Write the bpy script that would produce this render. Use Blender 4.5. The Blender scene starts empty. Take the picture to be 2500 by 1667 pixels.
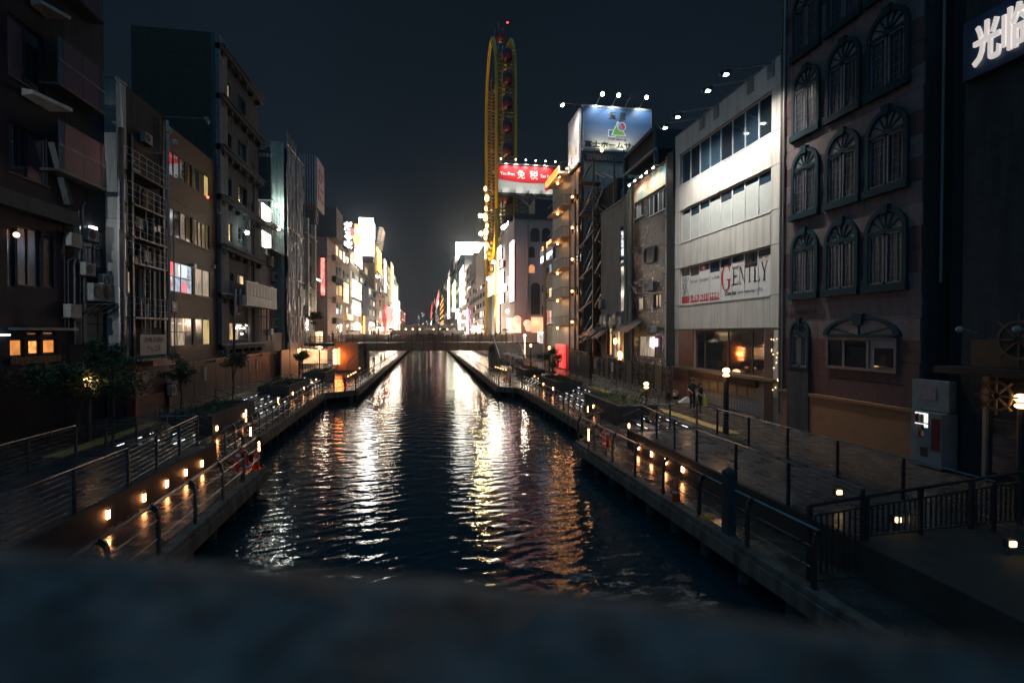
import bpy, bmesh, math, random
import numpy as np
from mathutils import Vector, Matrix
random.seed(7); rnd = random.Random(11)
D = bpy.data
SC = bpy.context.scene
COL = SC.collection
R = math.radians
# ------------------------------------------------------------------ camera
CAM = Vector((0.0, 0.0, 5.95)); YAW = R(9.31); PIT = R(-0.94); FL = 1250.0
cam = D.cameras.new('camera'); cam.lens = 18; cam.sensor_width = 36
cam.clip_start = 0.02; cam.clip_end = 3000
cam.dof.use_dof = True; cam.dof.focus_distance = 32; cam.dof.aperture_fstop = 1.3
camo = D.objects.new('camera', cam); COL.objects.link(camo)
camo.location = CAM; camo.rotation_euler = (R(90) + PIT, 0, -YAW); SC.camera = camo
# ------------------------------------------------------------------ world: night sky over the city
W = D.worlds.new('World'); SC.world = W; W.use_nodes = True
nt = W.node_tree; N = nt.nodes; N.clear(); L = nt.links
wo = N.new('ShaderNodeOutputWorld'); bg = N.new('ShaderNodeBackground')
tc = N.new('ShaderNodeTexCoord'); sx = N.new('ShaderNodeSeparateXYZ'); cr = N.new('ShaderNodeValToRGB')
L.new(tc.outputs['Generated'], sx.inputs[0]); L.new(sx.outputs['Z'], cr.inputs[0])
e = cr.color_ramp.elements
e[0].position = 0.0; e[0].color = (0.0120, 0.0180, 0.0270, 1)
e[1].position = 0.55; e[1].color = (0.0048, 0.0088, 0.0142, 1)
m_ = e.new(0.16); m_.color = (0.0085, 0.0146, 0.0215, 1)
no = N.new('ShaderNodeTexNoise'); no.inputs['Scale'].default_value = 2.2; no.inputs['Detail'].default_value = 5
L.new(tc.outputs['Generated'], no.inputs['Vector'])
mr = N.new('ShaderNodeMapRange'); mr.inputs[1].default_value = .35; mr.inputs[2].default_value = .75
mr.inputs[3].default_value = .84; mr.inputs[4].default_value = 1.2
L.new(no.outputs['Fac'], mr.inputs[0])
L.new(cr.outputs[0], bg.inputs[0]); L.new(mr.outputs[0], bg.inputs[1]); L.new(bg.outputs[0], wo.inputs[0])
# faint glow of the night sky (overcast city sky) as one very soft, very weak sun
sl = D.lights.new('night_sky_glow', 'SUN'); sl.energy = 0.62; sl.angle = R(130); sl.color = (.20, .60, 1.0)
so = D.objects.new('night_sky_glow', sl); COL.objects.link(so); so.rotation_euler = (R(26), 0, R(-8))
SC.view_settings.view_transform = 'Standard'; SC.view_settings.look = 'None'
SC.view_settings.exposure = 0; SC.view_settings.gamma = 1
SC.cycles.use_denoising = True; SC.cycles.max_bounces = 6; SC.cycles.diffuse_bounces = 2
SC.cycles.glossy_bounces = 3; SC.cycles.transmission_bounces = 2; SC.cycles.volume_bounces = 0
SC.cycles.sample_clamp_indirect = 4; SC.cycles.sample_clamp_direct = 0
SC.cycles.caustics_reflective = False; SC.cycles.caustics_refractive = False
SC.cycles.use_light_tree = True

# ------------------------------------------------------------------ levels (metres)
ZL = 0.85; ZU = 1.6            # lower deck, upper promenade; the water lies at 0
XR = 16.5; XL = -16.5          # facade lines
MC = camo.matrix_world.copy()
ROT = Matrix.Rotation(-YAW, 3, 'Z') @ Matrix.Rotation(R(90) + PIT, 3, 'X')
def ray(u, v): return (ROT @ Vector(((u - 1250) / FL, (833.5 - v) / FL, -1)))
def gnd(u, v, z):
    d = ray(u, v); t = (z - CAM.z) / d.z; return CAM + d * t
UP = Vector((0, 0, 1))
class Fr:
    """a facade plane: s runs in reading direction, z up, d out of the wall"""
    def __init__(f, o, n):
        f.o = Vector(o); f.N = Vector(n).normalized(); f.S = UP.cross(f.N).normalized()
    def p(f, s, z, d=0): return f.o + f.S * s + UP * z + f.N * d
    def uv(f, u, v):
        r = ray(u, v); t = (f.o - CAM).dot(f.N) / r.dot(f.N); q = CAM + r * t - f.o
        return q.dot(f.S), q.z
    def box(f, u0, v0, u1, v1):
        """pixel rectangle (top and bottom read at the mean column) -> s0, s1, z0, z1"""
        a = f.uv(u0, 813)[0]; b = f.uv(u1, 813)[0]; um = (u0 + u1) / 2
        return min(a, b), max(a, b), f.uv(um, v1)[1], f.uv(um, v0)[1]
FR = Fr((XR, 0, 0), (-1, 0, 0)); FL_ = Fr((XL, 0, 0), (1, 0, 0))
def front(y): return Fr((0, y, 0), (0, -1, 0))
# ------------------------------------------------------------------ materials
MATS = {}
def mat(name, col, rough=.7, metal=0, var=.25, scale=3, bump=0, bscale=40, spec=.5, wear=0, stretch=None, pattern=None, coat=0):
    if name in MATS: return MATS[name]
    m = D.materials.new(name); m.use_nodes = True; t = m.node_tree; n = t.nodes; l = t.links
    b = n['Principled BSDF']; b.inputs['Roughness'].default_value = rough; b.inputs['Metallic'].default_value = metal
    b.inputs['Specular IOR Level'].default_value = spec
    if coat: b.inputs['Coat Weight'].default_value = coat; b.inputs['Coat Roughness'].default_value = .08
    tcn = n.new('ShaderNodeNewGeometry'); vec = tcn.outputs['Position']
    if stretch:
        mp = n.new('ShaderNodeMapping'); mp.inputs['Scale'].default_value = stretch
        l.new(vec, mp.inputs[0]); vec2 = mp.outputs[0]
    else: vec2 = vec
    nz = n.new('ShaderNodeTexNoise'); nz.inputs['Scale'].default_value = scale; nz.inputs['Detail'].default_value = 6
    nz.inputs['Roughness'].default_value = .62; l.new(vec2, nz.inputs['Vector'])
    mrn = n.new('ShaderNodeMapRange'); mrn.inputs[1].default_value = .3; mrn.inputs[2].default_value = .7
    mrn.inputs[3].default_value = 1 - var; mrn.inputs[4].default_value = 1 + var; l.new(nz.outputs['Fac'], mrn.inputs[0])
    vm = n.new('ShaderNodeVectorMath'); vm.operation = 'SCALE'; l.new(mrn.outputs[0], vm.inputs['Scale'])
    base = None
    if pattern:
        kind, a, c2, mort = pattern      # kind 'brick', (w,h), second colour, mortar size
        bt = n.new('ShaderNodeTexBrick'); bt.inputs['Scale'].default_value = 1
        bt.inputs['Brick Width'].default_value = a[0]; bt.inputs['Row Height'].default_value = a[1]
        bt.inputs['Mortar Size'].default_value = mort; bt.inputs['Color1'].default_value = (*col, 1)
        bt.inputs['Color2'].default_value = (*c2, 1); bt.inputs['Mortar'].default_value = (*[x * .35 for x in col], 1)
        sep = n.new('ShaderNodeSeparateXYZ'); l.new(vec, sep.inputs[0]); cmb = n.new('ShaderNodeCombineXYZ')
        if kind == 'wallx': l.new(sep.outputs['Y'], cmb.inputs[0]); l.new(sep.outputs['Z'], cmb.inputs[1])
        elif kind == 'wally': l.new(sep.outputs['X'], cmb.inputs[0]); l.new(sep.outputs['Z'], cmb.inputs[1])
        else: l.new(sep.outputs['X'], cmb.inputs[0]); l.new(sep.outputs['Y'], cmb.inputs[1])
        if kind == 'tilex': l.new(sep.outputs['Y'], cmb.inputs[0]); l.new(sep.outputs['Z'], cmb.inputs[1]); bt.offset = 0
        l.new(cmb.outputs[0], bt.inputs['Vector']); l.new(bt.outputs['Color'], vm.inputs[0])
        bp = n.new('ShaderNodeBump'); bp.inputs['Strength'].default_value = .6; bp.inputs['Distance'].default_value = .01; bp.invert = True
        l.new(bt.outputs['Fac'], bp.inputs['Height']); l.new(bp.outputs[0], b.inputs['Normal']); base = bp
    else: vm.inputs[0].default_value = col
    l.new(vm.outputs[0], b.inputs['Base Color'])
    if wear:   # rain streaks and grime, running down
        mp = n.new('ShaderNodeMapping'); mp.inputs['Scale'].default_value = (2.2, 2.2, .16); l.new(vec, mp.inputs[0])
        n2 = n.new('ShaderNodeTexNoise'); n2.inputs['Scale'].default_value = 1.6; n2.inputs['Detail'].default_value = 5
        l.new(mp.outputs[0], n2.inputs['Vector']); r2 = n.new('ShaderNodeMapRange')
        r2.inputs[1].default_value = .42; r2.inputs[2].default_value = .68; r2.inputs[3].default_value = 1; r2.inputs[4].default_value = 1 - wear
        l.new(n2.outputs['Fac'], r2.inputs[0]); v2 = n.new('ShaderNodeVectorMath'); v2.operation = 'SCALE'
        l.new(vm.outputs[0], v2.inputs[0]); l.new(r2.outputs[0], v2.inputs['Scale']); l.new(v2.outputs[0], b.inputs['Base Color'])
    rr = n.new('ShaderNodeMapRange'); rr.inputs[1].default_value = .3; rr.inputs[2].default_value = .7
    rr.inputs[3].default_value = max(.02, rough - .12); rr.inputs[4].default_value = min(1, rough + .15)
    l.new(nz.outputs['Fac'], rr.inputs[0]); l.new(rr.outputs[0], b.inputs['Roughness'])
    if bump:
        nb = n.new('ShaderNodeTexNoise'); nb.inputs['Scale'].default_value = bscale; nb.inputs['Detail'].default_value = 4
        l.new(vec2, nb.inputs['Vector']); bb = n.new('ShaderNodeBump'); bb.inputs['Strength'].default_value = bump
        bb.inputs['Distance'].default_value = .02; l.new(nb.outputs['Fac'], bb.inputs['Height'])
        if base: l.new(base.outputs[0], bb.inputs['Normal'])
        l.new(bb.outputs[0], b.inputs['Normal'])
    MATS[name] = m; return m
def glow(name, col, strength, var=0, scale=6, base=(.6, .6, .6), stretch=None):
    if name in MATS: return MATS[name]
    m = D.materials.new(name); m.use_nodes = True; t = m.node_tree; n = t.nodes; l = t.links
    b = n['Principled BSDF']; b.inputs['Base Color'].default_value = (*base, 1); b.inputs['Roughness'].default_value = .4
    b.inputs['Emission Color'].default_value = (*col, 1); b.inputs['Emission Strength'].default_value = strength
    if var:
        g = n.new('ShaderNodeNewGeometry'); v = g.outputs['Position']
        if stretch:
            mp = n.new('ShaderNodeMapping'); mp.inputs['Scale'].default_value = stretch; l.new(v, mp.inputs[0]); v = mp.outputs[0]
        nz = n.new('ShaderNodeTexNoise'); nz.inputs['Scale'].default_value = scale; nz.inputs['Detail'].default_value = 3
        l.new(v, nz.inputs['Vector']); r = n.new('ShaderNodeMapRange'); r.inputs[1].default_value = .35; r.inputs[2].default_value = .65
        r.inputs[3].default_value = strength * (1 - var); r.inputs[4].default_value = strength * (1 + var)
        l.new(nz.outputs['Fac'], r.inputs[0]); l.new(r.outputs[0], b.inputs['Emission Strength'])
    MATS[name] = m; return m
white_wall = mat('white_panel', (.62, .60, .55), .5, wear=.26, var=.08, scale=.8, bump=.15, bscale=6)
grey_conc = mat('grey_concrete', (.095, .105, .11), .8, wear=.45, bump=.4, spec=.12)
pale_conc = mat('pale_concrete', (.42, .40, .36), .8, wear=.3, bump=.3, var=.15, spec=.12)
dark_conc = mat('dark_concrete', (.07, .075, .08), .7, wear=.3, bump=.3, spec=.12)
beige_wall = mat('beige_render', (.45, .37, .30), .85, wear=.2, bump=.2, var=.1, scale=1, spec=.12)
brown_tile = mat('brown_tile', (.125, .066, .044), .5, pattern=('wallx', (.23, .07), (.085, .048, .034), .006), bump=.1, spec=.2)
pink_stone = mat('pink_stone', (.20, .155, .155), .75, var=.14, scale=5, bump=.2, wear=.18, spec=.12)
red_stone = mat('red_stone', (.125, .075, .07), .75, var=.16, scale=5, bump=.2, spec=.12)
ochre_stone = mat('ochre_stone', (.30, .16, .09), .7, var=.1, scale=2, bump=.2, spec=.12)
teal_trim = mat('teal_trim', (.013, .042, .052), .5, var=.2, scale=6, spec=.12)
teal_dark = mat('teal_dark_metal', (.05, .09, .10), .5, metal=.2)
tile_dark = mat('black_mosaic_tile', (.022, .026, .036), .16, pattern=('wallx', (.11, .06), (.075, .085, .11), .01), bump=1.2, bscale=16, spec=.9)
tile_grey = mat('grey_mosaic_tile', (.17, .15, .12), .3, pattern=('wallx', (.11, .055), (.28, .25, .2), .01), bump=.5, bscale=18)
brick_dark = mat('dark_brick', (.06, .065, .07), .6, pattern=('wallx', (.22, .075), (.035, .04, .045), .012), bump=.4, spec=.12)
brick_front = mat('dark_brick_front', (.06, .065, .07), .6, pattern=('wally', (.22, .075), (.035, .04, .045), .012), bump=.4, spec=.12)
metal = mat('galvanised_metal', (.30, .31, .32), .38, metal=.8, var=.2)
steel = mat('stainless_steel', (.20, .20, .20), .34, metal=.9, var=.2)
dark_metal = mat('dark_metal', (.045, .047, .05), .42, metal=.5)
black = mat('black_paint', (.015, .016, .018), .5)
brown_metal = mat('brown_metal', (.13, .085, .055), .5, metal=.3)
white_paint = mat('white_paint', (.72, .71, .68), .45, var=.06)
alu = mat('aluminium_frame', (.30, .30, .29), .45, metal=.6, var=.1)
ac_grey = mat('air_conditioner_shell', (.34, .34, .32), .6, wear=.2)
red_paint = mat('red_paint', (.35, .02, .025), .45, var=.2)
red_dark = mat('dark_red_panel', (.12, .012, .016), .4, var=.2)
red_ring = mat('red_ring', (.75, .03, .03), .35, var=.1)
orange_cone = mat('orange_plastic', (.9, .10, .02), .4, var=.1)
yellow_paint = mat('yellow_paint', (.62, .38, .02), .4, var=.2)
yellow_tact = mat('yellow_tactile_paving', (.52, .36, .12), .35, var=.2, bump=.4, bscale=30)
cream = mat('cream_cloth', (.42, .34, .24), .8, stretch=(6, 6, .5), var=.35)
blind = mat('pale_blind', (.50, .53, .50), .6, var=.1, scale=1.2)
curtain = mat('curtain', (.30, .29, .25), .8, var=.3, stretch=(9, 9, .6))
wood = mat('dark_brown_boards', (.24, .17, .12), .5, var=.3, stretch=(1, 1, 8), spec=.12)
wet_pave = mat('wet_paving', (.065, .06, .055), .24, var=.35, scale=1.4, bump=.10, bscale=9, spec=.5)
wet_slab = mat('wet_paving_slab', (.075, .06, .05), .22, var=.3, scale=2.0, bump=.10, bscale=10, spec=.5)
wet_dark = mat('wet_dark_stone', (.045, .05, .055), .30, var=.35, scale=1.2, bump=.10, bscale=8, spec=.45)
quay = mat('quay_concrete', (.17, .15, .125), .7, wear=.55, bump=.5, spec=.12)
bed = mat('canal_bed', (.02, .03, .03), .9)
granite = mat('granite', (.092, .095, .095), .75, var=.98, scale=24, bump=.8, bscale=60, spec=.15)
leaf_m = mat('green_leaf', (.055, .11, .04), .55, var=.5, scale=3)
leaf_d = mat('dark_leaf', (.04, .075, .03), .55, var=.5, scale=3)
bark = mat('bark', (.09, .065, .045), .85, bump=.6, spec=.12)
skin = mat('skin', (.50, .30, .21), .5, var=.05)
hairm = mat('dark_hair', (.018, .013, .011), .45)
cloth_b = mat('black_cloth', (.022, .022, .028), .8, var=.3)
cloth_w = mat('white_cloth', (.62, .58, .52), .8, var=.1)
cloth_y = mat('yellow_cloth', (.55, .58, .08), .7, var=.1)
def glassm(name, col, rough=.04, metal=.0, spec=1.0):
    if name in MATS: return MATS[name]
    m = D.materials.new(name); m.use_nodes = True; n = m.node_tree.nodes; l = m.node_tree.links; b = n['Principled BSDF']
    b.inputs['Base Color'].default_value = (*col, 1); b.inputs['Roughness'].default_value = rough
    b.inputs['Metallic'].default_value = metal; b.inputs['IOR'].default_value = 1.9; b.inputs['Specular IOR Level'].default_value = spec
    g = n.new('ShaderNodeNewGeometry'); z = n.new('ShaderNodeTexNoise'); z.inputs['Scale'].default_value = .7; z.inputs['Detail'].default_value = 1
    l.new(g.outputs['Position'], z.inputs['Vector']); bp = n.new('ShaderNodeBump'); bp.inputs['Strength'].default_value = .05; bp.inputs['Distance'].default_value = .05
    l.new(z.outputs['Fac'], bp.inputs['Height']); l.new(bp.outputs[0], b.inputs['Normal'])
    MATS[name] = m; return m
glass_d = glassm('dark_window_glass', (.016, .024, .032))
glass_b = glassm('blue_window_glass', (.028, .055, .085))
glass_t = glassm('teal_balcony_glass', (.05, .085, .12), .15)
glass_p = glassm('plum_balcony_glass', (.12, .06, .085), .2)
glass_g = glassm('curtained_window_glass', (.12, .14, .14), .1)
glass_m = glassm('mirror_window_glass', (.10, .115, .13), .03, metal=.5)
lit_w = glow('lit_white', (1, .88, .70), .9, .7, 1.6, stretch=(3, 3, .9))
lit_warm = glow('lit_warm_window', (1, .62, .28), 1.0, .75, 1.4, stretch=(4, 4, .7))
lit_dim = glow('lit_dim_window', (1, .74, .46), .27, .9, 1.5, stretch=(4, 4, .8))
lit_or = glow('lit_orange_window', (1, .34, .06), .75, .35, 3)
lit_yel = glow('lit_yellow_window', (1, .72, .20), .45, .8, 1.6, stretch=(4, 4, .6))
lit_blue = glow('lit_bluish_window', (.62, .8, 1), .45, .7, 3)
sign_w = glow('white_sign_light', (1, .91, .76), 3, .65, .55)
sign_w2 = glow('white_sign_panel', (1, .88, .70), 1.7, .55, 1.2)
sign_warm = glow('warm_sign_panel', (1, .62, .32), 1.3, .45, 1.5)
sign_yel = glow('yellow_sign_panel', (1, .62, .10), 1.6, .35, 1.2)
sign_or = glow('orange_sign_panel', (1, .38, .07), 2.4, .3, 1.2)
sign_red = glow('red_sign_panel', (1, .05, .05), 1.6, .3, 1.4)
sign_blue = glow('blue_sign_panel', (.25, .45, 1), 3.5)
sign_grn = glow('green_sign_panel', (.7, 1, .45), 3, .3, 1)
neon_w = glow('white_neon', (.93, .97, 1), 5)
neon_c = glow('white_letter_light', (.95, .84, .78), .62)
lamp_warm = glow('warm_lamp', (1, .48, .17), 7)
lamp_orange = glow('orange_lamp', (1, .37, .13), 34)
lamp_white = glow('white_lamp', (.88, .95, 1), 16)
lamp_gold = glow('gold_lamp', (1, .62, .24), 6)
led = glow('white_led_strip', (.85, .93, 1), 2.6)
fire = glow('fiery_lamp', (1, .22, .05), 9, .5, 8)
# ------------------------------------------------------------------ mesh builders
class MB:
    def __init__(s): s.v = []; s.f = []; s.mi = []
    def quad(s, a, b, c, d, m=0):
        i = len(s.v); s.v += [a, b, c, d]; s.f.append((i, i + 1, i + 2, i + 3)); s.mi.append(m)
    def hexa(s, p, m=0):   # p: 8 corners, bottom 4 then top 4 (ccw seen from above)
        i = len(s.v); s.v += p
        for q in ((3, 2, 1, 0), (4, 5, 6, 7), (0, 1, 5, 4), (1, 2, 6, 5), (2, 3, 7, 6), (3, 0, 4, 7)):
            s.f.append(tuple(i + k for k in q)); s.mi.append(m)
        return s
    def fb(s, F, s0, s1, z0, z1, d0, d1, m=0):   # box on a facade frame
        P = F.p
        return s.hexa([P(s0, z0, d1), P(s1, z0, d1), P(s1, z0, d0), P(s0, z0, d0), P(s0, z1, d1), P(s1, z1, d1), P(s1, z1, d0), P(s0, z1, d0)], m)
    def box(s, x0, x1, y0, y1, z0, z1, m=0):
        V = Vector
        return s.hexa([V((x0, y0, z0)), V((x1, y0, z0)), V((x1, y1, z0)), V((x0, y1, z0)), V((x0, y0, z1)), V((x1, y0, z1)), V((x1, y1, z1)), V((x0, y1, z1))], m)
    def bar(s, a, b, w, h=None, m=0):     # square bar between points
        a = Vector(a); b = Vector(b); h = h or w; d = (b - a).normalized()
        x = d.cross(UP) if abs(d.z) < .95 else d.cross(Vector((0, 1, 0))); x.normalize(); y = x.cross(d)
        x *= w / 2; y *= h / 2
        return s.hexa([a - x - y, a + x - y, b + x - y, b - x - y, a - x + y, a + x + y, b + x + y, b - x + y], m)
    def tube(s, pts, r, n=8, m=0, cap=True):
        pts = [Vector(p) for p in pts]; k0 = len(s.v); rs = r if isinstance(r, (list, tuple)) else [r] * len(pts)
        ref = None
        for i, p in enumerate(pts):
            d = (pts[min(i + 1, len(pts) - 1)] - pts[max(i - 1, 0)]).normalized()
            x = d.cross(UP) if abs(d.z) < .9 else d.cross(Vector((0, 1, 0)))
            if ref is not None:
                x = ref - d * ref.dot(d)
            x.normalize(); ref = x; y = d.cross(x)
            for k in range(n):
                a = 2 * math.pi * k / n; s.v.append(p + (x * math.cos(a) + y * math.sin(a)) * rs[i])
        for i in range(len(pts) - 1):
            for k in range(n):
                a = k0 + i * n + k; b = k0 + i * n + (k + 1) % n
                s.f.append((a, b, b + n, a + n)); s.mi.append(m)
        if cap:
            s.f.append(tuple(k0 + k for k in reversed(range(n)))); s.mi.append(m)
            e_ = k0 + (len(pts) - 1) * n; s.f.append(tuple(e_ + k for k in range(n))); s.mi.append(m)
        return s
    def sphere(s, c, r, n=10, k=6, m=0, sc=(1, 1, 1)):
        c = Vector(c); k0 = len(s.v)
        for i in range(k + 1):
            th = math.pi * i / k
            for j in range(n):
                ph = 2 * math.pi * j / n
                s.v.append(c + Vector((math.sin(th) * math.cos(ph) * sc[0], math.sin(th) * math.sin(ph) * sc[1], math.cos(th) * sc[2])) * r)
        for i in range(k):
            for j in range(n):
                a = k0 + i * n + j; b = k0 + i * n + (j + 1) % n
                s.f.append((a, a + n, b + n, b)); s.mi.append(m)
        return s
    def prism(s, F, pts, d0, d1, m=0):    # polygon (s,z) extruded on a facade frame
        k0 = len(s.v); n = len(pts)
        s.v += [F.p(a, b, d0) for a, b in pts] + [F.p(a, b, d1) for a, b in pts]
        s.f.append(tuple(k0 + n + k for k in range(n))); s.mi.append(m)
        s.f.append(tuple(k0 + k for k in reversed(range(n)))); s.mi.append(m)
        for k in range(n):
            j = (k + 1) % n; s.f.append((k0 + k, k0 + j, k0 + n + j, k0 + n + k)); s.mi.append(m)
        return s
    def strip(s, F, inner, outer, d0, d1, m=0):   # band between two polylines, extruded
        for i in range(len(inner) - 1):
            s.prism(F, [inner[i], inner[i + 1], outer[i + 1], outer[i]], d0, d1, m)
        return s
    def mesh(s, name, mats, smooth=False, off=None):
        me = D.meshes.new(name); vs = s.v if off is None else [v - off for v in s.v]
        me.from_pydata([tuple(v) for v in vs], [], s.f)
        mats = mats if isinstance(mats, (list, tuple)) else [mats]
        for m in mats: me.materials.append(m)
        if len(mats) > 1: me.polygons.foreach_set('material_index', s.mi)
        if smooth: me.polygons.foreach_set('use_smooth', [True] * len(s.f))
        me.update(); return me
def link(name, me, parent=None, loc=None):
    o = D.objects.new(name, me); COL.objects.link(o)
    if loc is not None: o.location = loc
    if parent is not None: adopt(o, parent)
    return o
RL = {}     # world location of roots and parts (all unrotated)
def wl(o):
    p = Vector(o.location)
    return p if o.parent is None else p
def adopt(o, parent):
    o.parent = parent; o.matrix_parent_inverse = Matrix.Translation(-worldpos(parent))
def worldpos(o):
    return Vector(RL.get(o.name, o.location))
def base_of(mb):
    xs = [v.x for v in mb.v]; ys = [v.y for v in mb.v]; zs = [v.z for v in mb.v]
    return Vector(((min(xs) + max(xs)) / 2, (min(ys) + max(ys)) / 2, min(zs)))
def build(name, mb, mats, parent=None, smooth=False, kind=None, label=None):
    off = base_of(mb); o = link(name, mb.mesh(name, mats, smooth, off), None, off)
    RL[o.name] = off.copy()
    if parent is not None: adopt(o, parent)
    if kind: o['kind'] = kind
    if label: o['label'] = label
    return o
def tag(o, label, cat, group=None):
    o['label'] = label; o['category'] = cat
    if group: o['group'] = group
    return o
def thing(name, label, cat, loc, group=None):
    o = D.objects.new(name, None); COL.objects.link(o); o.location = loc; o.empty_display_size = .2
    RL[o.name] = Vector(loc); return tag(o, label, cat, group)
def inst(name, me, parent, loc, rotz=0):
    """another piece sharing mesh data; loc in world coordinates"""
    o = D.objects.new(name, me); COL.objects.link(o); o.location = loc; o.rotation_euler = (0, 0, rotz)
    RL[o.name] = Vector(loc)
    if parent is not None: adopt(o, parent)
    return o
def struct(name, mb, mats, smooth=False): return build(name, mb, mats, None, smooth, 'structure')
# ------------------------------------------------------------------ lettering
TXT = {}
def text(body, F, s0, s1, z0, z1, m, parent, d=.01, ext=.01, bold=0.0, name='lettering', shear=0, label=None):
    key = (body, round(bold, 4), shear)
    if key not in TXT:
        cu = D.curves.new('t', 'FONT'); cu.body = body; cu.size = 1; cu.offset = bold; cu.resolution_u = 3; cu.shear = shear
        to = D.objects.new('t', cu); COL.objects.link(to); bpy.context.view_layer.update()
        me = D.meshes.new_from_object(to.evaluated_get(bpy.context.evaluated_depsgraph_get()))
        D.objects.remove(to); co = [v.co.copy() for v in me.vertices]; fs = [tuple(p.vertices) for p in me.polygons]
        D.meshes.remove(me); TXT[key] = (co, fs)
    co, fs = TXT[key]
    if not co: return None
    x0 = min(c.x for c in co); x1 = max(c.x for c in co); y0 = min(c.y for c in co); y1 = max(c.y for c in co)
    mb = MB(); n = len(co)
    f = lambda c, dd: F.p(s0 + (c.x - x0) / (x1 - x0) * (s1 - s0), z0 + (c.y - y0) / max(1e-6, y1 - y0) * (z1 - z0), dd)
    mb.v = [f(c, d + ext) for c in co] + [f(c, d) for c in co]
    mb.f = list(fs); ed = {}
    for q in fs:
        for a, b in zip(q, q[1:] + q[:1]): ed[(a, b)] = 1
    for (a, b) in ed:
        if (b, a) not in ed: mb.f.append((b, a, a + n, b + n))
    mb.mi = [0] * len(mb.f)
    return build(name, mb, m, parent, label=label)
# ================================================================== canal, decks, water
V = Vector
def wavegrid():
    ys = [1.5]; 
    while ys[-1] < 420: ys.append(ys[-1] + max(.085, ys[-1] * (.0042 if ys[-1] < 120 else .009)))
    ys = np.array(ys); xs = np.linspace(-10, 10, 180)
    X, Y = np.meshgrid(xs, ys); Z = np.zeros_like(X); rs = np.random.RandomState(3)
    dy = np.gradient(ys)[:, None]
    for i in range(76):
        lam = .25 * (1.021 ** i) * rs.uniform(.85, 1.15)
        a = rs.normal(0, .55) + math.pi / 2; k = 2 * math.pi / lam
        amp = lam * (.0021 if lam < .7 else .0015) * (1 if lam < 1.3 else .75)
        damp = np.clip((lam / (dy * 2.4)) - .5, 0, 1)
        Z += amp * damp * np.sin(k * (X * math.cos(a) + Y * math.sin(a)) + rs.uniform(0, 6.28) + .8 * np.sin(X * .35 + Y * .21 + i))
    Z *= .75 + .45 * np.sin(X * .33 + 1.3 * np.sin(Y * .11)) * np.sin(Y * .17 + X * .1)
    ny, nx = X.shape; vs = np.stack([X, Y, Z], -1).reshape(-1, 3)
    idx = np.arange(ny * nx).reshape(ny, nx)
    q = np.stack([idx[:-1, :-1], idx[:-1, 1:], idx[1:, 1:], idx[1:, :-1]], -1).reshape(-1, 4)
    me = D.meshes.new('water'); me.vertices.add(len(vs)); me.vertices.foreach_set('co', vs.ravel())
    me.loops.add(q.size); me.loops.foreach_set('vertex_index', q.ravel()); me.polygons.add(len(q))
    me.polygons.foreach_set('loop_start', np.arange(len(q)) * 4); me.polygons.foreach_set('loop_total', np.full(len(q), 4))
    me.polygons.foreach_set('use_smooth', np.ones(len(q), bool)); me.update(calc_edges=True)
    m = D.materials.new('canal_water'); m.use_nodes = True; n = m.node_tree.nodes; l = m.node_tree.links; b = n['Principled BSDF']
    b.inputs['Base Color'].default_value = (.008, .032, .040, 1); b.inputs['Roughness'].default_value = .035
    b.inputs['IOR'].default_value = 1.36
    g = n.new('ShaderNodeNewGeometry'); bp = None
    for sc, dist, st in ((2.0, .032, (.4, 1, 1)), (4.5, .018, (.7, 1, 1)), (11, .007, (.8, 1, 1))):
        mp = n.new('ShaderNodeMapping'); mp.inputs['Scale'].default_value = st; l.new(g.outputs['Position'], mp.inputs[0])
        z = n.new('ShaderNodeTexNoise'); z.inputs['Scale'].default_value = sc; z.inputs['Detail'].default_value = 2
        l.new(mp.outputs[0], z.inputs['Vector']); q_ = n.new('ShaderNodeBump'); q_.inputs['Strength'].default_value = .55
        q_.inputs['Distance'].default_value = dist; l.new(z.outputs['Fac'], q_.inputs['Height'])
        if bp: l.new(bp.outputs[0], q_.inputs['Normal'])
        bp = q_
    l.new(bp.outputs[0], b.inputs['Normal']); me.materials.append(m)
    o = link('water', me); o['kind'] = 'structure'
wavegrid()
m = MB(); m.quad(V((-14, -12, -1.2)), V((14, -12, -1.2)), V((14, 900, -1.2)), V((-14, 900, -1.2))); struct('canal_bed', m, bed)
# ground sheets beyond the quays, out to the horizon
for sx_ in (1, -1):
    m = MB(); a, b = sorted((sx_ * 13.0, sx_ * 1500)); m.box(a, b, -30, 1500, .9, ZU - .004)
    struct('ground', m, dark_conc)
m = MB(); m.box(-1500, 1500, 430, 1500, -1.1, 1.3); struct('far_ground', m, dark_conc)
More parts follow.
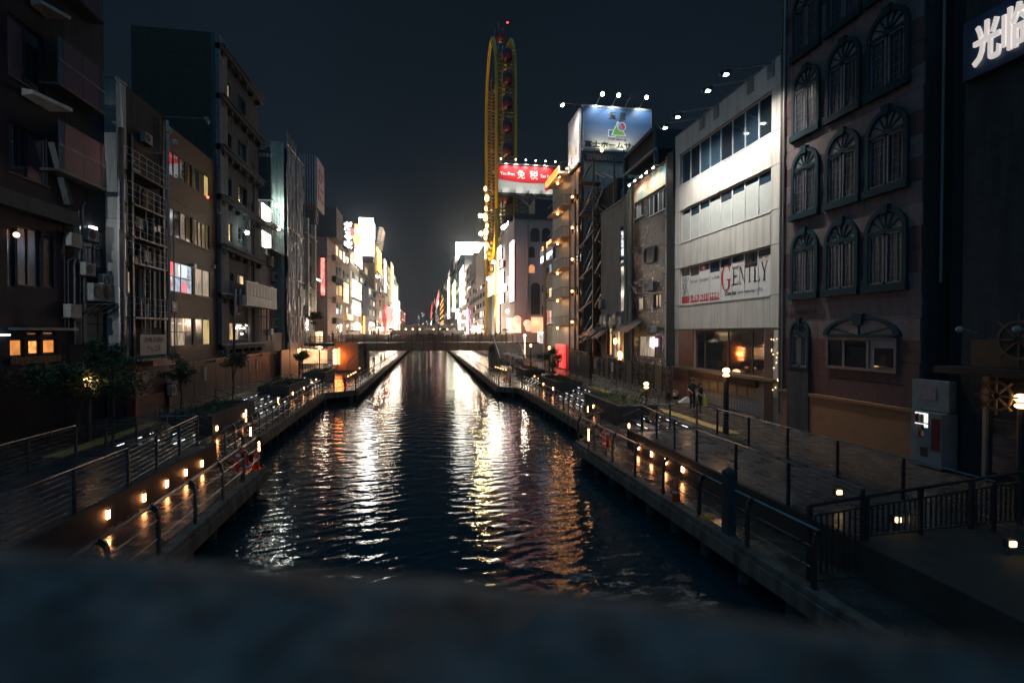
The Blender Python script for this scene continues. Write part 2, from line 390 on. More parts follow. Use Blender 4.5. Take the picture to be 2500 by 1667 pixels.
# lower decks: outline of the water side, with the recess between the two platforms
def lip(sd):
    if sd > 0: return [(7.6, 1.0), (6.7, 22.9), (8.35, 24.6), (8.2, 45.5), (6.35, 47.5), (6.3, 330)]
    return [(-5.6, 1.0), (-6.0, 20.4), (-7.9, 22.2), (-8.5, 44.5), (-6.1, 46.5), (-6.35, 330)]
LIP = {1: lip(1), -1: lip(-1)}
def wall_x(sd, y):      # where the lower deck ends and the steps or planters begin
    if y < 21.9: return sd * 8.85 if sd > 0 else -8.3
    return sd * 10.3
for sd in (1, -1):
    m = MB(); P = LIP[sd]
    for (xa, ya), (xb, yb) in zip(P, P[1:]):
        xo = sd * 13.2
        A = [V((xa, ya, ZL - .38)), V((xo, ya, ZL - .38)), V((xo, yb, ZL - .38)), V((xb, yb, ZL - .38))]
        B = [p + V((0, 0, .38 - .012)) for p in A]
        if sd < 0: A = [A[1], A[0], A[3], A[2]]; B = [B[1], B[0], B[3], B[2]]
        m.hexa([A[0], A[1], A[2], A[3], B[0], B[1], B[2], B[3]])
    dk = struct('lower_deck', m, wet_pave)
    # paving slabs laid on the near platform and the start of the recess
    me = MB().box(-.29, .29, -.29, .29, 0, .02).mesh('paving_slab', wet_slab); me2 = MB().box(-.29, .29, -.29, .29, 0, .026).mesh('paving_slab', wet_slab)
    y = 9.6
    while y < 33:
        lx = np.interp(y, [p[1] for p in P], [abs(p[0]) for p in P]); x = lx + .75
        while x < abs(wall_x(sd, y)) - .25:
            o = inst('paving_slab', rnd.choice((me, me2)), dk, V((sd * x, y, ZL - .010))); x += .6
        y += .6
    # quay edge beam with its kerb
    m = MB()
    for (xa, ya), (xb, yb) in zip(P, P[1:]):
        m.bar((xa + sd * .16, ya, ZL + .03), (xb + sd * .16, yb, ZL + .03), .30, .14)
        m.bar((xa - sd * .02, ya, ZL - .2), (xb - sd * .02, yb, ZL - .2), .10, .34)
    struct('quay_edge', m, quay)
    # piles and the dark quay wall under the deck
    q = MB().tube([(0, 0, -1.2), (0, 0, ZL - .38)], .16, 8).mesh('pile', dark_conc)
    root = D.objects.new('quay_wall', MB().box(min(sd * 9.6, sd * 9.9), max(sd * 9.6, sd * 9.9), 8, 330, -1.2, ZL - .39).mesh('quay_wall', dark_conc)); COL.objects.link(root); root['kind'] = 'structure'
    RL[root.name] = V((0, 0, 0)); y = 9.5
    while y < 75:
        lx = np.interp(y, [p[1] for p in P], [abs(p[0]) for p in P]); inst('pile', q, root, V((sd * (lx + .28), y, 0))); y += 1.6
    # raised near deck and the upper promenade
    m = MB(); a, b = sorted((sd * (8.85 if sd > 0 else 8.3), sd * 13.0)); m.box(a, b, -4, 21.9, ZL - .3, ZU)
    rd = struct('raised_deck', m, mat('damp_deck_wall', (.06, .055, .05), .7, bump=.2, spec=.15))
    me = MB().box(-.59, .59, -.44, .44, 0, .02).mesh('paving_slab', wet_dark); y = 10
    while y < 21.5:
        x = (8.85 if sd > 0 else 8.3) + .7
        while x < 12.6: inst('paving_slab', me, rd, V((sd * x, y, ZU - .012))); x += 1.2
        y += .9
    m = MB(); a, b = sorted((sd * 12.6, sd * 16.6)); m.box(a, b, 9.0, 330, 1.0, ZU + .004); up = struct('upper_promenade', m, wet_pave)
    me = MB().box(-.49, .49, -.49, .49, 0, .02).mesh('paving_slab', wet_slab); y = 10.6
    while y < 40:
        x = 13.2
        while x < 16.2: inst('paving_slab', me, up, V((sd * x, y, ZU - .006))); x += 1.0
        y += 1.0
    # yellow tactile strips
    me = MB().box(-.15, .15, -.29, .29, 0, .02).mesh('tactile_tile', yellow_tact)
    for y0, y1 in ((20.5, 27.5), (33, 40), (47, 53)):
        y = y0
        while y < y1:
            for k in range(2): inst('tactile_tile', me, up, V((sd * (12.85 + .31 * k), y, ZU + .011)))
            y += .6
    # step flights with light strips, planters between them
    for y0, y1 in ((22.0, 26.6), (33.2, 40.5), (48, 54)):
        fl = thing('step_flight', '', 'steps', V((sd * 11.4, (y0 + y1) / 2, ZL)))
        tag(fl, '%s flight of dark stone steps with white light strips on the %s bank' % ({22.0: 'nearest', 33.2: 'middle', 48: 'farthest'}[y0], 'right' if sd > 0 else 'left'), 'steps')
        for k in range(4):
            a, b = sorted((sd * (10.3 + .58 * k), sd * 12.62)); st = build('step', MB().box(a, b, y0, y1, ZL - .1, ZL + .19 * (k + 1) - .003), wet_dark, fl)
            y = y0 + rnd.uniform(.1, .5); lm = MB()
            while y < y1 - .6:
                w = rnd.choice((.32, .32, .6)); xx = 10.3 + .58 * k - .012
                a, b = sorted((sd * xx, sd * (xx + .03))); lm.box(a, b, y, y + w, ZL + .19 * k + .10, ZL + .19 * k + .125); y += w + rnd.uniform(.35, 1.3)
            build('light_strip', lm, led, st)
    for y0, y1 in ((26.8, 33.0), (40.8, 47.6), (54.4, 60)):
        nm = {26.8: 'nearest', 40.8: 'middle', 54.4: 'farthest'}[y0]
        pl = thing('planter', 'long %s concrete planter with low shrubs on the %s bank' % (nm, 'right' if sd > 0 else 'left'), 'planter', V((sd * 11.4, (y0 + y1) / 2, ZL)))
        a, b = sorted((sd * 10.35, sd * 10.6)); bx = MB(); bx.box(a, b, y0, y1, ZL - .05, ZU + .32)
        a, b = sorted((sd * 12.35, sd * 12.6)); bx.box(a, b, y0, y1, ZL - .05, ZU + .32)
        a, b = sorted((sd * 10.6, sd * 12.35)); bx.box(a, b, y0, y0 + .25, ZL - .05, ZU + .322); bx.box(a, b, y1 - .25, y1, ZL - .05, ZU + .322)
        build('planter_wall', bx, dark_conc, pl)
        a, b = sorted((sd * 10.6, sd * 12.35)); build('soil', MB().box(a, b, y0 + .25, y1 - .25, ZL - .05, ZU + .2), bark, pl)
        sh = MB(); y = y0 + .5
        while y < y1 - .4:
            for xx in (11.0, 11.6, 12.1):
                c = V((sd * (xx + rnd.uniform(-.15, .15)), y + rnd.uniform(-.2, .2), ZU + .32))
                for k in range(46):
                    d = V((rnd.gauss(0, .16), rnd.gauss(0, .16), abs(rnd.gauss(0, .15)) - .05)); p = c + d
                    a1 = V((rnd.gauss(0, 1), rnd.gauss(0, 1), rnd.gauss(0, 1))).normalized() * .05; b1 = a1.cross(V((rnd.gauss(0, 1), rnd.gauss(0, 1), 1))).normalized() * .035
                    sh.quad(p - a1, p + b1, p + a1, p - b1)
            y += .6
        o = build('shrubs', sh, leaf_d, pl); o['kind'] = 'stuff'
# ------------------------------------------------------------------ railings
def rail_path(label, pts, spacing, h, nw, style, group, cat='railing', rail_r=.03, wire_r=.008, m_post=None, m_rail=None, kick=True):
    """thing: posts (shared mesh), a top rail and wires per stretch"""
    pts = [V(p) for p in pts]; c = sum(pts, V((0, 0, 0))) / len(pts); c.z = min(p.z for p in pts)
    root = thing('railing', label, cat, c, group); mp = m_post or dark_metal; mr_ = m_rail or steel
    key = (style, round(h, 2))
    if key not in POSTS:
        mb = MB()
        if style == 'curved':      # flat steel post that curls over to carry the handrail
            prof = [(0, 0), (0, h * .80), (.03, h * .90), (.09, h * .975), (.16, h)]
            for (a, z0), (b, z1) in zip(prof, prof[1:]): mb.bar((a, 0, z0), (b, 0, z1 + .004), .05, .11)
            mb.box(-.07, .07, -.09, .09, 0, .015)
        elif style == 'flat': mb.box(-.035, .035, -.012, .012, 0, h); mb.box(-.035, .035, -.012 - .03, -.012, 0, h - .06); mb.box(-.07, .07, -.07, .07, 0, .012)
        else: mb.tube([(0, 0, 0), (0, 0, h)], .022, 6)
        POSTS[key] = mb.mesh('post', mp)
    me = POSTS[key]
    for i, (a, b) in enumerate(zip(pts, pts[1:])):
        L_ = (b - a).length; n = max(1, round(L_ / spacing)); ang = math.atan2((b - a).y, (b - a).x)
        side = ang + (math.pi / 2 if style == 'curved' else 0)
        if style == 'curved':      # curl towards the deck (away from the water)
            nrm = V((math.cos(side), math.sin(side), 0)); mid = (a + b) / 2
            if nrm.x * mid.x < 0: side += math.pi
        for k in range(n + (1 if i == len(pts) - 2 else 0)):
            p = a.lerp(b, k / n); inst('post', me, root, p, side if style == 'curved' else ang + math.pi / 2)
        off = V((0, 0, 0))
        if style == 'curved': off = V((math.cos(side), math.sin(side), 0)) * .16
        build('top_rail', MB().tube([a + off + V((0, 0, h)), b + off + V((0, 0, h))], rail_r, 8), mr_, root, smooth=True)
        for w in range(nw):
            z = h * (w + .9) / (nw + .6)
            build('wire' if nw > 2 else 'rail', MB().tube([a + V((0, 0, z)), b + V((0, 0, z))], wire_r if nw > 2 else .018, 5), mr_, root)
    return root
POSTS = {}
for sd in (1, -1):
    bank = 'right' if sd > 0 else 'left'; P = LIP[sd]; q = lambda i, dx=.18: V((P[i][0] + sd * dx, P[i][1], ZL + .095))
    rail_path('nearest steel railing with curled posts along the %s platform edge' % bank, [q(0) + (q(1) - q(0)) * (.36 if sd > 0 else .1), q(1)], 1.95, 1.1, 2, 'curved', 'handrails along the water', rail_r=.038)
    rail_path('curled-post railing along the set-back part of the %s deck' % bank, [q(1), q(2), q(3), q(4)], 1.15, 1.1, 2, 'curved', 'handrails along the water')
    rail_path('far steel railing running under the bridge on the %s bank' % bank, [q(4), V((P[4][0] + sd * .18, 76, ZL + .095)), V((P[4][0] + sd * .18, 130, ZL + .095))], 1.6, 1.1, 2, 'curved', 'handrails along the water', rail_r=.03)
    x0 = 8.95 if sd > 0 else 8.4
    rail_path('wire railing along the water side of the raised %s deck' % bank, [(sd * x0, 9.3, ZU), (sd * x0, 16, ZU), (sd * (x0 + .55), 21.8, ZU)], 2.1, 1.1, 7, 'flat', 'wire railings of the raised decks', rail_r=.022)
    rail_path('short wire railing with round crest closing the raised %s deck' % bank, [(sd * (x0 + .6), 21.85, ZU), (sd * 12.2, 21.85, ZU)], 1.2, 1.1, 7, 'flat', 'wire railings of the raised decks', rail_r=.022)
    rail_path('wire railing between raised %s deck and the upper promenade' % bank, [(sd * 12.25, 9.3, ZU), (sd * 12.25, 20.2, ZU)], 2.2, 1.1, 7, 'flat', 'wire railings of the raised decks', rail_r=.022)
    rail_path('handrail beside the middle steps on the %s bank' % bank, [(sd * 10.5, 33.1, ZL), (sd * 12.6, 33.1, ZU + .05)], .8, .95, 1, 'round', 'stair handrails of the banks', rail_r=.02)
    rail_path('handrail beside the nearest steps on the %s bank' % bank, [(sd * 10.5, 26.7, ZL), (sd * 12.6, 26.7, ZU + .05)], .8, .95, 1, 'round', 'stair handrails of the banks', rail_r=.02)
    rail_path('thin railing of the upper %s promenade before the bridge' % bank, [(sd * 12.9, 56, ZU), (sd * 12.9, 67, ZU)], 1.2, 1.1, 2, 'round', 'promenade railings', rail_r=.02)
    # round crest plate
    F = front(21.80); c = (sd * 10.25, ZU + .56); t = thing('crest_plate', 'round pierced brass crest plate on the wire railing of the %s bank' % bank, 'emblem', V((c[0], 21.78, c[1] - .36)), 'round crest plates')
    ring = lambda r, n=28: [(c[0] + r * math.cos(2 * math.pi * k / n), c[1] + r * math.sin(2 * math.pi * k / n)) for k in range(n + 1)]
    brass = mat('aged_brass', (.34, .20, .09), .45, metal=.5, var=.3)
    build('rim', MB().strip(F, ring(.31), ring(.36), 0, .04), brass, t); mb = MB()
    for k in range(6):
        a = k * math.pi / 3; cc = (c[0] + .17 * math.cos(a), c[1] + .17 * math.sin(a))
        rr = lambda r: [(cc[0] + r * math.cos(2 * math.pi * j / 10), cc[1] + r * math.sin(2 * math.pi * j / 10)) for j in range(11)]
        mb.strip(F, rr(.075), rr(.125), 0, .03)
    mb.prism(F, ring(.07, 10)[:-1], 0, .035); build('petals', mb, brass, t)
# ------------------------------------------------------------------ wall lamps between the decks
lampbox = MB().box(-.01, .03, -.05, .05, -.115, .115).mesh('lamp_glass', lamp_orange); hood = MB().box(-.01, .05, -.06, .06, .115, .135).mesh('hood', dark_metal)
def wall_lamp(p, sd, label):
    t = thing('wall_lamp', label, 'lamp', p, 'orange wall lamps above the lower deck')
    o = D.objects.new('lamp_glass', lampbox); COL.objects.link(o); o.location = p; o.rotation_euler = (0, 0, math.pi if sd > 0 else 0); RL[o.name] = V(p); adopt(o, t)
    o = D.objects.new('hood', hood); COL.objects.link(o); o.location = p; o.rotation_euler = (0, 0, math.pi if sd > 0 else 0); RL[o.name] = V(p); adopt(o, t)
ords = ['first', 'second', 'third', 'fourth', 'fifth', 'sixth', 'seventh', 'eighth', 'ninth', 'tenth']
for i, (u, v) in enumerate(((1667, 1144), (1626, 1125), (1591, 1107), (1559, 1090), (1536, 1039))):
    p = gnd(u, v, 1.22); x = 8.80 if i < 4 else 10.30
    d = ray(u, v); t_ = x / d.x; p = CAM + d * t_
    wall_lamp(V((x, p.y, min(p.z, 1.35))), 1, '%s glowing orange wall lamp from the camera on the right bank' % ords[i])
for i, (u, v) in enumerate(((263, 1255), (351, 1214), (407, 1180), (453, 1153), (493, 1131))):
    d = ray(u, v); t_ = -8.25 / d.x; p = CAM + d * t_
    wall_lamp(V((-8.25, p.y, min(p.z, 1.35))), -1, '%s glowing orange wall lamp from the camera on the left bank' % ords[i])
wall_lamp(V((-10.33, 27.3, 1.25)), -1, 'orange wall lamp low on the nearest planter of the left bank')
for i, y in enumerate((31, 41.6, 45.2)):
    for sd in (1, -1): wall_lamp(V((sd * 10.3, y, 1.3)), sd, '%s small orange planter lamp of the set-back deck, %s bank' % (ords[i], 'right' if sd > 0 else 'left'))
# ------------------------------------------------------------------ glowing bollards on the lower deck
def bollard(p, label, h=.62, g='glowing bollards on the lower decks'):
    t = thing('light_bollard', label, 'bollard', p, g); p = V(p)
    if 'b' not in BOL: BOL['b'] = MB().tube([(0, 0, 0), (0, 0, h - .14)], .05, 8).mesh('bollard_post', dark_metal); BOL['g'] = MB().sphere((0, 0, h - .06), .075, 8, 6).mesh('lamp_globe', lamp_warm)
    inst('bollard_post', BOL['b'], t, p); inst('lamp_globe', BOL['g'], t, p)
BOL = {}
for i, (u, v) in enumerate(((1315, 928), (1305, 922), (1296, 915), (1287, 909), (1279, 905), (1235, 905), (1228, 903), (1222, 901), (1216, 899), (1210, 897))):
    p = gnd(u, v + 9, ZL); bollard(V((p.x, p.y, ZL)), '%s glowing bollard in the row on the right lower deck' % ords[i])
for i, (u, v) in enumerate(((734, 951), (761, 939), (772, 931), (781, 924), (790, 918), (850, 922), (857, 918), (863, 914), (868, 911), (878, 900))):
    p = gnd(u, v + 9, ZL); bollard(V((p.x, p.y, ZL)), '%s glowing bollard in the row on the left lower deck' % ords[i])
# tall slim orange light posts beside the railings
def light_post(u, v0, v1, label):
    p = gnd(u, v1, ZL); dep = (p - CAM).length; h = (v1 - v0) * dep / FL * 1.02
    t = thing('light_post', label, 'lamp', V((p.x, p.y, ZL)), 'slim orange light posts')
    build('post', MB().tube([p, p + V((0, 0, h * .55))], .04, 8), brown_metal, t)
    build('lamp_tube', MB().tube([p + V((0, 0, h * .55)), p + V((0, 0, h))], .035, 8), lamp_warm if v0 < 1010 or u > 1400 else lamp_orange, t)
light_post(601, 1009, 1066, 'slim orange light post behind the left railing near the corner')
light_post(633, 1085, 1128, 'slim orange light post at the corner of the left platform')
light_post(679, 976, 1020, 'slim orange light post farther along the left deck')
light_post(1437, 1050, 1110, 'slim orange light post at the corner of the right platform')
light_post(1435, 988, 1030, 'slim orange light post behind the right railing near the corner')
light_post(612, 1050, 1090, 'slim orange light post between the two at the left corner')
# ------------------------------------------------------------------ street lamps of the promenades
def lamp_post(p, h, label, r=.085):
    p = V(p); t = thing('street_lamp', label, 'lamp', p, 'promenade lamp posts')
    build('pole', MB().tube([p, p + V((0, 0, .3)), p + V((0, 0, .3)), p + V((0, 0, h - .34))], [r * 1.15, r * 1.15, r, r], 12), dark_metal, t, smooth=False)
    build('globe', MB().sphere(p + V((0, 0, h - .11)), .15, 12, 8, sc=(1, 1, .8)), lamp_warm, t, True)
    build('globe', MB().sphere(p + V((0, 0, h - .32)), .14, 12, 6, sc=(1, 1, .55)), lamp_warm, t, True)
    lt = D.lights.new('street_lamp_light', 'POINT'); lt.energy = 20 if p.x < 13.2 or p.y > 12 else 4; lt.color = (1, .55, .25); lt.shadow_soft_size = .1
    lo = D.objects.new('street_lamp_light', lt); COL.objects.link(lo); lo.location = p + V((-.3 if p.x > 0 else .3, -.1, h - .2))
    build('collar', MB().tube([p + V((0, 0, h - .245)), p + V((0, 0, h - .215))], .15, 12), dark_metal, t)
for u, v, dep_z, lab in ((1773, 898, 4.45, 'lit lamp post in front of the white building'), (1341, 845, 4.45, 'lit lamp post beside the far small tree on the right bank'),
                         (1296, 840, 4.5, 'lit lamp post next to the bridge stairs on the right bank'),
                         (215, 921, 4.15, 'lit lamp post in front of the dark leafy tree at left'), (730, 852, 4.3, 'lit lamp post beside the wrapped scaffold on the left bank'),
                         (780, 845, 4.4, 'lit double-globe lamp post by the orange stairwell at left'), (2493, 962, 4.3, 'lit lamp post at the right edge by the ship wheel sign')):
    p = gnd(u, v, dep_z); h = dep_z - ZU; lamp_post(V((p.x, p.y, ZU)), h, lab, .11 if u == 1773 else .075)
lamp_post(V((12.75, 28.6, ZU)), 1.45, 'short lit lamp post at the end of the right planter')
# ------------------------------------------------------------------ foot lamps at the near right corner
def flood_foot(u, v, z, label):
    p = gnd(u, v, z); t = thing('foot_lamp', label, 'lamp', p, 'foot lamps at the near right corner')
    build('lamp_glass', MB().box(p.x - .06, p.x + .06, p.y - .04, p.y, p.z - .05, p.z + .05), lamp_gold, t)
    build('housing', MB().box(p.x - .09, p.x + .09, p.y, p.y + .1, p.z - .08, p.z + .09), dark_metal, t)
    if p.z > ZU: build('stem', MB().tube([(p.x, p.y + .05, ZU), (p.x, p.y + .05, p.z - .08)], .02, 6), dark_metal, t)
flood_foot(2048, 1201, 1.95, 'bright foot lamp just beyond the near corner of the bar fence')
flood_foot(2191, 1268, 1.9, 'bright foot lamp shining through the bars of the near fence')
flood_foot(2471, 1327, 1.85, 'small bright foot lamp at the right edge of the picture')
# ------------------------------------------------------------------ vertical bar fence closing the near right end
FN = (V((7.7, 9.3, ZL)), V((16.4, 9.75, ZU)))
t = thing('bar_fence', 'dark vertical-bar fence closing the near right end of the promenade', 'fence', FN[0]); q = MB().box(-.014, .014, -.014, .014, 0, 1.0).mesh('bar', dark_metal)
n = 62; tops = []
for k in range(n + 1):
    f = k / n; p = FN[0].lerp(FN[1], f); zb = ZL if p.x < 8.85 else ZU; zt = 2.42 + (2.98 - 2.42) * f
    if k % 10 == 0: build('post', MB().box(p.x - .04, p.x + .04, p.y - .04, p.y + .04, zb, zt), dark_metal, t)
    else:
        o = inst('bar', q, t, V((p.x, p.y, zb + .12))); o.scale = (1, 1, zt - zb - .34)
build('top_rail', MB().tube([(FN[0].x, FN[0].y, 2.42), (FN[1].x, FN[1].y, 2.98)], .035, 8), dark_metal, t)
build('mid_rail', MB().tube([(FN[0].x, FN[0].y, 2.2), (FN[1].x, FN[1].y, 2.76)], .018, 6), dark_metal, t)
build('bottom_rail', MB().tube([(8.9, FN[0].y + .02, ZU + .1), (FN[1].x, FN[1].y, ZU + .1)], .018, 6), dark_metal, t)
# big square end post of the water railing
tag(build('end_post', MB().box(7.28, 7.52, 11.55, 11.79, ZL + .1, 2.5).hexa([V((7.28, 11.55, 2.5)), V((7.52, 11.55, 2.5)), V((7.52, 11.79, 2.5)), V((7.28, 11.79, 2.5)), V((7.38, 11.65, 2.62)), V((7.42, 11.65, 2.62)), V((7.42, 11.69, 2.62)), V((7.38, 11.69, 2.62))]), dark_conc), 'thick square stone post standing on the near right quay edge', 'post')
# ------------------------------------------------------------------ life rings, cones, tape
def life_ring(c, label, R_=.36, yaw=0):
    c = V(c); t = thing('life_ring', label, 'life ring', V((c.x, c.y, ZL + .1)), 'red life rings on the railings'); mb = MB(); nseg = 26
    pts = [c + V((math.sin(yaw) * R_ * math.cos(a), math.cos(yaw) * R_ * math.cos(a), R_ * math.sin(a))) for a in [2 * math.pi * k / nseg for k in range(nseg + 1)]]
    build('ring', MB().tube(pts, .07, 8, cap=False), red_ring, t, True)
    for k in range(4):
        a = math.pi / 4 + k * math.pi / 2; seg = [c + V((math.sin(yaw) * R_ * math.cos(a + d), math.cos(yaw) * R_ * math.cos(a + d), R_ * math.sin(a + d))) for d in (-.13, 0, .13)]
        build('band', MB().tube(seg, .075, 8), white_paint, t)
    build('hook', MB().tube([c + V((0, 0, R_)), c + V((0, 0, R_ + .1))], .015, 6), dark_metal, t)
    build('stand', MB().box(c.x - .02, c.x + .02, c.y - .03, c.y + .03, ZL, c.z - R_), dark_metal, t)
def at_y(u, v, x): d = ray(u, v); return CAM + d * (x / d.x)
p = at_y(1479, 1100, 7.15); life_ring((7.15, p.y, 1.62), 'red life ring on the near right railing', yaw=.1)
p = at_y(590, 1134, -6.2); life_ring((-6.2, p.y, 1.62), 'red life ring with white bands on the near left railing', yaw=.12)
p = gnd(1234, 926, 1.5); life_ring((p.x, p.y, 1.5), 'red life ring at the far corner of the right deck', yaw=.5)
p = gnd(841, 926, 1.5); life_ring((p.x, p.y, 1.5), 'red life ring at the far corner of the left deck', yaw=-.5)
def cone(p, label, h=.7):
    p = V(p); t = thing('traffic_cone', label, 'traffic cone', p, 'traffic cones'); build('base', MB().box(p.x - .19, p.x + .19, p.y - .19, p.y + .19, p.z, p.z + .03), orange_cone, t)
    build('cone', MB().tube([p + V((0, 0, .03)), p + V((0, 0, h))], [.14, .03], 12), orange_cone, t, True)
    build('band', MB().tube([p + V((0, 0, .33)), p + V((0, 0, .43))], [.0985, .0815], 12), white_paint, t)
cone((-6.25, 20.0, ZL + .1), 'orange traffic cone at the corner of the left platform', .78)
pr = gnd(1650, 1229, ZL); cone((pr.x, pr.y, ZL + .012), 'red traffic cone behind the tape on the right platform', .8)
a = at_y(1577, 1190, 7.1); b = at_y(1745, 1270, 7.3); tp = MB(); n = 9
for k in range(n):
    f = k / n; g_ = (k + 1) / n; s1 = -.25 * math.sin(math.pi * f); s2 = -.25 * math.sin(math.pi * g_)
    p0 = a.lerp(b, f) + V((0, 0, s1)); p1 = a.lerp(b, g_) + V((0, 0, s2)); tp.quad(p0, p1, p1 + V((.01, 0, .09)), p0 + V((.01, 0, .09)))
tag(build('barrier_tape', tp, yellow_paint), 'yellow warning tape strung low along the right railing', 'tape')
# ================================================================== foot bridge with its stairs
BY = 75.0
bt = thing('foot_bridge', 'dark low foot bridge of steel and timber crossing the canal', 'bridge', V((0, BY, 3.4)))
build('deck', MB().box(-16, 16.4, BY + .1, BY + 4.6, 4.35, 4.55), wet_dark, bt)
gd = build('girder', MB().box(-12.2, 12.4, BY - .1, BY + .1, 3.4, 4.58), dark_metal, bt); build('girder', MB().box(-12.2, 12.4, BY + 4.6, BY + 4.8, 3.4, 4.58), dark_metal, bt)
q = MB().box(-.07, .07, -.08, .0, 0, 2.25).mesh('post', brown_metal)
for k in range(16): inst('post', q, bt, V((-12.1 + k * 1.633, BY - .12, 3.42)))
for yy in (BY, BY + 4.7):
    for k in range(6): build('plank', MB().box(-12.2, 12.4, yy - .03, yy + .03, 4.68 + .16 * k, 4.68 + .16 * k + .10), wood, bt)
    build('handrail', MB().box(-12.3, 12.5, yy - .06, yy + .06, 5.66, 5.73), wood, bt)
for k in range(5): build('cladding_board', MB().box(-12.2, 12.4, BY - .13, BY - .1, 3.46 + .21 * k, 3.46 + .21 * k + .19), wood, bt)
for sx_ in (-9.0, 9.6): build('pier', MB().box(sx_ - .35, sx_ + .35, BY + .3, BY + 4.2, 0, 3.4), dark_conc, bt)
for sx_ in (-1, 1):
    for k in range(3): build('bridge_lamp_post', MB().tube([(sx_ * (4.5 + 0 * k) + k * .0 + (k - 1) * 2.9 * sx_, BY + 4.75, 4.55), (sx_ * 4.5 + (k - 1) * 2.9 * sx_, BY + 4.75, 7.4)], .09, 8), brown_metal, bt)
# right stairs, facing the camera
st = thing('stairs', 'wide stairs with pale side rails rising to the bridge on the right bank', 'stairs', V((11.2, 70, ZU)))
n = 17
for k in range(n):
    y = 67.8 + k * .43; build('step', MB().box(9.6, 12.9, y, 75.1, ZU + k * .173, ZU + (k + 1) * .173 - .01), mat('wet_step', (.12, .115, .11), .3, var=.2), st)
for x in (9.5, 13.0):
    build('side_rail', MB().bar((x, 67.6, ZU + .95), (x, 75.0, ZU + n * .173 + .95), .16, .12), mat('pale_rail', (.42, .40, .38), .4, metal=.3), st)
    for k in range(6): build('rail_post', MB().tube([(x, 67.8 + k * 1.4, ZU + k * .56), (x, 67.8 + k * 1.4, ZU + k * .56 + .95)], .03, 6), dark_metal, st)
build('side_wall', MB().hexa([V((9.35, 67.6, ZL)), V((9.5, 67.6, ZL)), V((9.5, 75, ZL)), V((9.35, 75, ZL)), V((9.35, 67.6, ZU + .1)), V((9.5, 67.6, ZU + .1)), V((9.5, 75, 4.5)), V((9.35, 75, 4.5))]), dark_conc, st)
# left stairwell block with fiery lamp
sb = thing('stair_block', 'brown timber-clad stairwell of the bridge lit deep orange at left', 'stairs', V((-10.3, 70, ZU)))
for k in range(18): build('board', MB().box(-11.75, -8.85, 68.0, 68.06, ZL + .35 + k * .2, ZL + .35 + k * .2 + .185), wood, sb)
build('core', MB().box(-11.7, -8.9, 68.06, 74.8, ZL, 4.5), dark_conc, sb)
build('side_beam', MB().bar((-11.9, 67.8, ZU + .5), (-11.0, 74.5, 5.6), .14, .14), brown_metal, sb)
for k, z in enumerate((2.0, 2.5, 3.0, 3.5)): build('lamp_bar', MB().box(-11.9, -11.45, 67.8, 67.9, z, z + .36), glow('fiery_bar', (1, .36, .12), 14), sb)
l_ = D.lights.new('stairwell_glow', 'POINT'); l_.energy = 170; l_.color = (1, .20, .04); l_.shadow_soft_size = .3
o_ = D.objects.new('stairwell_glow', l_); COL.objects.link(o_); o_.location = (-10.9, 67.2, 3.0)
l_ = D.lights.new('stair_lamp_light', 'POINT'); l_.energy = 420; l_.color = (1, .85, .65); l_.shadow_soft_size = .2
o_ = D.objects.new('stair_lamp_light', l_); COL.objects.link(o_); o_.location = (12.9, 68.5, 5.6)
tag(build('stair_lamp', MB().sphere((13.05, 68.8, 5.6), .2, 8, 6).tube([(13.05, 68.8, 3), (13.05, 68.8, 5.5)], .04, 6), lamp_gold, None, True), 'bright round lamp on the right rail of the bridge stairs', 'lamp')
build('lamp_frame', MB().box(-11.98, -11.92, 67.75, 67.95, 1.6, 4.1).box(-11.42, -11.36, 67.75, 67.95, 1.6, 4.1), brown_metal, sb)
build('red_lamp', MB().box(-11.3, -11.1, 67.7, 67.85, 2.0, 4.0), glow('deep_orange_bar', (1, .20, .03), 14), sb)
rail_path('slim railing beside the left stairwell down to the deck', [(-8.7, 58, ZL + .9), (-8.7, 74, 3.2)], 1.3, 1.0, 1, 'round', 'stair handrails of the banks', rail_r=.025)
rail_path('slim railing beside the right bridge stairs down to the deck', [(9.2, 56, ZL + .6), (9.2, 67, ZL + 1.2)], 1.3, 1.0, 1, 'round', 'stair handrails of the banks', rail_r=.025)
# far bridge
fb = thing('far_bridge', 'pale distant road bridge closing the canal with a row of lamps', 'bridge', V((0, 236, 5)))
far_c = mat('far_bridge_concrete', (.07, .08, .09), .8); build('deck', MB().box(-30, 30, 236, 248, 5.2, 6.6), far_c, fb); build('parapet', MB().box(-30, 30, 235.7, 236, 6.0, 7.4), far_c, fb)
build('back_wall', MB().box(-13, 13, 246, 246.4, 7, 9.8), mat('far_bridge_concrete', (.07, .08, .09), .8), fb)
for k in range(9):
    x = -13 + k * 3.1; g_ = build('lamp_standard', MB().tube([(x, 236.2, 6.6), (x, 236.2, 7.5)], .08, 6), dark_metal, fb)
    build('globe', MB().sphere((x, 236.2, 7.7), .36, 8, 6), lamp_warm, g_, True)
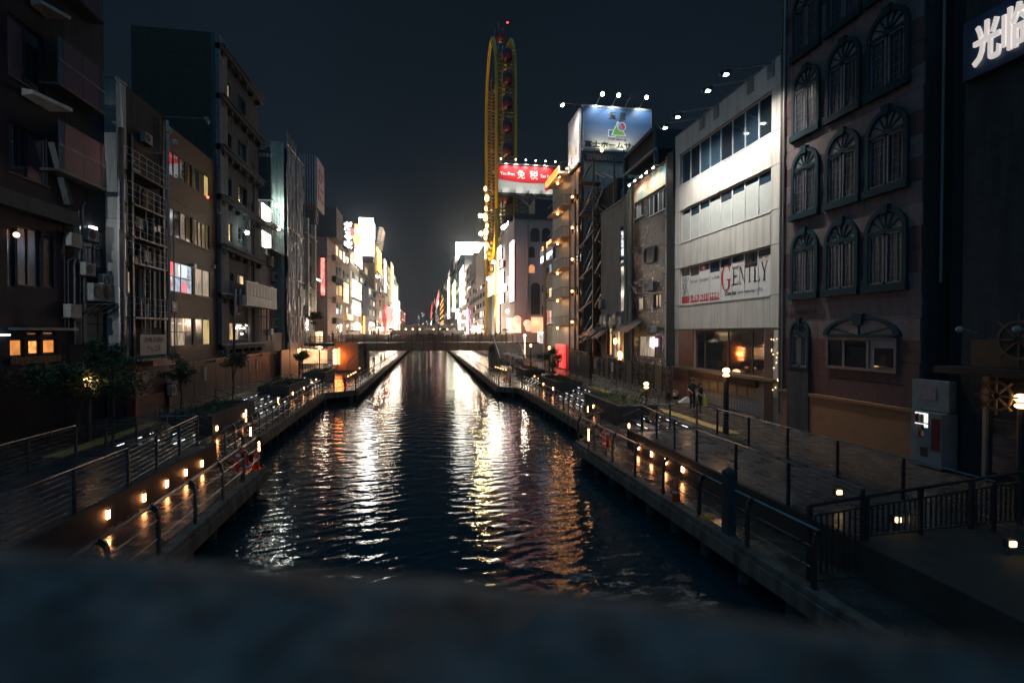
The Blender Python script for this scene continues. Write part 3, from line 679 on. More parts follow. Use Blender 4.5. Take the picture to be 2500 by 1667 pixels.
# ================================================================== the parapet the camera leans on
pa = gnd(-260, 1300, CAM.z - .15); pc = gnd(1250, 1413, CAM.z - .15); pe = gnd(2700, 1590, CAM.z - .15)
def parapet():
    bm = bmesh.new(); zt = CAM.z - .15; nx, ny = 150, 26
    line = [pa + (pa - pc) * 9, pa, pc, pe, pe + (pe - pc) * 9]
    vs = []; rs = np.random.RandomState(5)
    L0 = [0]; 
    for a_, b_ in zip(line, line[1:]): L0.append(L0[-1] + (b_ - a_).length)
    for i in range(nx + 1):
        s = L0[1] - .05 + (L0[3] - L0[1] + .1) * (i / nx); k = min(3, max(0, [j for j in range(5) if L0[j] <= s][-1])); k = min(k, 3)
        p = line[k].lerp(line[k + 1], (s - L0[k]) / (L0[k + 1] - L0[k])); row = []
        for j in range(ny + 1):
            y = p.y - .62 * (j / ny); z = zt + .0007 * math.sin(s * 61 + y * 37) + .0008 * math.sin(s * 23 - y * 51) - (.004 if j == 0 else 0)
            row.append(bm.verts.new((p.x, y, z)))
        row.insert(0, bm.verts.new((p.x, p.y + .01, zt - .25))); vs.append(row)
    for i in range(nx):
        for j in range(ny + 1): f = bm.faces.new((vs[i][j], vs[i][j + 1], vs[i + 1][j + 1], vs[i + 1][j])); f.smooth = True
    me = D.meshes.new('stone_parapet'); bm.normal_update(); bm.to_mesh(me); bm.free(); me.materials.append(granite)
    o = link('stone_parapet', me); tag(o, 'rough blurred stone parapet of the bridge right in front of the camera', 'parapet')
parapet()
# ================================================================== building kit
def walls(root, F, s0, s1, z0, z1, depth, m, holes=(), rec=.22, name='wall', side=None):
    """front wall with real openings and reveals, body behind"""
    ss = sorted({s0, s1, *[h[0] for h in holes], *[h[1] for h in holes]}); zs = sorted({z0, z1, *[h[2] for h in holes], *[h[3] for h in holes]})
    ss = [s for s in ss if s0 <= s <= s1]; zs = [z for z in zs if z0 <= z <= z1]; mb = MB()
    for a, b in zip(ss, ss[1:]):
        for c, d in zip(zs, zs[1:]):
            ms = (a + b) / 2; mz = (c + d) / 2
            if any(h[0] < ms < h[1] and h[2] < mz < h[3] for h in holes): continue
            mb.quad(F.p(a, c), F.p(b, c), F.p(b, d), F.p(a, d))
    for a, b, c, d in holes:
        mb.quad(F.p(a, c), F.p(a, d), F.p(a, d, -rec), F.p(a, c, -rec)); mb.quad(F.p(b, d), F.p(b, c), F.p(b, c, -rec), F.p(b, d, -rec))
        mb.quad(F.p(b, c), F.p(a, c), F.p(a, c, -rec), F.p(b, c, -rec)); mb.quad(F.p(a, d), F.p(b, d), F.p(b, d, -rec), F.p(a, d, -rec))
    mb.quad(F.p(s0, z0, -rec), F.p(s0, z0), F.p(s0, z1), F.p(s0, z1, -rec)); mb.quad(F.p(s1, z0), F.p(s1, z0, -rec), F.p(s1, z1, -rec), F.p(s1, z1))
    mb.quad(F.p(s0, z1), F.p(s1, z1), F.p(s1, z1, -rec), F.p(s0, z1, -rec))
    mb.fb(F, s0, s1, z0, z1, -depth, -rec, 1 if side else 0); return build(name, mb, [m, side] if side else m, root)
def bldg(label, F, s0, s1, z1, depth, m, holes=(), z0=ZU, rec=.22, cat='building', name='building', group=None, side=None):
    t = thing(name, label, cat, F.p((s0 + s1) / 2, z0, -depth / 2), group); walls(t, F, s0, s1, z0, z1, depth, m, holes, rec, side=side); return t
def window(root, F, s0, s1, z0, z1, cols, panes, fm=alu, d=-.14, fw=.055, rows=1, splits=None, sill=False, top=None, name='window'):
    """frame with one pane per light; panes: a material or a list cycled left to right"""
    fr = MB(); f = fr.fb
    f(F, s0, s1, z0, z0 + fw, d, d + .07); f(F, s0, s1, z1 - fw, z1, d, d + .07)
    f(F, s0, s0 + fw, z0 + fw, z1 - fw, d, d + .07); f(F, s1 - fw, s1, z0 + fw, z1 - fw, d, d + .07)
    cs = splits or [s0 + (s1 - s0) * k / cols for k in range(1, cols)]
    for c in cs: f(F, c - fw / 2, c + fw / 2, z0 + fw, z1 - fw, d, d + .065)
    rz = [z0 + (z1 - z0) * k / rows for k in range(1, rows)]
    for r in rz: f(F, s0 + fw, s1 - fw, r - fw / 2, r + fw / 2, d + .002, d + .06)
    if sill: f(F, s0 - .05, s1 + .05, z0 - .06, z0 + .001, d, .08)
    w = build(name, fr, fm, root); E = [s0] + list(cs) + [s1]; Z = [z0] + rz + [z1]; k = 0
    if not isinstance(panes, (list, tuple)): panes = [panes]
    for r in range(len(Z) - 1):
        for c in range(len(E) - 1):
            pm = panes[k % len(panes)]; k += 1
            build('pane', MB().fb(F, E[c] + .01, E[c + 1] - .01, Z[r] + .01, Z[r + 1] - .01, d + .01, d + .025), pm, w)
    return w
def S(F, u): return F.uv(u, 813)[0]
def Zz(F, u, v): return F.uv(u, v)[1]
def ac(root, F, s, z, w=.8, h=.6, d=.34, brack=True, name='air_conditioner'):
    o = build(name, MB().fb(F, s, s + w, z, z + h, .06, .06 + d), ac_grey, root)
    cx, cz, r = s + w * .38, z + h * .5, h * .38; ring = [(cx + r * math.cos(a), cz + r * math.sin(a)) for a in [2 * math.pi * k / 12 for k in range(12)]]
    build('fan_grille', MB().prism(F, ring, .06 + d, .06 + d + .015), dark_metal, o)
    if brack: build('bracket', MB().fb(F, s - .05, s + w + .05, z - .05, z, .0, .06 + d + .05), dark_metal, o)
    return o
def floodlight(root, F, s, z, out, drop=.12, m=lamp_white, r=.12, arm=alu, lit=True, name='floodlight', tilt=.25):
    """arm from the wall, lamp head at its end looking back down at the wall"""
    o = build(name, MB().tube([F.p(s, z, 0), F.p(s, z + .05, out)], .035, 6), arm, root)
    h = MB().tube([F.p(s, z + .08, out + .1), F.p(s, z - drop * .2, out - .03), F.p(s, z - drop, out - .12)], [r * .6, r * 1.1, r * 1.25], 10)
    build('lamp_head', h, dark_metal if lit else mat('lamp_shell', (.35, .4, .43), .3, metal=.6), o, True)
    build('lamp_glass', MB().sphere(F.p(s, z - drop - .02, out - .13), r * 1.02, 10, 6), m if lit else glass_g, o, True)
    return o
def spot(p, target, power, col=(.9, .95, 1), size=80, blend=.6, rad=.12, name='floodlight_beam'):
    l = D.lights.new(name, 'SPOT'); l.energy = power; l.color = col; l.spot_size = R(size); l.spot_blend = blend; l.shadow_soft_size = rad
    o = D.objects.new(name, l); COL.objects.link(o); o.location = p; o.rotation_euler = (V(target) - V(p)).to_track_quat('-Z', 'Y').to_euler(); return o
def pt(p, power, col=(1, .6, .28), rad=.1, name='lamp_light'):
    l = D.lights.new(name, 'POINT'); l.energy = power; l.color = col; l.shadow_soft_size = rad
    o = D.objects.new(name, l); COL.objects.link(o); o.location = p; return o
# ================================================================== RIGHT BANK
F = FR
# ---------------- white building with GENTLY windows
a, b = S(F, 1903), S(F, 1648); a, b = min(a, b), max(a, b)          # s runs towards the camera: a = far... (s = -Y)
zt = Zz(F, 1770, (338 + 141) / 2 + 6)
zt = (Zz(F, 1648, 338) + Zz(F, 1901, 141)) / 2
w0, w1 = min(S(F, 1660), S(F, 1881)), max(S(F, 1660), S(F, 1881))
r4 = (Zz(F, 1880, 327), Zz(F, 1880, 225)); r3 = (Zz(F, 1881, 516), Zz(F, 1881, 411)); r2 = (Zz(F, 1883, 720), Zz(F, 1883, 600))
zb = Zz(F, 1770, 802); g0, g1 = min(S(F, 1696), S(F, 1866)), max(S(F, 1696), S(F, 1866)); zg0 = Zz(F, 1866, 921); zg1 = zb - .06
holes = [(w0, w1, *r4), (w0, w1, *r3), (w0, w1, *r2), (g0, g1, zg0, zg1), (min(S(F, 1690), S(F, 1850)), max(S(F, 1690), S(F, 1850)), ZU + .12, zg0 - .55)]
wb = bldg('floodlit white office building with three rows of sliding windows and a club sign', F, a, b, zt, 14, beige_wall, holes)
# white cladding panels with open joints
bands = [(r4[1] + .02, zt), (r3[1] + .02, r4[0] - .02), (r2[1] + .02, r3[0] - .02), (zb, r2[0] - .02)]
for (c, d) in bands:
    n = 1
    xs = [a + (b - a) * k / 3 for k in range(4)] if False else [a, w0 - .01, (w0 + w1) / 2, w1 + .01, b]
    for s_, e_ in zip(xs, xs[1:]): build('cladding_panel', MB().fb(F, s_ + .012, e_ - .012, c + .012, d - .012, .003, .05), white_wall, wb)
for (c, d) in (r4, r3, r2):
    for s_, e_ in ((a, w0 - .01), (w1 + .01, b)): build('cladding_panel', MB().fb(F, s_ + .012, e_ - .012, c, d, .003, .048), white_wall, wb)
build('roof_coping', MB().fb(F, a - .02, b + .02, zt, zt + .06, -.3, .09), alu, wb)
# side wall facing the camera is part of the body; window rows
cs8 = [w0 + (w1 - w0) * k / 8 for k in range(1, 8)]
window(wb, F, w0, w1, *r4, 8, [glass_b, glass_d, glass_b, glass_b, glass_d, glass_b, glass_b, glass_d], white_paint, splits=cs8, sill=True)
wr3 = window(wb, F, w0, w1, *r3, 8, [glass_b], white_paint, splits=cs8, sill=True)
wr2 = window(wb, F, w0, w1, *r2, 8, [glass_b], white_paint, splits=cs8, sill=True)
drop3 = [.16, .2, .14, .22, .24, .2, .26, .1]; pan_d = -.112
for k in range(8):
    s_ = w0 + (w1 - w0) * k / 8; e_ = w0 + (w1 - w0) * (k + 1) / 8; H = r3[1] - r3[0]
    build('blind', MB().fb(F, s_ + .05, e_ - .05, r3[0] + .06, r3[1] - H * (.14 + .07 * ((k * 5) % 3)), pan_d, pan_d + .012), blind, wr3)
    H = r2[1] - r2[0]; build('white_window_film', MB().fb(F, s_ + .045, e_ - .045, r2[0] + .06, r2[1] - H * (.22, .26, .18, .28, .22, .16, .34, .16)[k], pan_d, pan_d + .012), white_paint, wr2)
    if k < 4: build('red_window_film', MB().fb(F, s_ + .045, e_ - .045, r2[0] + .06, r2[0] + .06 + H * .2, pan_d + .013, pan_d + .017), mat('red_film', (.50, .03, .05), .4, var=.05), wr2)
# lettering on the films; P(x, y): x 0..1 along the window, y 0..1 up it
Wd = w1 - w0; Hh = r2[1] - r2[0]; wx = lambda x: w0 + Wd * x; wy = lambda y: r2[0] + Hh * y
td = pan_d + .02; ink = mat('black_lettering', (.02, .02, .022), .5); redl = mat('red_lettering', (.45, .02, .04), .5); whl = mat('white_lettering', (.75, .74, .72), .5); greyl = mat('grey_lettering', (.16, .15, .15), .5)
def glyph(ch):      # seriffed capitals on a 0..1 box as polygons
    h, t, w = .07, .05, .17
    if ch == 'T': return [[(0, .93), (1, .93), (1, 1), (0, 1)], [(.42, 0), (.58, 0), (.58, .95), (.42, .95)], [(.3, 0), (.7, 0), (.7, .04), (.3, .04)], [(0, .8), (.06, .93), (0, .95)], [(1, .8), (1, .95), (.94, .93)]]
    if ch == 'L': return [[(.12, 0), (.3, 0), (.3, 1), (.12, 1)], [(.0, .96), (.42, .96), (.42, 1), (0, 1)], [(0, 0), (1, 0), (1, .06), (0, .06)], [(.92, .04), (1, .04), (1, .24), (.96, .24)]]
    if ch == 'E': return [[(.12, 0), (.3, 0), (.3, 1), (.12, 1)], [(0, .95), (.95, .95), (.95, 1), (0, 1)], [(0, 0), (1, 0), (1, .05), (0, .05)], [(.28, .48), (.78, .48), (.78, .53), (.28, .53)], [(.9, .8), (.95, .8), (.95, .97), (.9, .97)], [(.95, .03), (1, .03), (1, .22), (.96, .22)], [(.74, .42), (.78, .42), (.78, .6), (.74, .6)]]
    if ch == 'N': return [[(.1, 0), (.16, 0), (.16, 1), (.1, 1)], [(.84, 0), (.9, 0), (.9, 1), (.84, 1)], [(.08, 1), (.28, 1), (.9, 0), (.76, 0)], [(0, .97), (.28, .97), (.28, 1), (0, 1)], [(0, 0), (.28, 0), (.28, .03), (0, .03)], [(.72, .97), (1, .97), (1, 1), (.72, 1)]]
    if ch == 'Y': return [[(.42, 0), (.58, 0), (.58, .48), (.42, .48)], [(.06, 1), (.24, 1), (.58, .44), (.42, .44)], [(.80, 1), (.88, 1), (.58, .46), (.50, .46)], [(0, .97), (.34, .97), (.34, 1), (0, 1)], [(.7, .97), (1, .97), (1, 1), (.7, 1)], [(.3, 0), (.7, 0), (.7, .04), (.3, .04)]]
    out = []; n = 22
    for k in range(n):      # G
        a0 = math.radians(48 + 264 * k / n); a1 = math.radians(48 + 264 * (k + 1) / n)
        wt = lambda a: .06 + .14 * max(0, -math.cos(a))
        o = lambda a: (.5 + .5 * math.cos(a), .5 + .5 * math.sin(a)); i_ = lambda a: (.5 + (.5 - wt(a)) * math.cos(a), .5 + .46 * math.sin(a))
        out.append([o(a0), o(a1), i_(a1), i_(a0)][::-1])
    return out + [[(.72, .06), (.88, .12), (.88, .42), (.72, .42)], [(.6, .40), (1, .40), (1, .44), (.6, .44)], [(.82, .72), (.88, .72), (.88, .98), (.84, .98)]]
def serif(word, s0, s1, z0, z1, m, widths):
    tot = sum(widths); x = s0
    for ch, w in zip(word, widths):
        cw = (s1 - s0) * w / tot; g = MB()
        for q_ in glyph(ch): g.prism(F, [(x + (px_ * .88 + .06) * cw, z0 + py_ * (z1 - z0)) for px_, py_ in q_], td, td + .008)
        build('lettering', g, m, wr2); x += cw
serif('G', wx(.505), wx(.625), wy(.22), wy(.83), redl, [1]); serif('ENTLY', wx(.63), wx(.965), wy(.33), wy(.72), ink, [1, 1.15, 1, 1, 1.05])
text('Osaka', F, wx(.555), wx(.67), wy(.10), wy(.20), ink, wr2, td, .006, .02, shear=.25); text('produce by S.P.L', F, wx(.69), wx(.92), wy(.09), wy(.19), greyl, wr2, td, .006, .0, shear=.2)
text('c l u b', F, wx(.80), wx(.965), wy(.79), wy(.86), greyl, wr2, td, .006); build('red_line', MB().fb(F, wx(.625), wx(.965), wy(.745), wy(.752), td, td + .004), redl, wr2)
text('2F', F, wx(.885), wx(.935), wy(.83), wy(.975), greyl, wr2, td, .006); text('当ビル', F, wx(.765), wx(.87), wy(.86), wy(.97), greyl, wr2, td - .01, .006)
text('STAR PROJECT LINK', F, wx(.135), wx(.495), wy(.53), wy(.62), greyl, wr2, td, .005, -.008)
for (x0_, y0_, x1_, y1_) in ((.02, .74, .115, .22), (.105, .70, .02, .24)): build('logo_stroke', MB().bar(F.p(wx(x0_), wy(y0_), td + .003), F.p(wx(x1_), wy(y1_), td + .003), .015), greyl, wr2)
text('S', F, wx(.018), wx(.038), wy(.43), wy(.56), greyl, wr2, td, .005); text('P', F, wx(.045), wx(.068), wy(.26), wy(.38), greyl, wr2, td, .005); text('O', F, wx(.05), wx(.072), wy(.63), wy(.74), ink, wr2, td, .005)
text('tel.', F, wx(.135), wx(.155), wy(.09), wy(.16), whl, wr2, td, .005); text('06', F, wx(.165), wx(.235), wy(.085), wy(.235), whl, wr2, td, .005, .01)
text('6211', F, wx(.262), wx(.36), wy(.085), wy(.235), whl, wr2, td, .005, .01); text('4440', F, wx(.385), wx(.495), wy(.085), wy(.235), whl, wr2, td, .005, .01)
# floodlights on long arms over the roof edge, and their light
roofl = [(1769, 183), (1725, 223), (1651.5, 287), (1620.7, 313)]
for (u, v) in roofl:
    G = Fr((13.9, 0, 0), (-1, 0, 0)); s_, z_ = G.uv(u, v)
    o = build('floodlight', MB().bar(F.p(s_ - .15, zt - .05, .05), F.p(s_, z_ + .22, 2.62), .07), alu, wb); build('mounting_plate', MB().fb(F, s_ - .4, s_ + .1, zt - .75, zt + .04, .05, .10), alu, o)
    c = G.p(s_, z_); build('lamp_head', MB().tube([c + V((.32, 0, .25)), c + V((.1, 0, .14)), c + V((-.22, 0, .02))], [.08, .17, .1], 10), dark_metal, o, True)
    build('lamp_glass', MB().sphere(c + V((.02, 0, .02)), .16, 12, 6, sc=(1.25, .8, .45)), lamp_white, o, True)
    spot(c + V((.1, 0, -.09)), F.p(s_, z_ - 7.0, 0), 1500, (1, .95, .87), size=112, blend=1)
# ground floor glazing, red column, ledge, storefront
gz = window(wb, F, g0, g1, zg0, zg1, 4, [glass_d], brown_metal, splits=[g0 + (g1 - g0) * f_ for f_ in (.16, .52, .84)], fw=.07)
c0, c1 = min(S(F, 1659), S(F, 1694)), max(S(F, 1659), S(F, 1694)); build('red_wall_panel', MB().fb(F, c0, c1, zg0 + .1, zg1, .01, .06), red_dark, wb)
text('天', F, (c0 + c1) / 2 - .05, (c0 + c1) / 2 + .3, zg0 + 1.9, zg0 + 2.25, ochre_stone, wb, .062, .01); text('石', F, (c0 + c1) / 2 - .05, (c0 + c1) / 2 + .3, zg0 + 1.3, zg0 + 1.62, ochre_stone, wb, .062, .01)
c0, c1 = min(S(F, 1868), S(F, 1889)), max(S(F, 1868), S(F, 1889)); bk = MB().fb(F, -.3, .3, 0, .06, -.03, .03); 
y_ = ZU
brk = MB()
while y_ < zb - .1:
    brk.fb(F, c0, c1, y_, y_ + .065, .0, .04); y_ += .085
build('brick_courses', brk, mat('red_brown_brick', (.16, .09, .07), .7, var=.3), wb)
c0, c1 = min(S(F, 1891), S(F, 1902)), max(S(F, 1891), S(F, 1902)); build('white_side_panel', MB().fb(F, c0, c1, zg0 - .9, zb - .1, .01, .05), white_wall, wb)
for k in range(14): build('fairy_light', MB().sphere(F.p((c0 if k % 2 else c1) + rnd.uniform(-.1, .1), zg0 - .8 + (zb - zg0 + .5) * rnd.random(), .1), .024, 6, 4), glow('fairy_bulb', (1, .68, .34), 5), wb)
ledge = MB().fb(F, a, b, zg0 - .16, zg0 - .02, .0, .34); build('ledge', ledge, brown_metal, wb)
cx0, cx1 = min(S(F, 1648), S(F, 1686)), max(S(F, 1648), S(F, 1686)); build('corner_pier', MB().fb(F, cx0 - .2, cx1, ZU, zg0 - .17, .005, .22), mat('pink_pier', (.30, .12, .09), .6), wb)
h4 = holes[4]; shop = build('shop_front', MB().fb(F, h4[0], h4[1], h4[2], h4[3], -.2, -.14), mat('shop_ochre', (.36, .22, .12), .7, var=.2), wb)
build('fascia', MB().fb(F, h4[0] - .1, h4[1] + .1, h4[3], h4[3] + .38, .005, .16), red_stone, wb)
zm = h4[2] + (h4[3] - h4[2]) * .5; nn = 7
for k in range(nn):
    s_ = h4[0] + (h4[1] - h4[0]) * k / nn; e_ = h4[0] + (h4[1] - h4[0]) * (k + 1) / nn
    build('wood_panel', MB().fb(F, s_ + .07, e_ - .07, zm + .1, h4[3] - .08, -.14, -.09), mat('warm_panel', (.42, .29, .16), .6, var=.15), shop)
lat = MB(); n = 46
for k in range(n + 1): s_ = h4[0] + (h4[1] - h4[0]) * k / n; lat.fb(F, s_ - .012, s_ + .012, h4[2] + .05, zm - .02, -.09, -.07)
for k in range(6): z_ = h4[2] + .05 + (zm - h4[2] - .07) * k / 5; lat.fb(F, h4[0], h4[1], z_ - .012, z_ + .012, -.088, -.072)
build('lattice', lat, white_paint, shop); build('lattice_rail', MB().fb(F, h4[0], h4[1], zm - .02, zm + .08, -.13, -.04), mat('pale_wood', (.40, .28, .18), .6), shop)
build('plinth', MB().fb(F, h4[0] - .2, h4[1] + .2, ZU, ZU + .12, -.1, .3), red_stone, shop)
for k in range(3): build('entrance_step', MB().fb(F, -S(F, 1903) * 0 + a + .0, a + .9, ZU, ZU + .17 * (3 - k), -.1 + .0, .3 + .28 * k), beige_wall, wb)
pt(F.p(h4[0] + 2.2, zm + 1.1, 1.4), 16, (1, .62, .32), .25, 'shop_glow_lamp')
# ---------------- pink stone building with arched windows
a2, b2 = min(S(F, 2252), S(F, 1908)), max(S(F, 2252), S(F, 1908)); zt2 = 27.5; zg = Zz(F, 2058, 822)
ps = bldg('pink stone building with teal arched windows and an ochre base', F, a2, b2, zt2, 14, dark_conc)
zs_ = [];
# stone cladding panels
rows_ = []; z = ZU + 1.75; zo = z
while z < zt2 - .1: rows_.append((z, min(z + .78, zt2))); z += .78
bandz = []
colw = 1.16
arch_rows = [(705, 515, 2167), (470, 270, 2167)]
zmid = lambda vt, vb, u: (Zz(F, u, vt) + Zz(F, u, vb)) / 2
fl_m = [zmid(569, 722, 1968), zmid(368, 529, 1968), zmid(165, 337, 1968)]; fl_m.append(fl_m[2] + (fl_m[2] - fl_m[1]))
for i, (c, d) in enumerate(rows_):
    mid = (c + d) / 2; dark = any(-.3 < (mid - (f_ - .75)) < .2 or .55 < (mid - (f_ - .75)) < 1.35 for f_ in fl_m)
    s_ = a2 + (0 if i % 2 else -.5)
    while s_ < b2:
        e_ = min(s_ + colw, b2); s2 = max(s_, a2)
        if e_ - s2 > .06: build('stone_panel', MB().fb(F, s2 + .007, e_ - .007, c + .007, d - .007, .0, rnd.uniform(.045, .053)), red_stone if (dark or mid < zg) else pink_stone, ps)
        s_ += colw
build('base_course', MB().fb(F, a2, b2, ZU, ZU + 1.62, .003, .14), ochre_stone, ps); build('base_capping', MB().fb(F, a2, b2, ZU + 1.62, ZU + 1.74, .003, .2), ochre_stone, ps)
old_glass = glassm('old_dusty_glass', (.022, .026, .034), .3, spec=.4); old_glass2 = mat('drawn_net_curtain', (.04, .042, .048), .6, stretch=(9, 9, .6), var=.5)
def arched(root, s0, s1, z0, z1, d=.055, sill=.28, seg=False):
    """teal arched window: surround, keystone, fan bars, two casements with glazing bars"""
    w = s1 - s0; cx = (s0 + s1) / 2; ro = w / 2; t_ = w * .098 if not seg else .24; 
    zsp = z1 - (ro if not seg else ro * .42); n = 18; A = [math.pi * k / n for k in range(n + 1)]; ky = 1 if not seg else .42
    outer = [(cx + ro * math.cos(x), zsp + ro * ky * math.sin(x)) for x in A]; inner = [(cx + (ro - t_) * math.cos(x), zsp + (ro - t_) * ky * math.sin(x)) for x in A]
    mb = MB().strip(F, outer[::-1], inner[::-1], d, d + .11)
    if not seg:
        mb.fb(F, s0, s0 + t_, z0 + sill, zsp, d, d + .11); mb.fb(F, s1 - t_, s1, z0 + sill, zsp, d, d + .11)
        mb.fb(F, s0 - .05, s1 + .05, z0, z0 + sill, d, d + .19)
    wn = build('arched_window', mb, teal_trim, root)
    build('keystone', MB().prism(F, [(cx - t_ * .75, z1 - t_ * 1.4), (cx + t_ * .75, z1 - t_ * 1.4), (cx + t_, z1 + .09), (cx - t_, z1 + .09)], d, d + .16), teal_trim, wn)
    fan = [(cx, zsp)] + inner; build('fan_panel', MB().prism(F, inner, d, d + .03), mat('fan_panel_grey', (.24, .21, .21), .6), wn)
    fb_ = MB()
    for x in ([35, 62, 90, 118, 145] if not seg else [28, 90, 152]):
        x = math.radians(x); fb_.bar(F.p(cx, zsp, d + .05), F.p(cx + (ro - t_) * math.cos(x), zsp + (ro - t_) * ky * math.sin(x), d + .05), .05)
    fb_.fb(F, s0 + t_, s1 - t_, zsp - .07, zsp + .05, d, d + .1); build('fan_bars', fb_, teal_trim, wn)
    if seg: return wn, zsp
    L0, L1 = s0 + t_, s1 - t_; Z0, Z1 = z0 + sill, zsp - .07; fm = mat('grey_casement', (.13, .13, .15), .5)
    for (p0, p1) in ((L0, cx - .03), (cx + .03, L1)):
        fr = MB(); g = .075
        for q_ in ((p0, p1, Z0, Z0 + g), (p0, p1, Z1 - g, Z1), (p0, p0 + g, Z0, Z1), (p1 - g, p1, Z0, Z1)): fr.fb(F, *q_, d, d + .07)
        pw = (p1 - p0) / 3; ph = (Z1 - Z0) / 6
        for k in (1, 2): fr.fb(F, p0 + pw * k - .01, p0 + pw * k + .01, Z0, Z1, d + .02, d + .045)
        for k in range(1, 6): fr.fb(F, p0, p1, Z0 + ph * k - .01, Z0 + ph * k + .01, d + .02, d + .044)
        build('casement', fr, fm, wn); build('pane', MB().fb(F, p0 + .03, p1 - .03, Z0 + .03, Z1 - .03, d + .004, d + .018), (old_glass, old_glass2)[1 if (int(p0 * 3) + int(z0)) % 3 == 0 else 0], wn)
    return wn
cols = [((1935, 2001), 1968, [(569, 722), (368, 529), (165, 337)]), ((2017, 2100), 2058, [(544, 714), (323, 501), (102, 294)]), ((2115, 2219), 2167, [(515, 705), (270, 470), (30, 242)])]
for (ul, ur), uc, rr_ in cols:
    sa, sb_ = min(S(F, ul), S(F, ur)), max(S(F, ul), S(F, ur))
    for i, f_ in enumerate(fl_m):
        h_ = 1.74 if i < 9 else 0; arched(ps, sa, sb_, f_ - 1.53, f_ + 1.53)
sa, sb_ = min(S(F, 1934), S(F, 1982)), max(S(F, 1934), S(F, 1982)); z1_ = Zz(F, 1958, 781); arched(ps, sa, sb_, Zz(F, 1958, 898), z1_, sill=.05)
build('teal_door', MB().fb(F, sa - .05, sb_ + .05, ZU, Zz(F, 1958, 900), .06, .21), dark_conc, ps)
sa, sb_ = min(S(F, 2016), S(F, 2205)), max(S(F, 2016), S(F, 2205)); zz0, zz1 = Zz(F, 2110, 905), Zz(F, 2110, 772)
wn, zsp = arched(ps, sa, sb_, zz0, zz1, seg=True)
window(ps, F, sa + .15, sb_ - .15, zz0, zsp - .07, 3, [glass_d, glass_d, mat('pale_shutter', (.2, .2, .24), .5)], mat('bronze_frame', (.14, .11, .1), .5), d=.056, fw=.11, splits=[sa + .15 + (sb_ - sa - .3) * .28, sa + .15 + (sb_ - sa - .3) * .63])
build('inner_door', MB().fb(F, sb_ - 1.05, sb_ - .25, zz0 + .2, zsp - .45, .09, .13), glass_d, ps)
text('大原太陽ビル', F, min(S(F, 1918), S(F, 2000)), max(S(F, 1918), S(F, 2000)), Zz(F, 1958, 770), Zz(F, 1958, 757), mat('bronze_letters', (.12, .07, .05), .4, metal=.4), ps, .056, .02)
# drainpipes between the buildings
for u, m_ in ((1911, brown_metal), (1916, alu)): build('drainpipe', MB().tube([F.p(S(F, u), ZU + .6, .14), F.p(S(F, u), 23, .14)], .05, 8), m_, ps)
# ---------------- dark building at the right edge with the glowing sign
a3, b3 = -13.55, 9.0
re = bldg('dark building at the right edge behind the glowing characters', F, a3, b3, 24, 14, mat('dark_teal_wall', (.05, .06, .066), .8, wear=.3, spec=.1))
G = Fr((16.2, 0, 0), (-1, 0, 0))
# set-back wall and pipe in the gap
gp = bldg('dark recessed wall with a pale drainpipe between two right buildings', Fr((17.6, 0, 0), (-1, 0, 0)), -15.35, -13.5, 22, 8, dark_conc)
build('drainpipe', MB().tube([gnd(2293, 690, 11.0) * 0 + Fr((17.2, 0, 0), (-1, 0, 0)).p(S(Fr((17.2, 0, 0), (-1, 0, 0)), 2293), Zz(Fr((17.2, 0, 0), (-1, 0, 0)), 2293, 690)), Fr((17.2, 0, 0), (-1, 0, 0)).p(S(Fr((17.2, 0, 0), (-1, 0, 0)), 2293), 21)], .07, 8), pale_conc, gp)
def csign(body, u0, u1, v, h, name):
    s_ = (S(G, u0), S(G, u1)); z_ = Zz(G, (u0 + u1) / 2, v); text(body, G, min(s_), max(s_), z_ - h / 2, z_ + h / 2, neon_c, sg, .02, .09, .02)
sg = thing('character_sign', 'glowing white character sign high at the right edge', 'sign', G.p(S(G, 2440), 15))
csign('光', 2370, 2437, 106, 1.22, 0); csign('临', 2441, 2516, 66, 1.22, 0)
build('back_board', MB().fb(G, S(G, 2340), 4.0 if False else S(G, 2340) + 9, Zz(G, 2440, 160), Zz(G, 2440, 10), -.3, -.02), mat('halo_blue_board', (.015, .045, .11), .5), sg)  # bluish halo round the letters is put into the board colour
# shopfront below: awning, ship wheel signs, lamps
aw = thing('ship_wheel_shop', 'dark shop front with awning, brown sign board and ship wheel at right', 'shop front', G.p(-11, ZU))
build('awning', MB().fb(G, -13.4, 0, 4.75, 4.95, 0, .9), black, aw); build('sign_board', MB().fb(G, -12.9, -6, 4.98, 5.75, .1, .16), mat('brown_board', (.10, .055, .03), .6), aw)
for k in range(4): build('board_lamp', MB().sphere(G.p(-12.8 + 1.5 * k, 6.05, .7), .1, 8, 6).tube([G.p(-12.8 + 1.5 * k, 5.95, .1), G.p(-12.8 + 1.5 * k, 6.1, .7)], .02, 6), ac_grey, aw)
for k in range(6): build('pillar', MB().fb(G, -12.6 + 1.7 * k, -12.5 + 1.7 * k, ZU, 4.75, 0, .1), brown_metal if k % 2 else alu, aw)
build('shop_pane', MB().fb(G, -12.4, -2, ZU + .3, 4.7, -.05, -.02), glass_d, aw)
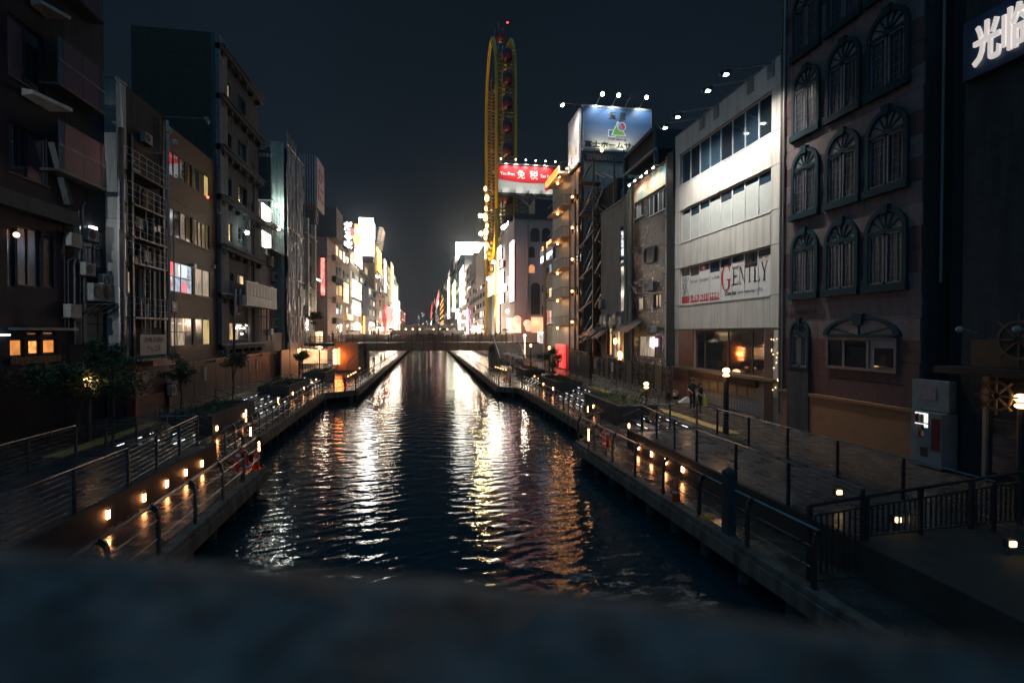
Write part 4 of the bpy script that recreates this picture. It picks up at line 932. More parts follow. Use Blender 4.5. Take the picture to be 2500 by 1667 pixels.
def wheel_sign(s_, z_, r, d):
    ring = lambda q, n=24: [(s_ + q * math.cos(2 * math.pi * k / n), z_ + q * math.sin(2 * math.pi * k / n)) for k in range(n + 1)]
    t = thing('ship_wheel_sign', 'round ship wheel sign %s' % ('by the lit lamp at the right edge' if r < .5 else 'high on the dark wall at the right edge'), 'sign', G.p(s_, z_ - r * 1.3, d), 'ship wheel signs')
    build('rim', MB().strip(G, ring(r * .86), ring(r), d, d + .06), brown_metal, t); mb = MB()
    for k in range(8): x = k * math.pi / 4; mb.bar(G.p(s_ + .2 * r * math.cos(x), z_ + .2 * r * math.sin(x), d + .03), G.p(s_ + 1.3 * r * math.cos(x), z_ + 1.3 * r * math.sin(x), d + .03), .05)
    build('spokes', mb, brown_metal, t)
q_ = G.uv(2470, 965); wheel_sign(q_[0], q_[1], .42, .5); q_ = G.uv(2505, 830); wheel_sign(q_[0], q_[1], .55, .2)
# vending machine with poster panel above
vm = thing('vending_machine', 'white drinks vending machine with three lit shelves below a poster panel', 'vending machine', F.p(S(F, 2290), ZU, .4))
va, vb = min(S(F, 2272), S(F, 2316)), max(S(F, 2272), S(F, 2316)); zc = Zz(F, 2292, 1004)
cool = mat('cool_white_metal', (.15, .19, .21), .45)
build('cabinet', MB().fb(F, va, vb + .35, ZU + .05, zc, .02, .62), cool, vm)
tr = (Zz(F, 2290, 1035), Zz(F, 2290, 1004), Zz(F, 2290, 1052), Zz(F, 2290, 1037), Zz(F, 2290, 1066), Zz(F, 2290, 1050))
for k, (c, d) in enumerate(((Zz(F, 2290, 1029), Zz(F, 2290, 1006)), (Zz(F, 2290, 1045), Zz(F, 2290, 1032)), (Zz(F, 2290, 1062), Zz(F, 2290, 1048)))):
    sh = build('lit_shelf', MB().fb(F, va + .06, vb - .1, c, d, .62, .625), glow('shelf_light', (.86, 1, .90), 1.5, .3, 9), vm)
    for j in range(6):
        s_ = va + .12 + j * (vb - va - .3) / 6; build('bottle', MB().tube([F.p(s_, c + .01, .66), F.p(s_, c + (d - c) * .7, .66), F.p(s_, c + (d - c) * .9, .66)], [.03, .03, .014], 6), (red_ring, teal_trim, orange_cone, white_paint, mat('bottle_blue', (.05, .1, .5), .3), yellow_paint)[(j + k * 2) % 6], sh)
build('button_panel', MB().fb(F, va + .05, vb - .08, ZU + .95, ZU + 1.3, .62, .632), mat('vm_panel', (.22, .26, .3), .4, var=.4, scale=14), vm); build('outlet', MB().fb(F, va + .25, vb - .1, ZU + .35, ZU + .65, .6, .625), black, vm)
build('side_stickers', MB().fb(F, vb + .02, vb + .3, ZU + .6, zc - .15, .62, .63), red_dark, vm)
pn = thing('poster_panel', 'pale wall panel with faded square notice above the vending machine', 'panel', F.p(S(F, 2290), zc + .05))
build('panel', MB().fb(F, va - .35, vb + .3, zc + .04, Zz(F, 2290, 928), .02, .3), cool, pn); build('side_panel', MB().fb(F, va - .38, va - .03, ZU, zc + .03, .02, .3), cool, pn)
build('notice', MB().fb(F, va + .12, vb - .12, Zz(F, 2300, 976), Zz(F, 2300, 945), .3, .315), mat('faded_notice', (.22, .17, .22), .6, var=.3, scale=12), pn)
# ---------------- dark mosaic building with painted banner
a4, b4 = min(S(F, 1548), S(F, 1648)), max(S(F, 1548), S(F, 1648)); zt4 = Zz(F, 1600, 420)
w4 = [(S(F, 1551), S(F, 1570), Zz(F, 1565, 528), Zz(F, 1565, 489)), (S(F, 1581), S(F, 1626), Zz(F, 1603, 520), Zz(F, 1603, 469)), (S(F, 1556), S(F, 1580), Zz(F, 1568, 757), Zz(F, 1568, 725)), (S(F, 1595), S(F, 1613), Zz(F, 1603, 753), Zz(F, 1603, 718)), (S(F, 1559), S(F, 1617), Zz(F, 1588, 872), Zz(F, 1588, 820))]
w4 = [(min(q[0], q[1]), max(q[0], q[1]), q[2], q[3]) for q in w4]
dt = bldg('dark mosaic-tiled building with a pastel banner over its top windows', F, a4, b4, zt4, 12, tile_dark, w4)
for i, q_ in enumerate(w4): window(dt, F, *q_, (2, 4, 2, 2, 3)[i], ([blind, glass_d], [glass_g, glass_d, glass_g, glass_d], [lit_dim, glass_d], [glass_d], [lit_dim, lit_dim, glass_g])[i], white_paint if i < 2 else brown_metal, sill=i < 2)
build('white_lantern', MB().fb(F, S(F, 1593) - .25, S(F, 1593) + .25, Zz(F, 1593, 846), Zz(F, 1593, 826), -.06, .06), glow('lantern_white', (1, .93, 1), 9), dt)
build('pink_neon', MB().fb(F, S(F, 1601) - .08, S(F, 1601) + .02, Zz(F, 1601, 846), Zz(F, 1601, 826), -.06, .02), glow('pink_neon', (1, .2, .5), 3), dt)
gb = MB(); 
build('grey_tile_band', MB().fb(F, w4[2][0] - 3.0 if False else a4 + .9, b4 - .1, Zz(F, 1590, 800), Zz(F, 1590, 763), .003, .03), tile_grey, dt)
c0, c1 = min(S(F, 1632), S(F, 1647)), max(S(F, 1632), S(F, 1647)); build('brick_pier', MB().fb(F, c0, c1, ZU, zt4 + .5, .003, .16), brick_dark, dt)
build('drainpipe', MB().tube([F.p(S(F, 1629), ZU + .8, .12), F.p(S(F, 1629), zt4 + .4, .12)], .065, 8), pale_conc, dt)
for k in range(8): build('pipe_clip', MB().fb(F, S(F, 1629) - .09, S(F, 1629) + .09, 4 + k * 2, 4.06 + k * 2, .0, .2), dark_metal, dt)
# round-cornered hatch window
hs0, hs1, hz0, hz1 = min(S(F, 1574), S(F, 1600)), max(S(F, 1574), S(F, 1600)), Zz(F, 1587, 643), Zz(F, 1587, 602)
def rrect(s0, s1, z0, z1, r, n=4):
    P_ = []
    for cx, cz, a0 in ((s1 - r, z0 + r, -90), (s1 - r, z1 - r, 0), (s0 + r, z1 - r, 90), (s0 + r, z0 + r, 180)):
        for k in range(n + 1): x = math.radians(a0 + 90 * k / n); P_.append((cx + r * math.cos(x), cz + r * math.sin(x)))
    return P_
o_ = rrect(hs0, hs1, hz0, hz1, .3); i_ = rrect(hs0 + .13, hs1 - .13, hz0 + .13, hz1 - .13, .2)
hw = build('hatch_window', MB().strip(F, i_ + i_[:1], o_ + o_[:1], .0, .12), dark_metal, dt); build('pane', MB().prism(F, i_, .005, .03), glass_g, hw)
# pipes and duct cluster
duct = MB()
for z_ in (Zz(F, 1556, 617), Zz(F, 1556, 690), Zz(F, 1556, 712)):
    duct.tube([F.p(S(F, 1549), z_, .25), F.p(S(F, 1560), z_ + .1, .3), F.p(S(F, 1573), z_ + .25, .25)], .06, 6)
duct.tube([F.p(S(F, 1549.5), 3, .3), F.p(S(F, 1549.5), Zz(F, 1550, 600), .3)], .06, 6)
for k in range(5): duct.tube([F.p(S(F, 1556) - k * .18, Zz(F, 1560, 722) + .2 * k, .3), F.p(S(F, 1556) - k * .2, Zz(F, 1560, 700) + .1 * k, .45), F.p(S(F, 1572) - k * .1, Zz(F, 1560, 700) - .15 * k, .4)], .045, 6)
build('duct_cluster', duct, metal, dt); ac(dt, F, S(F, 1583), Zz(F, 1580, 712), .9, .7); ac(dt, F, S(F, 1593), Zz(F, 1590, 812), .8, .5)
# banner over top
bs0, bs1, bz0, bz1 = min(S(F, 1549), S(F, 1627)), max(S(F, 1549), S(F, 1627)), Zz(F, 1590, 473), Zz(F, 1590, 424)
bn = thing('painted_banner', 'long pastel picture banner lit by small lamps above dark mosaic wall', 'banner', F.p((bs0 + bs1) / 2, bz0))
def bannermat():
    m = mat('pastel_banner', (.5, .45, .38), .5); n = m.node_tree.nodes; l = m.node_tree.links; b = n['Principled BSDF']
    g = n.new('ShaderNodeNewGeometry'); z = n.new('ShaderNodeTexNoise'); z.inputs['Scale'].default_value = .9; z.inputs['Detail'].default_value = 4; l.new(g.outputs['Position'], z.inputs['Vector'])
    c = n.new('ShaderNodeValToRGB'); e = c.color_ramp.elements; e[0].position = .3; e[0].color = (.12, .38, .45, 1); e[1].position = .7; e[1].color = (.75, .2, .14, 1)
    for p_, q in ((.42, (.35, .5, .45, 1)), (.5, (.66, .58, .42, 1)), (.58, (.7, .45, .3, 1))): x = e.new(p_); x.color = q
    l.new(z.outputs['Fac'], c.inputs[0]); l.new(c.outputs[0], b.inputs['Base Color']); return m
build('banner_face', MB().fb(F, bs0, bs1, bz0, bz1, .02, .1), bannermat(), bn); build('banner_frame', MB().fb(F, bs0 - .05, bs1 + .05, bz1, bz1 + .12, .0, .2), brown_metal, bn)
for (u, v) in ((1532, 452), (1545, 441), (1560, 431), (1573, 421), (1590, 409)):
    G_ = Fr((15.4, 0, 0), (-1, 0, 0)); s_, z_ = G_.uv(u, v); s_ = min(max(s_, bs0 + .2), bs1 - .2)
    floodlight(bn, F, s_, z_ + .15, 1.1, m=glow('banner_lamp', (1, .93, .8), 26), r=.09); spot(F.p(s_, z_ - .05, 1.0), F.p(s_, bz0 + .3, .1), 120, (1, .93, .82), 110)
# ---------------- beige building with the tall glass strip
a5, b5 = min(S(F, 1467), S(F, 1547)), max(S(F, 1467), S(F, 1547)); zt5 = (Zz(F, 1467, 522) + Zz(F, 1540, 478)) / 2
q5 = [(S(F, 1513), S(F, 1530), Zz(F, 1522, 642), Zz(F, 1522, 550)), (S(F, 1513), S(F, 1530), Zz(F, 1522, 760), Zz(F, 1522, 648)), (S(F, 1480), S(F, 1493), 3.9, 6.6), (S(F, 1497), S(F, 1513), 3.7, 6.2), (S(F, 1517), S(F, 1530), 3.6, 6.3)]
q5 = [(min(q[0], q[1]), max(q[0], q[1]), q[2], q[3]) for q in q5]
bw = bldg('plain beige rendered building with a narrow mirrored window strip', F, a5, b5, zt5, 12, beige_wall, q5)
window(bw, F, *q5[0], 1, [glass_m], dark_metal, d=-.06); window(bw, F, *q5[1], 1, [glass_g], dark_metal, d=-.06, rows=1); window(bw, F, *q5[2], 2, [glass_d, lit_warm], brown_metal); window(bw, F, *q5[3], 2, [lit_dim], brown_metal); window(bw, F, *q5[4], 2, [lit_warm, fire], brown_metal)
build('roof_edge', MB().fb(F, a5, b5, zt5, zt5 + .12, -.3, .08), alu, bw)
for k, (u, v) in enumerate(((1470, 752), (1474, 790), (1483, 795), (1497, 800), (1519, 800), (1505, 790))): ac(bw, F, S(F, u), Zz(F, u, v), .8, 1.0 if k > 1 else .8)
fl_ = build('fire_glow_lamp', MB().sphere(F.p(S(F, 1527), Zz(F, 1527, 868), .5), .3, 10, 8, sc=(.7, 1, 1.3)), glow('kitchen_flame', (1, .35, .10), 14, .4, 7), bw, True)
build('side_lantern', MB().sphere(F.p(S(F, 1509), Zz(F, 1509, 833), .25), .16, 8, 6, sc=(1, 1, 1.8)), glow('lantern_warm', (1, .62, .26), 14), bw, True)
# cloth-wrapped pipe bundle
tb = thing('pipe_bundle', 'tall bundle of beige wrapped pipes hanging down beside the mosaic wall', 'pipes', F.p(S(F, 1540), 3.4, .3))
for k in range(7):
    s_ = S(F, 1533) + (S(F, 1548) - S(F, 1533)) * (k + .5) / 7; z1_ = Zz(F, 1545, 455) - .3 * abs(k - 5)
    pts = [F.p(s_ + .12 * math.sin(j * .9 + k), 3.4 + (z1_ - 3.4) * j / 8, .3 + .08 * math.sin(k * 2 + j)) for j in range(9)]; build('pipe', MB().tube(pts, .12, 7), cream, tb, True)
# sagging lean-to roofs, bamboo poles, garden wall
cl = thing('garden_wall', 'long dark panelled garden wall in front of the beige and mosaic buildings', 'wall', V((15.35, 39, ZU)))
wy0, wy1 = -S(Fr((15.3, 0, 0), (-1, 0, 0)), 1640), -S(Fr((15.3, 0, 0), (-1, 0, 0)), 1452); n = 12
for k in range(n):
    y0 = wy0 + (wy1 - wy0) * k / n; y1 = wy0 + (wy1 - wy0) * (k + 1) / n
    build('wall_panel', MB().box(15.3, 15.42, y0 + .02, y1 - .02, ZU, 3.75 + .03 * (k % 3)), (wood if k % 4 == 1 else mat('wet_wall_panel', (.085, .075, .065), .28, var=.4, wear=.3)), cl)
    build('wall_post', MB().box(15.24, 15.30, y0 - .05, y0 + .05, ZU, 3.85), dark_metal, cl)
for y_, c_ in ((45.5, pale_conc), (41.0, white_paint)): build('notice', MB().box(15.24, 15.28, y_ - .3, y_ + .3, 2.7, 3.5), c_, cl)
build('pale_front_wall', MB().box(15.05, 15.2, wy0 + .5, wy1, ZU, 2.15), mat('wet_low_wall', (.10, .095, .09), .25, wear=.4), cl)
for k, (u, v) in enumerate(((1455, 812), (1475, 815), (1545, 800))):
    s_ = S(F, u); z_ = Zz(F, u, v); t = thing('lean_to_roof', '%s sagging grey sheet roof above the garden wall' % ('left', 'middle', 'right')[k], 'roof', F.p(s_, z_, .6)); mb = MB()
    for i in range(6):
        for j in range(3):
            f = lambda a_, c_: F.p(s_ - 1.5 + a_ * .6, z_ + .55 - c_ * .32 - .12 * math.sin(a_ * 1.1) , .1 + c_ * .45)
            mb.quad(f(i, j), f(i + 1, j), f(i + 1, j + 1), f(i, j + 1))
    build('sheet', mb, metal, t); build('support', MB().tube([F.p(s_ - 1.2, 3.8, .8), F.p(s_ - 1.2, z_ + .1, 1.2)], .04, 6), dark_metal, t)
po = thing('pole_stack', 'bundle of long thin poles leaning behind the garden wall', 'poles', F.p(S(F, 1463), 3.7, .5))
for k in range(9): build('pole', MB().tube([F.p(S(F, 1455) - k * .16, 3.3, .9), F.p(S(F, 1455) + .9 - k * .22, 6.4 - .1 * k, .5)], .035, 5), pale_conc, po)
# ---------------- roof-top steelwork behind the mosaic building
rt = thing('roof_shed', 'big dark slanting steel shed roof standing behind the mosaic building', 'roof structure', V((19, 43, 17)))
a = front(50)
build('shed_wall', MB().box(18.5, 27, 44.0, 52, 15, 19.8), mat('shed_siding', (.17, .18, .18), .6, stretch=(4, 4, .3), var=.3), rt)
p0 = CAM + ray(1527, 390) * ((17.2) / ray(1527, 390).x); p1 = CAM + ray(1604, 312) * (17.2 / ray(1604, 312).x)
build('roof_slab', MB().hexa([p0 + V((0, 0, -1.3)), p1 + V((0, 0, -1.5)), p1 + V((8, 0, -1.5)), p0 + V((8, 0, -1.3)), p0, p1, p1 + V((8, 0, 0)), p0 + V((8, 0, 0))]), dark_metal, rt)
build('edge_beam', MB().bar(p0 + V((-.1, 0, .05)), p1 + V((-.1, 0, .05)), .25, .3), teal_dark, rt)
build('lower_beam', MB().bar(p0 + V((-.1, 0, -1.4)), p1 + V((-.1, 0, -1.6)), .2, .2), pale_conc, rt)
for q_ in (p0, p0.lerp(p1, .97)): build('column', MB().box(q_.x - .15, q_.x + .15, q_.y - .15, q_.y + .15, 14.5, q_.z), teal_dark, rt)
# ---------------- tall grey building carrying the blue picture billboard
B = front(53.8); a6, b6 = S(B, 1424), S(B, 1560); zt6 = Zz(B, 1430, 374)
gb = bldg('tall grey panelled building below the blue housing billboard', B, a6, b6, zt6, 14, mat('grey_siding', (.23, .25, .235), .55, wear=.35, var=.1))
n = 11
for k in range(n + 1):
    s_ = a6 + (b6 - a6) * k / n
    if k < n: build('siding_panel', MB().fb(B, s_ + .02, a6 + (b6 - a6) * (k + 1) / n - .02, 16, zt6 - .9, .002, .05), mat('grey_siding', (.23, .25, .235), .55), gb)
build('louvre_band', MB().fb(B, a6, b6, zt6 - .8, zt6 - .1, .0, .1), dark_metal, gb); 
lou = MB()
for k in range(34): s_ = a6 + .3 + k * (b6 - a6 - .6) / 34; lou.fb(B, s_, s_ + .08, zt6 - .75, zt6 - .15, .1, .14)
build('louvre_slats', lou, pale_conc, gb)
# canal side: window bays with lit pale panels
build('canal_side_wall', MB().fb(F, -57.9, -53.82, ZU, 24.0, .003, .04), mat('dull_canal_side', (.10, .085, .075), .6, wear=.4), gb)
a7, b7 = -57.8, -53.8
floors7 = [Zz(F, 1410, v) for v in (472, 545, 620, 697, 775, 850)]
for i, z_ in enumerate(floors7):
    for j in range(2):
        s_ = -57.4 + 1.85 * j; build('pale_panel', MB().fb(F, s_, s_ + 1.5, z_ - .1, z_ + 2.5, .05, .14), (mat('warm_pale_panel', (.40, .36, .32), .5, wear=.3), mat('warm_pale_panel', (.45, .42, .38), .5))[j], gb)
        if i < 5: build('window_band', MB().fb(F, s_, s_ + 1.5, z_ + 2.55, z_ + 3.3, .02, .06), glass_d, gb)
    pt(F.p(-55.6, z_ + 2.7, .75), 48, (1, .38, .13), .12, 'orange_lamp_light')
    lp = build('orange_lamp', MB().sphere(F.p(-55.6, z_ + 2.95, .55), .15, 8, 6), lamp_warm, gb, True); build('lamp_arm', MB().tube([F.p(-55.6, z_ + 3.1, 0), F.p(-55.6, z_ + 3.1, .55)], .03, 6), dark_metal, lp)
for s_ in (-57.7, -55.55, -53.75): build('pipe_column', MB().tube([F.p(s_, ZU, .25), F.p(s_, 22, .25)], .09, 8), brown_metal, gb)
# billboard: front face and canal side face
z0, z1 = Zz(B, 1421, 364), Zz(B, 1421, 263); s0, s1 = S(B, 1421), S(B, 1583)
bb = thing('blue_billboard', 'large blue and white housing billboard with coloured shapes lit by lamps', 'billboard', B.p((s0 + s1) / 2, z0, .3))
def bmat():
    m = mat('billboard_blue_to_cream', (.3, .4, .6), .45); n = m.node_tree.nodes; l = m.node_tree.links; b = n['Principled BSDF']
    g = n.new('ShaderNodeNewGeometry'); sp = n.new('ShaderNodeSeparateXYZ'); l.new(g.outputs['Position'], sp.inputs[0]); r = n.new('ShaderNodeMapRange'); r.inputs[1].default_value = z0; r.inputs[2].default_value = z1
    l.new(sp.outputs['Z'], r.inputs[0]); c = n.new('ShaderNodeValToRGB'); e = c.color_ramp.elements; e[0].position = .1; e[0].color = (.52, .52, .45, 1); e[1].position = .62; e[1].color = (.055, .13, .27, 1)
    x = e.new(.36); x.color = (.24, .27, .38, 1); l.new(r.outputs[0], c.inputs[0]); l.new(c.outputs[0], b.inputs['Base Color']); return m
build('face', MB().fb(B, s0, s1, z0, z1, .12, .3), bmat(), bb); W_, H_ = s1 - s0, z1 - z0; X = lambda f: s0 + W_ * f; Zf = lambda f: z0 + H_ * f
for q_ in ((s0 - .1, s1 + .1, z1, z1 + .2), (s0 - .1, s1 + .1, z0 - .2, z0), (s1, s1 + .12, z0, z1)): build('frame_edge', MB().fb(B, *q_, .08, .36), alu, bb)
text('富士ホームサービス', B, X(.02), X(1.06), Zf(.035), Zf(.19), ink, bb, .302, .03, .028); text('FUJI Group', B, X(.37), X(.635), Zf(.215), Zf(.285), mat('bronze_ink', (.16, .09, .06), .5), bb, .302, .03, .005)
text('賃 貸', B, X(.37), X(.64), Zf(.73), Zf(.93), mat('gold_ink', (.55, .38, .28), .5), bb, .302, .03, .02); text('賃 貸', B, X(.375), X(.635), Zf(.735), Zf(.925), ink, bb, .335, .01, .012)
gr = mat('logo_green', (.14, .36, .05), .5, var=.03); rd_ = mat('logo_red', (.60, .03, .05), .5, var=.03); blu = mat('logo_blue', (.03, .16, .34), .5, var=.03); wl_ = mat('logo_white', (.7, .7, .66), .5, var=.03)
def poly(pts, m, d0, d1, nm='logo_shape'): build(nm, MB().prism(B, pts, d0, d1), m, bb)
sq = lambda x0, x1, y0, y1: [(X(x0), Zf(y0)), (X(x1), Zf(y0)), (X(x1), Zf(y1)), (X(x0), Zf(y1))]
poly(sq(.365, .475, .31, .485), wl_, .302, .32); poly(sq(.378, .462, .33, .465), blu, .32, .335)
poly([(X(.405), Zf(.345)), (X(.635), Zf(.345)), (X(.505), Zf(.71))], wl_, .336, .35); poly([(X(.43), Zf(.365)), (X(.61), Zf(.365)), (X(.505), Zf(.665))], gr, .35, .365)
circ = lambda cx, cy, r, n=24, a0=0, a1=360: [(X(cx) + r * math.cos(math.radians(a0 + (a1 - a0) * k / n)), Zf(cy) + r * math.sin(math.radians(a0 + (a1 - a0) * k / n))) for k in range(n)]
poly(circ(.562, .565, .49), wl_, .366, .378); poly(circ(.562, .565, .41), mat('logo_violet', (.2, .2, .36), .5), .379, .39); poly(circ(.562, .565, .40, 16, -58, 122), rd_, .391, .402)
for k, (u, v, lit) in enumerate(((1458, 252, 1), (1496, 255, 1), (1527, 257, 0), (1562, 260, 1))):
    s_ = S(B, u); o = build('floodlight', MB().tube([B.p(s_ - .3, z1 + .15, .2), B.p(s_ - .1, z1 + .8, .7), B.p(s_ + .05, z1 + 1.0, 1.3)], .035, 6), alu, bb)
    build('lamp_head', MB().sphere(B.p(s_ + .05, z1 + .95, 1.4), .2, 10, 6), lamp_white if lit else dark_metal, o, True)
    if lit: spot(B.p(s_, z1 + .7, 1.5), B.p(s_, z0 + 2.6, .2), 330, (.85, .95, 1), 105)
o = build('floodlight', MB().sphere(B.p(S(B, 1459), z0 - .5, 1.2), .16, 8, 6), lamp_gold, bb, True); spot(B.p(S(B, 1462), z0 - .35, 1.3), B.p(S(B, 1475), z0 + 2, .2), 160, (1, .95, .75), 120)
o = build('floodlight', MB().sphere(B.p(S(B, 1513), z0 - .3, 1.0), .1, 8, 6), dark_metal, bb, True); spot(B.p(S(B, 1512), z0 - .2, 1.2), B.p(S(B, 1512), z0 + 2, .2), 150, (1, .97, .8), 120)
# canal-side face, brightly lit
sc = thing('side_billboard', 'bright white side billboard facing the canal beside the blue one', 'billboard', F.p(-56, z0, .3))
sA, sB = S(F, 1392), S(F, 1419); sA, sB = min(sA, sB), max(sA, sB); zz0 = Zz(F, 1392, 428); 
build('face', MB().fb(F, sA, sB, zz0, z1, .05, .3), mat('pale_picture', (.55, .52, .58), .5, var=.35, scale=.8), sc); build('frame_edge', MB().fb(F, sA, sB, zz0 - .2, zz0, .0, .4), dark_metal, sc)
for c_, m_ in (((.2, .35), yellow_paint), ((.3, .12), red_ring), ((.7, .2), mat('soft_orange', (.6, .25, .12), .5))): build('painted_patch', MB().fb(F, sA + (sB - sA) * c_[0], sA + (sB - sA) * c_[0] + .5, zz0 + (z1 - zz0) * c_[1], zz0 + (z1 - zz0) * (c_[1] + .14), .3, .31), m_, sc)
for (u, v) in ((1391, 268), (1383, 285), (1372, 299)):
    G_ = Fr((13.9, 0, 0), (-1, 0, 0)); s_, z_ = G_.uv(u, v); s_ = min(max(s_, sA - .3), sB + .3); z_ = z1 + .2
    floodlight(sc, F, s_, z_, 2.4, m=glow('gold_flood', (1, .92, .62), 30), r=.2); spot(F.p(s_, z_ - .3, 2.2), F.p(s_, zz0 + 2.2, 0), 900, (1, .96, .82), 120)
for s_ in (sA + .4, sB - .8): floodlight(sc, F, s_, zz0 - .3, 1.6, m=lamp_gold, r=.13); spot(F.p(s_, zz0 - .2, 1.5), F.p(s_, zz0 + 2, .3), 500, (1, .95, .8), 130)
# ---------------- zigzag fire stairs
fs = thing('fire_stairs', 'rusty zigzag fire stairs between the beige wall and the pale panels', 'stairs', V((16.3, 50, ZU)))
ya, yb = 48.0, 52.8; zf = [ZU + 3.35 * k for k in range(7)]; orange_m = mat('rusty_steel', (.22, .12, .07), .5, metal=.3, var=.3)
bldg('black recessed wall behind the zigzag fire stairs', Fr((18.2, 0, 0), (-1, 0, 0)), -53.8, -47.6, 21, 10, mat('near_black_wall', (.03, .03, .032), .8))
for x in (15.9, 18.0):
    for y in (ya, yb): build('column', MB().box(x - .08, x + .08, y - .08, y + .08, ZU, 23), orange_m, fs)
for k, z in enumerate(zf):
    build('landing', MB().box(15.9, 18, yb - 1.3, yb, z - .08, z), orange_m, fs); build('landing_beam', MB().bar((15.9, yb, z), (15.9, ya, z + .9), .12, .18), orange_m, fs)
    if k < 6:
        fl2 = MB()
        for j in range(9): fl2.box(16.0, 16.9, yb - 1.3 - j * .36 - .3, yb - 1.3 - j * .36, z + .19 * (j + 1) - .03, z + .19 * (j + 1))
        build('stair_flight', fl2, dark_metal, fs)
        for x in (15.95, 17.0): build('stringer', MB().bar((x, yb - 1.2, z), (x, ya + .3, z + 1.85), .05, .2), alu, fs); build('handrail', MB().bar((x, yb - 1.2, z + 1.0), (x, ya + .3, z + 2.85), .05), alu, fs)
        for x in (17.1, 17.95): build('handrail', MB().bar((x, ya + .3, z + 2.8), (x, yb - 1.2, z + 4.4), .05), alu, fs)
# ---------------- balconies building
a8, b8 = -65.3, -57.85; z8 = 24.6
cb = bldg('narrow building with cantilevered balconies and orange ceiling lamps', Fr((17.6, 0, 0), (-1, 0, 0)), a8, b8, z8, 12, mat('warm_brown_wall', (.14, .10, .07), .7, wear=.2))
slabs = [Zz(F, 1375, v) for v in (795, 728, 661, 588, 515, 440)]
for i, z in enumerate(slabs):
    bl = build('balcony', MB().box(15.3, 17.6, 58.0, 65.2, z - .16, z), mat('balcony_soffit', (.30, .20, .13), .6), cb)
    rr_ = MB()
    for k in range(17): rr_.tube([(15.36, 58.1 + k * .44, z), (15.36, 58.1 + k * .44, z + 1.05)], .015, 4)
    rr_.tube([(15.36, 58.1, z + 1.05), (15.36, 65.1, z + 1.05)], .03, 6); rr_.tube([(15.36, 58.05, z + 1.05), (17.5, 58.05, z + 1.05)], .03, 6)
    for k in range(5): rr_.tube([(15.5 + k * .45, 58.05, z), (15.5 + k * .45, 58.05, z + 1.05)], .015, 4)
    build('balustrade', rr_, dark_metal, bl)
    if i < 5:
        zc_ = slabs[i + 1] - .16 if i + 1 < len(slabs) else z + 3
    for (x, y) in ((15.9, 62.0), (17.2, 59.0)):
        build('ceiling_lamp', MB().sphere((x, y, z - .3), .15, 8, 6), lamp_warm, bl, True); pt((x, y - .02, z - .55), 55, (1, .42, .15), .12, 'balcony_lamp_light')
    build('lit_door', MB().box(17.52, 17.58, 60.2, 61.2, z + .05, z + 2.1), lit_dim if i % 2 else glass_d, bl); build('end_wall', MB().box(17.3, 17.6, 57.9, 58.3, z, z + 3), mat('warm_brown_wall', (.14, .10, .07), .7), bl)
build('red_door_panel', MB().box(15.8, 16.0, 58.5, 62.6, ZU + .2, 4.6), glow('red_lit_panel', (1, .035, .03), 1.15, .2, .6), cb)
build('orange_sign', MB().box(15.0, 15.2, 58.3, 64.9, z8 + .1, z8 + .8), glow('orange_letters_sign', (1, .42, .06), 1.5, .7, 4), cb)
build('beige_column', MB().tube([(15.1, 65.5, ZU), (15.1, 65.5, 17.8)], .22, 8), mat('beige_column', (.36, .29, .2), .6), cb)
# neon box sign and windows on the next slim building
a9, b9 = -74.5, -66; nb = bldg('slim brown building with a small red and blue neon sign', Fr((16.9, 0, 0), (-1, 0, 0)), a9, b9, Zz(F, 1345, 640), 9, mat('slim_brown', (.2, .17, .14), .7, wear=.2))
G9 = Fr((16.9, 0, 0), (-1, 0, 0))
for i, (v0, v1, pm) in enumerate(((668, 640, lit_blue), (724, 700, lit_warm), (790, 756, lit_dim))):
    zA, zB = Zz(F, 1345, v0), Zz(F, 1345, v1); window(nb, G9, -73.5, -67.2, zA, zB, 4, [pm, glass_d, pm, glass_g], dark_metal, d=.03)
ns = thing('neon_box_sign', 'small neon box sign with orange and white-blue characters', 'sign', G9.p(-70, 16, .4)); zA = Zz(F, 1345, 634); zB = Zz(F, 1345, 590)
build('box', MB().fb(G9, -74.4, -66.4, zA, zB, .2, .5), mat('sign_navy', (.03, .04, .12), .4), ns); text('居酒屋', G9, -73.9, -66.8, zA + .25, zA + 1.15, glow('blue_white_neon', (.55, .7, 1), 5), ns, .5, .05, .02)
text('大阪', G9, -73, -67.2, zA + 1.9, zA + 2.7, glow('orange_neon', (1, .35, .12), 5), ns, .5, .05, .03)
# ---------------- arched pale building facing the camera beyond the bridge
C = front(98); aA, bA = S(C, 1256), S(C, 1400); zA_ = Zz(C, 1300, 536)
ab = bldg('pale plaster building with tall arched openings beyond the bridge', C, aA, bA, zA_, 18, mat('pale_plaster', (.36, .31, .29), .8, wear=.12, var=.08))
def arch_op(F_, s0, s1, z0, z1, m, root, name='arched_opening'):
    r = (s1 - s0) / 2; cx = (s0 + s1) / 2; P_ = [(s0, z0), (s1, z0)] + [(cx + r * math.cos(math.pi * k / 12), z1 - r + r * math.sin(math.pi * k / 12)) for k in range(13)]
    o = build(name, MB().prism(F_, P_, .01, .05), m, root); P2 = [(cx + (r + .18) * math.cos(math.pi * k / 12), z1 - r + (r + .18) * math.sin(math.pi * k / 12)) for k in range(13)]; P1 = P_[2:]
    build('arch_trim', MB().strip(F_, P1[::-1], P2[::-1], .0, .12), mat('pale_plaster', (.36, .31, .29), .8), o); return o
dkop = mat('dark_opening', (.03, .028, .03), .5)
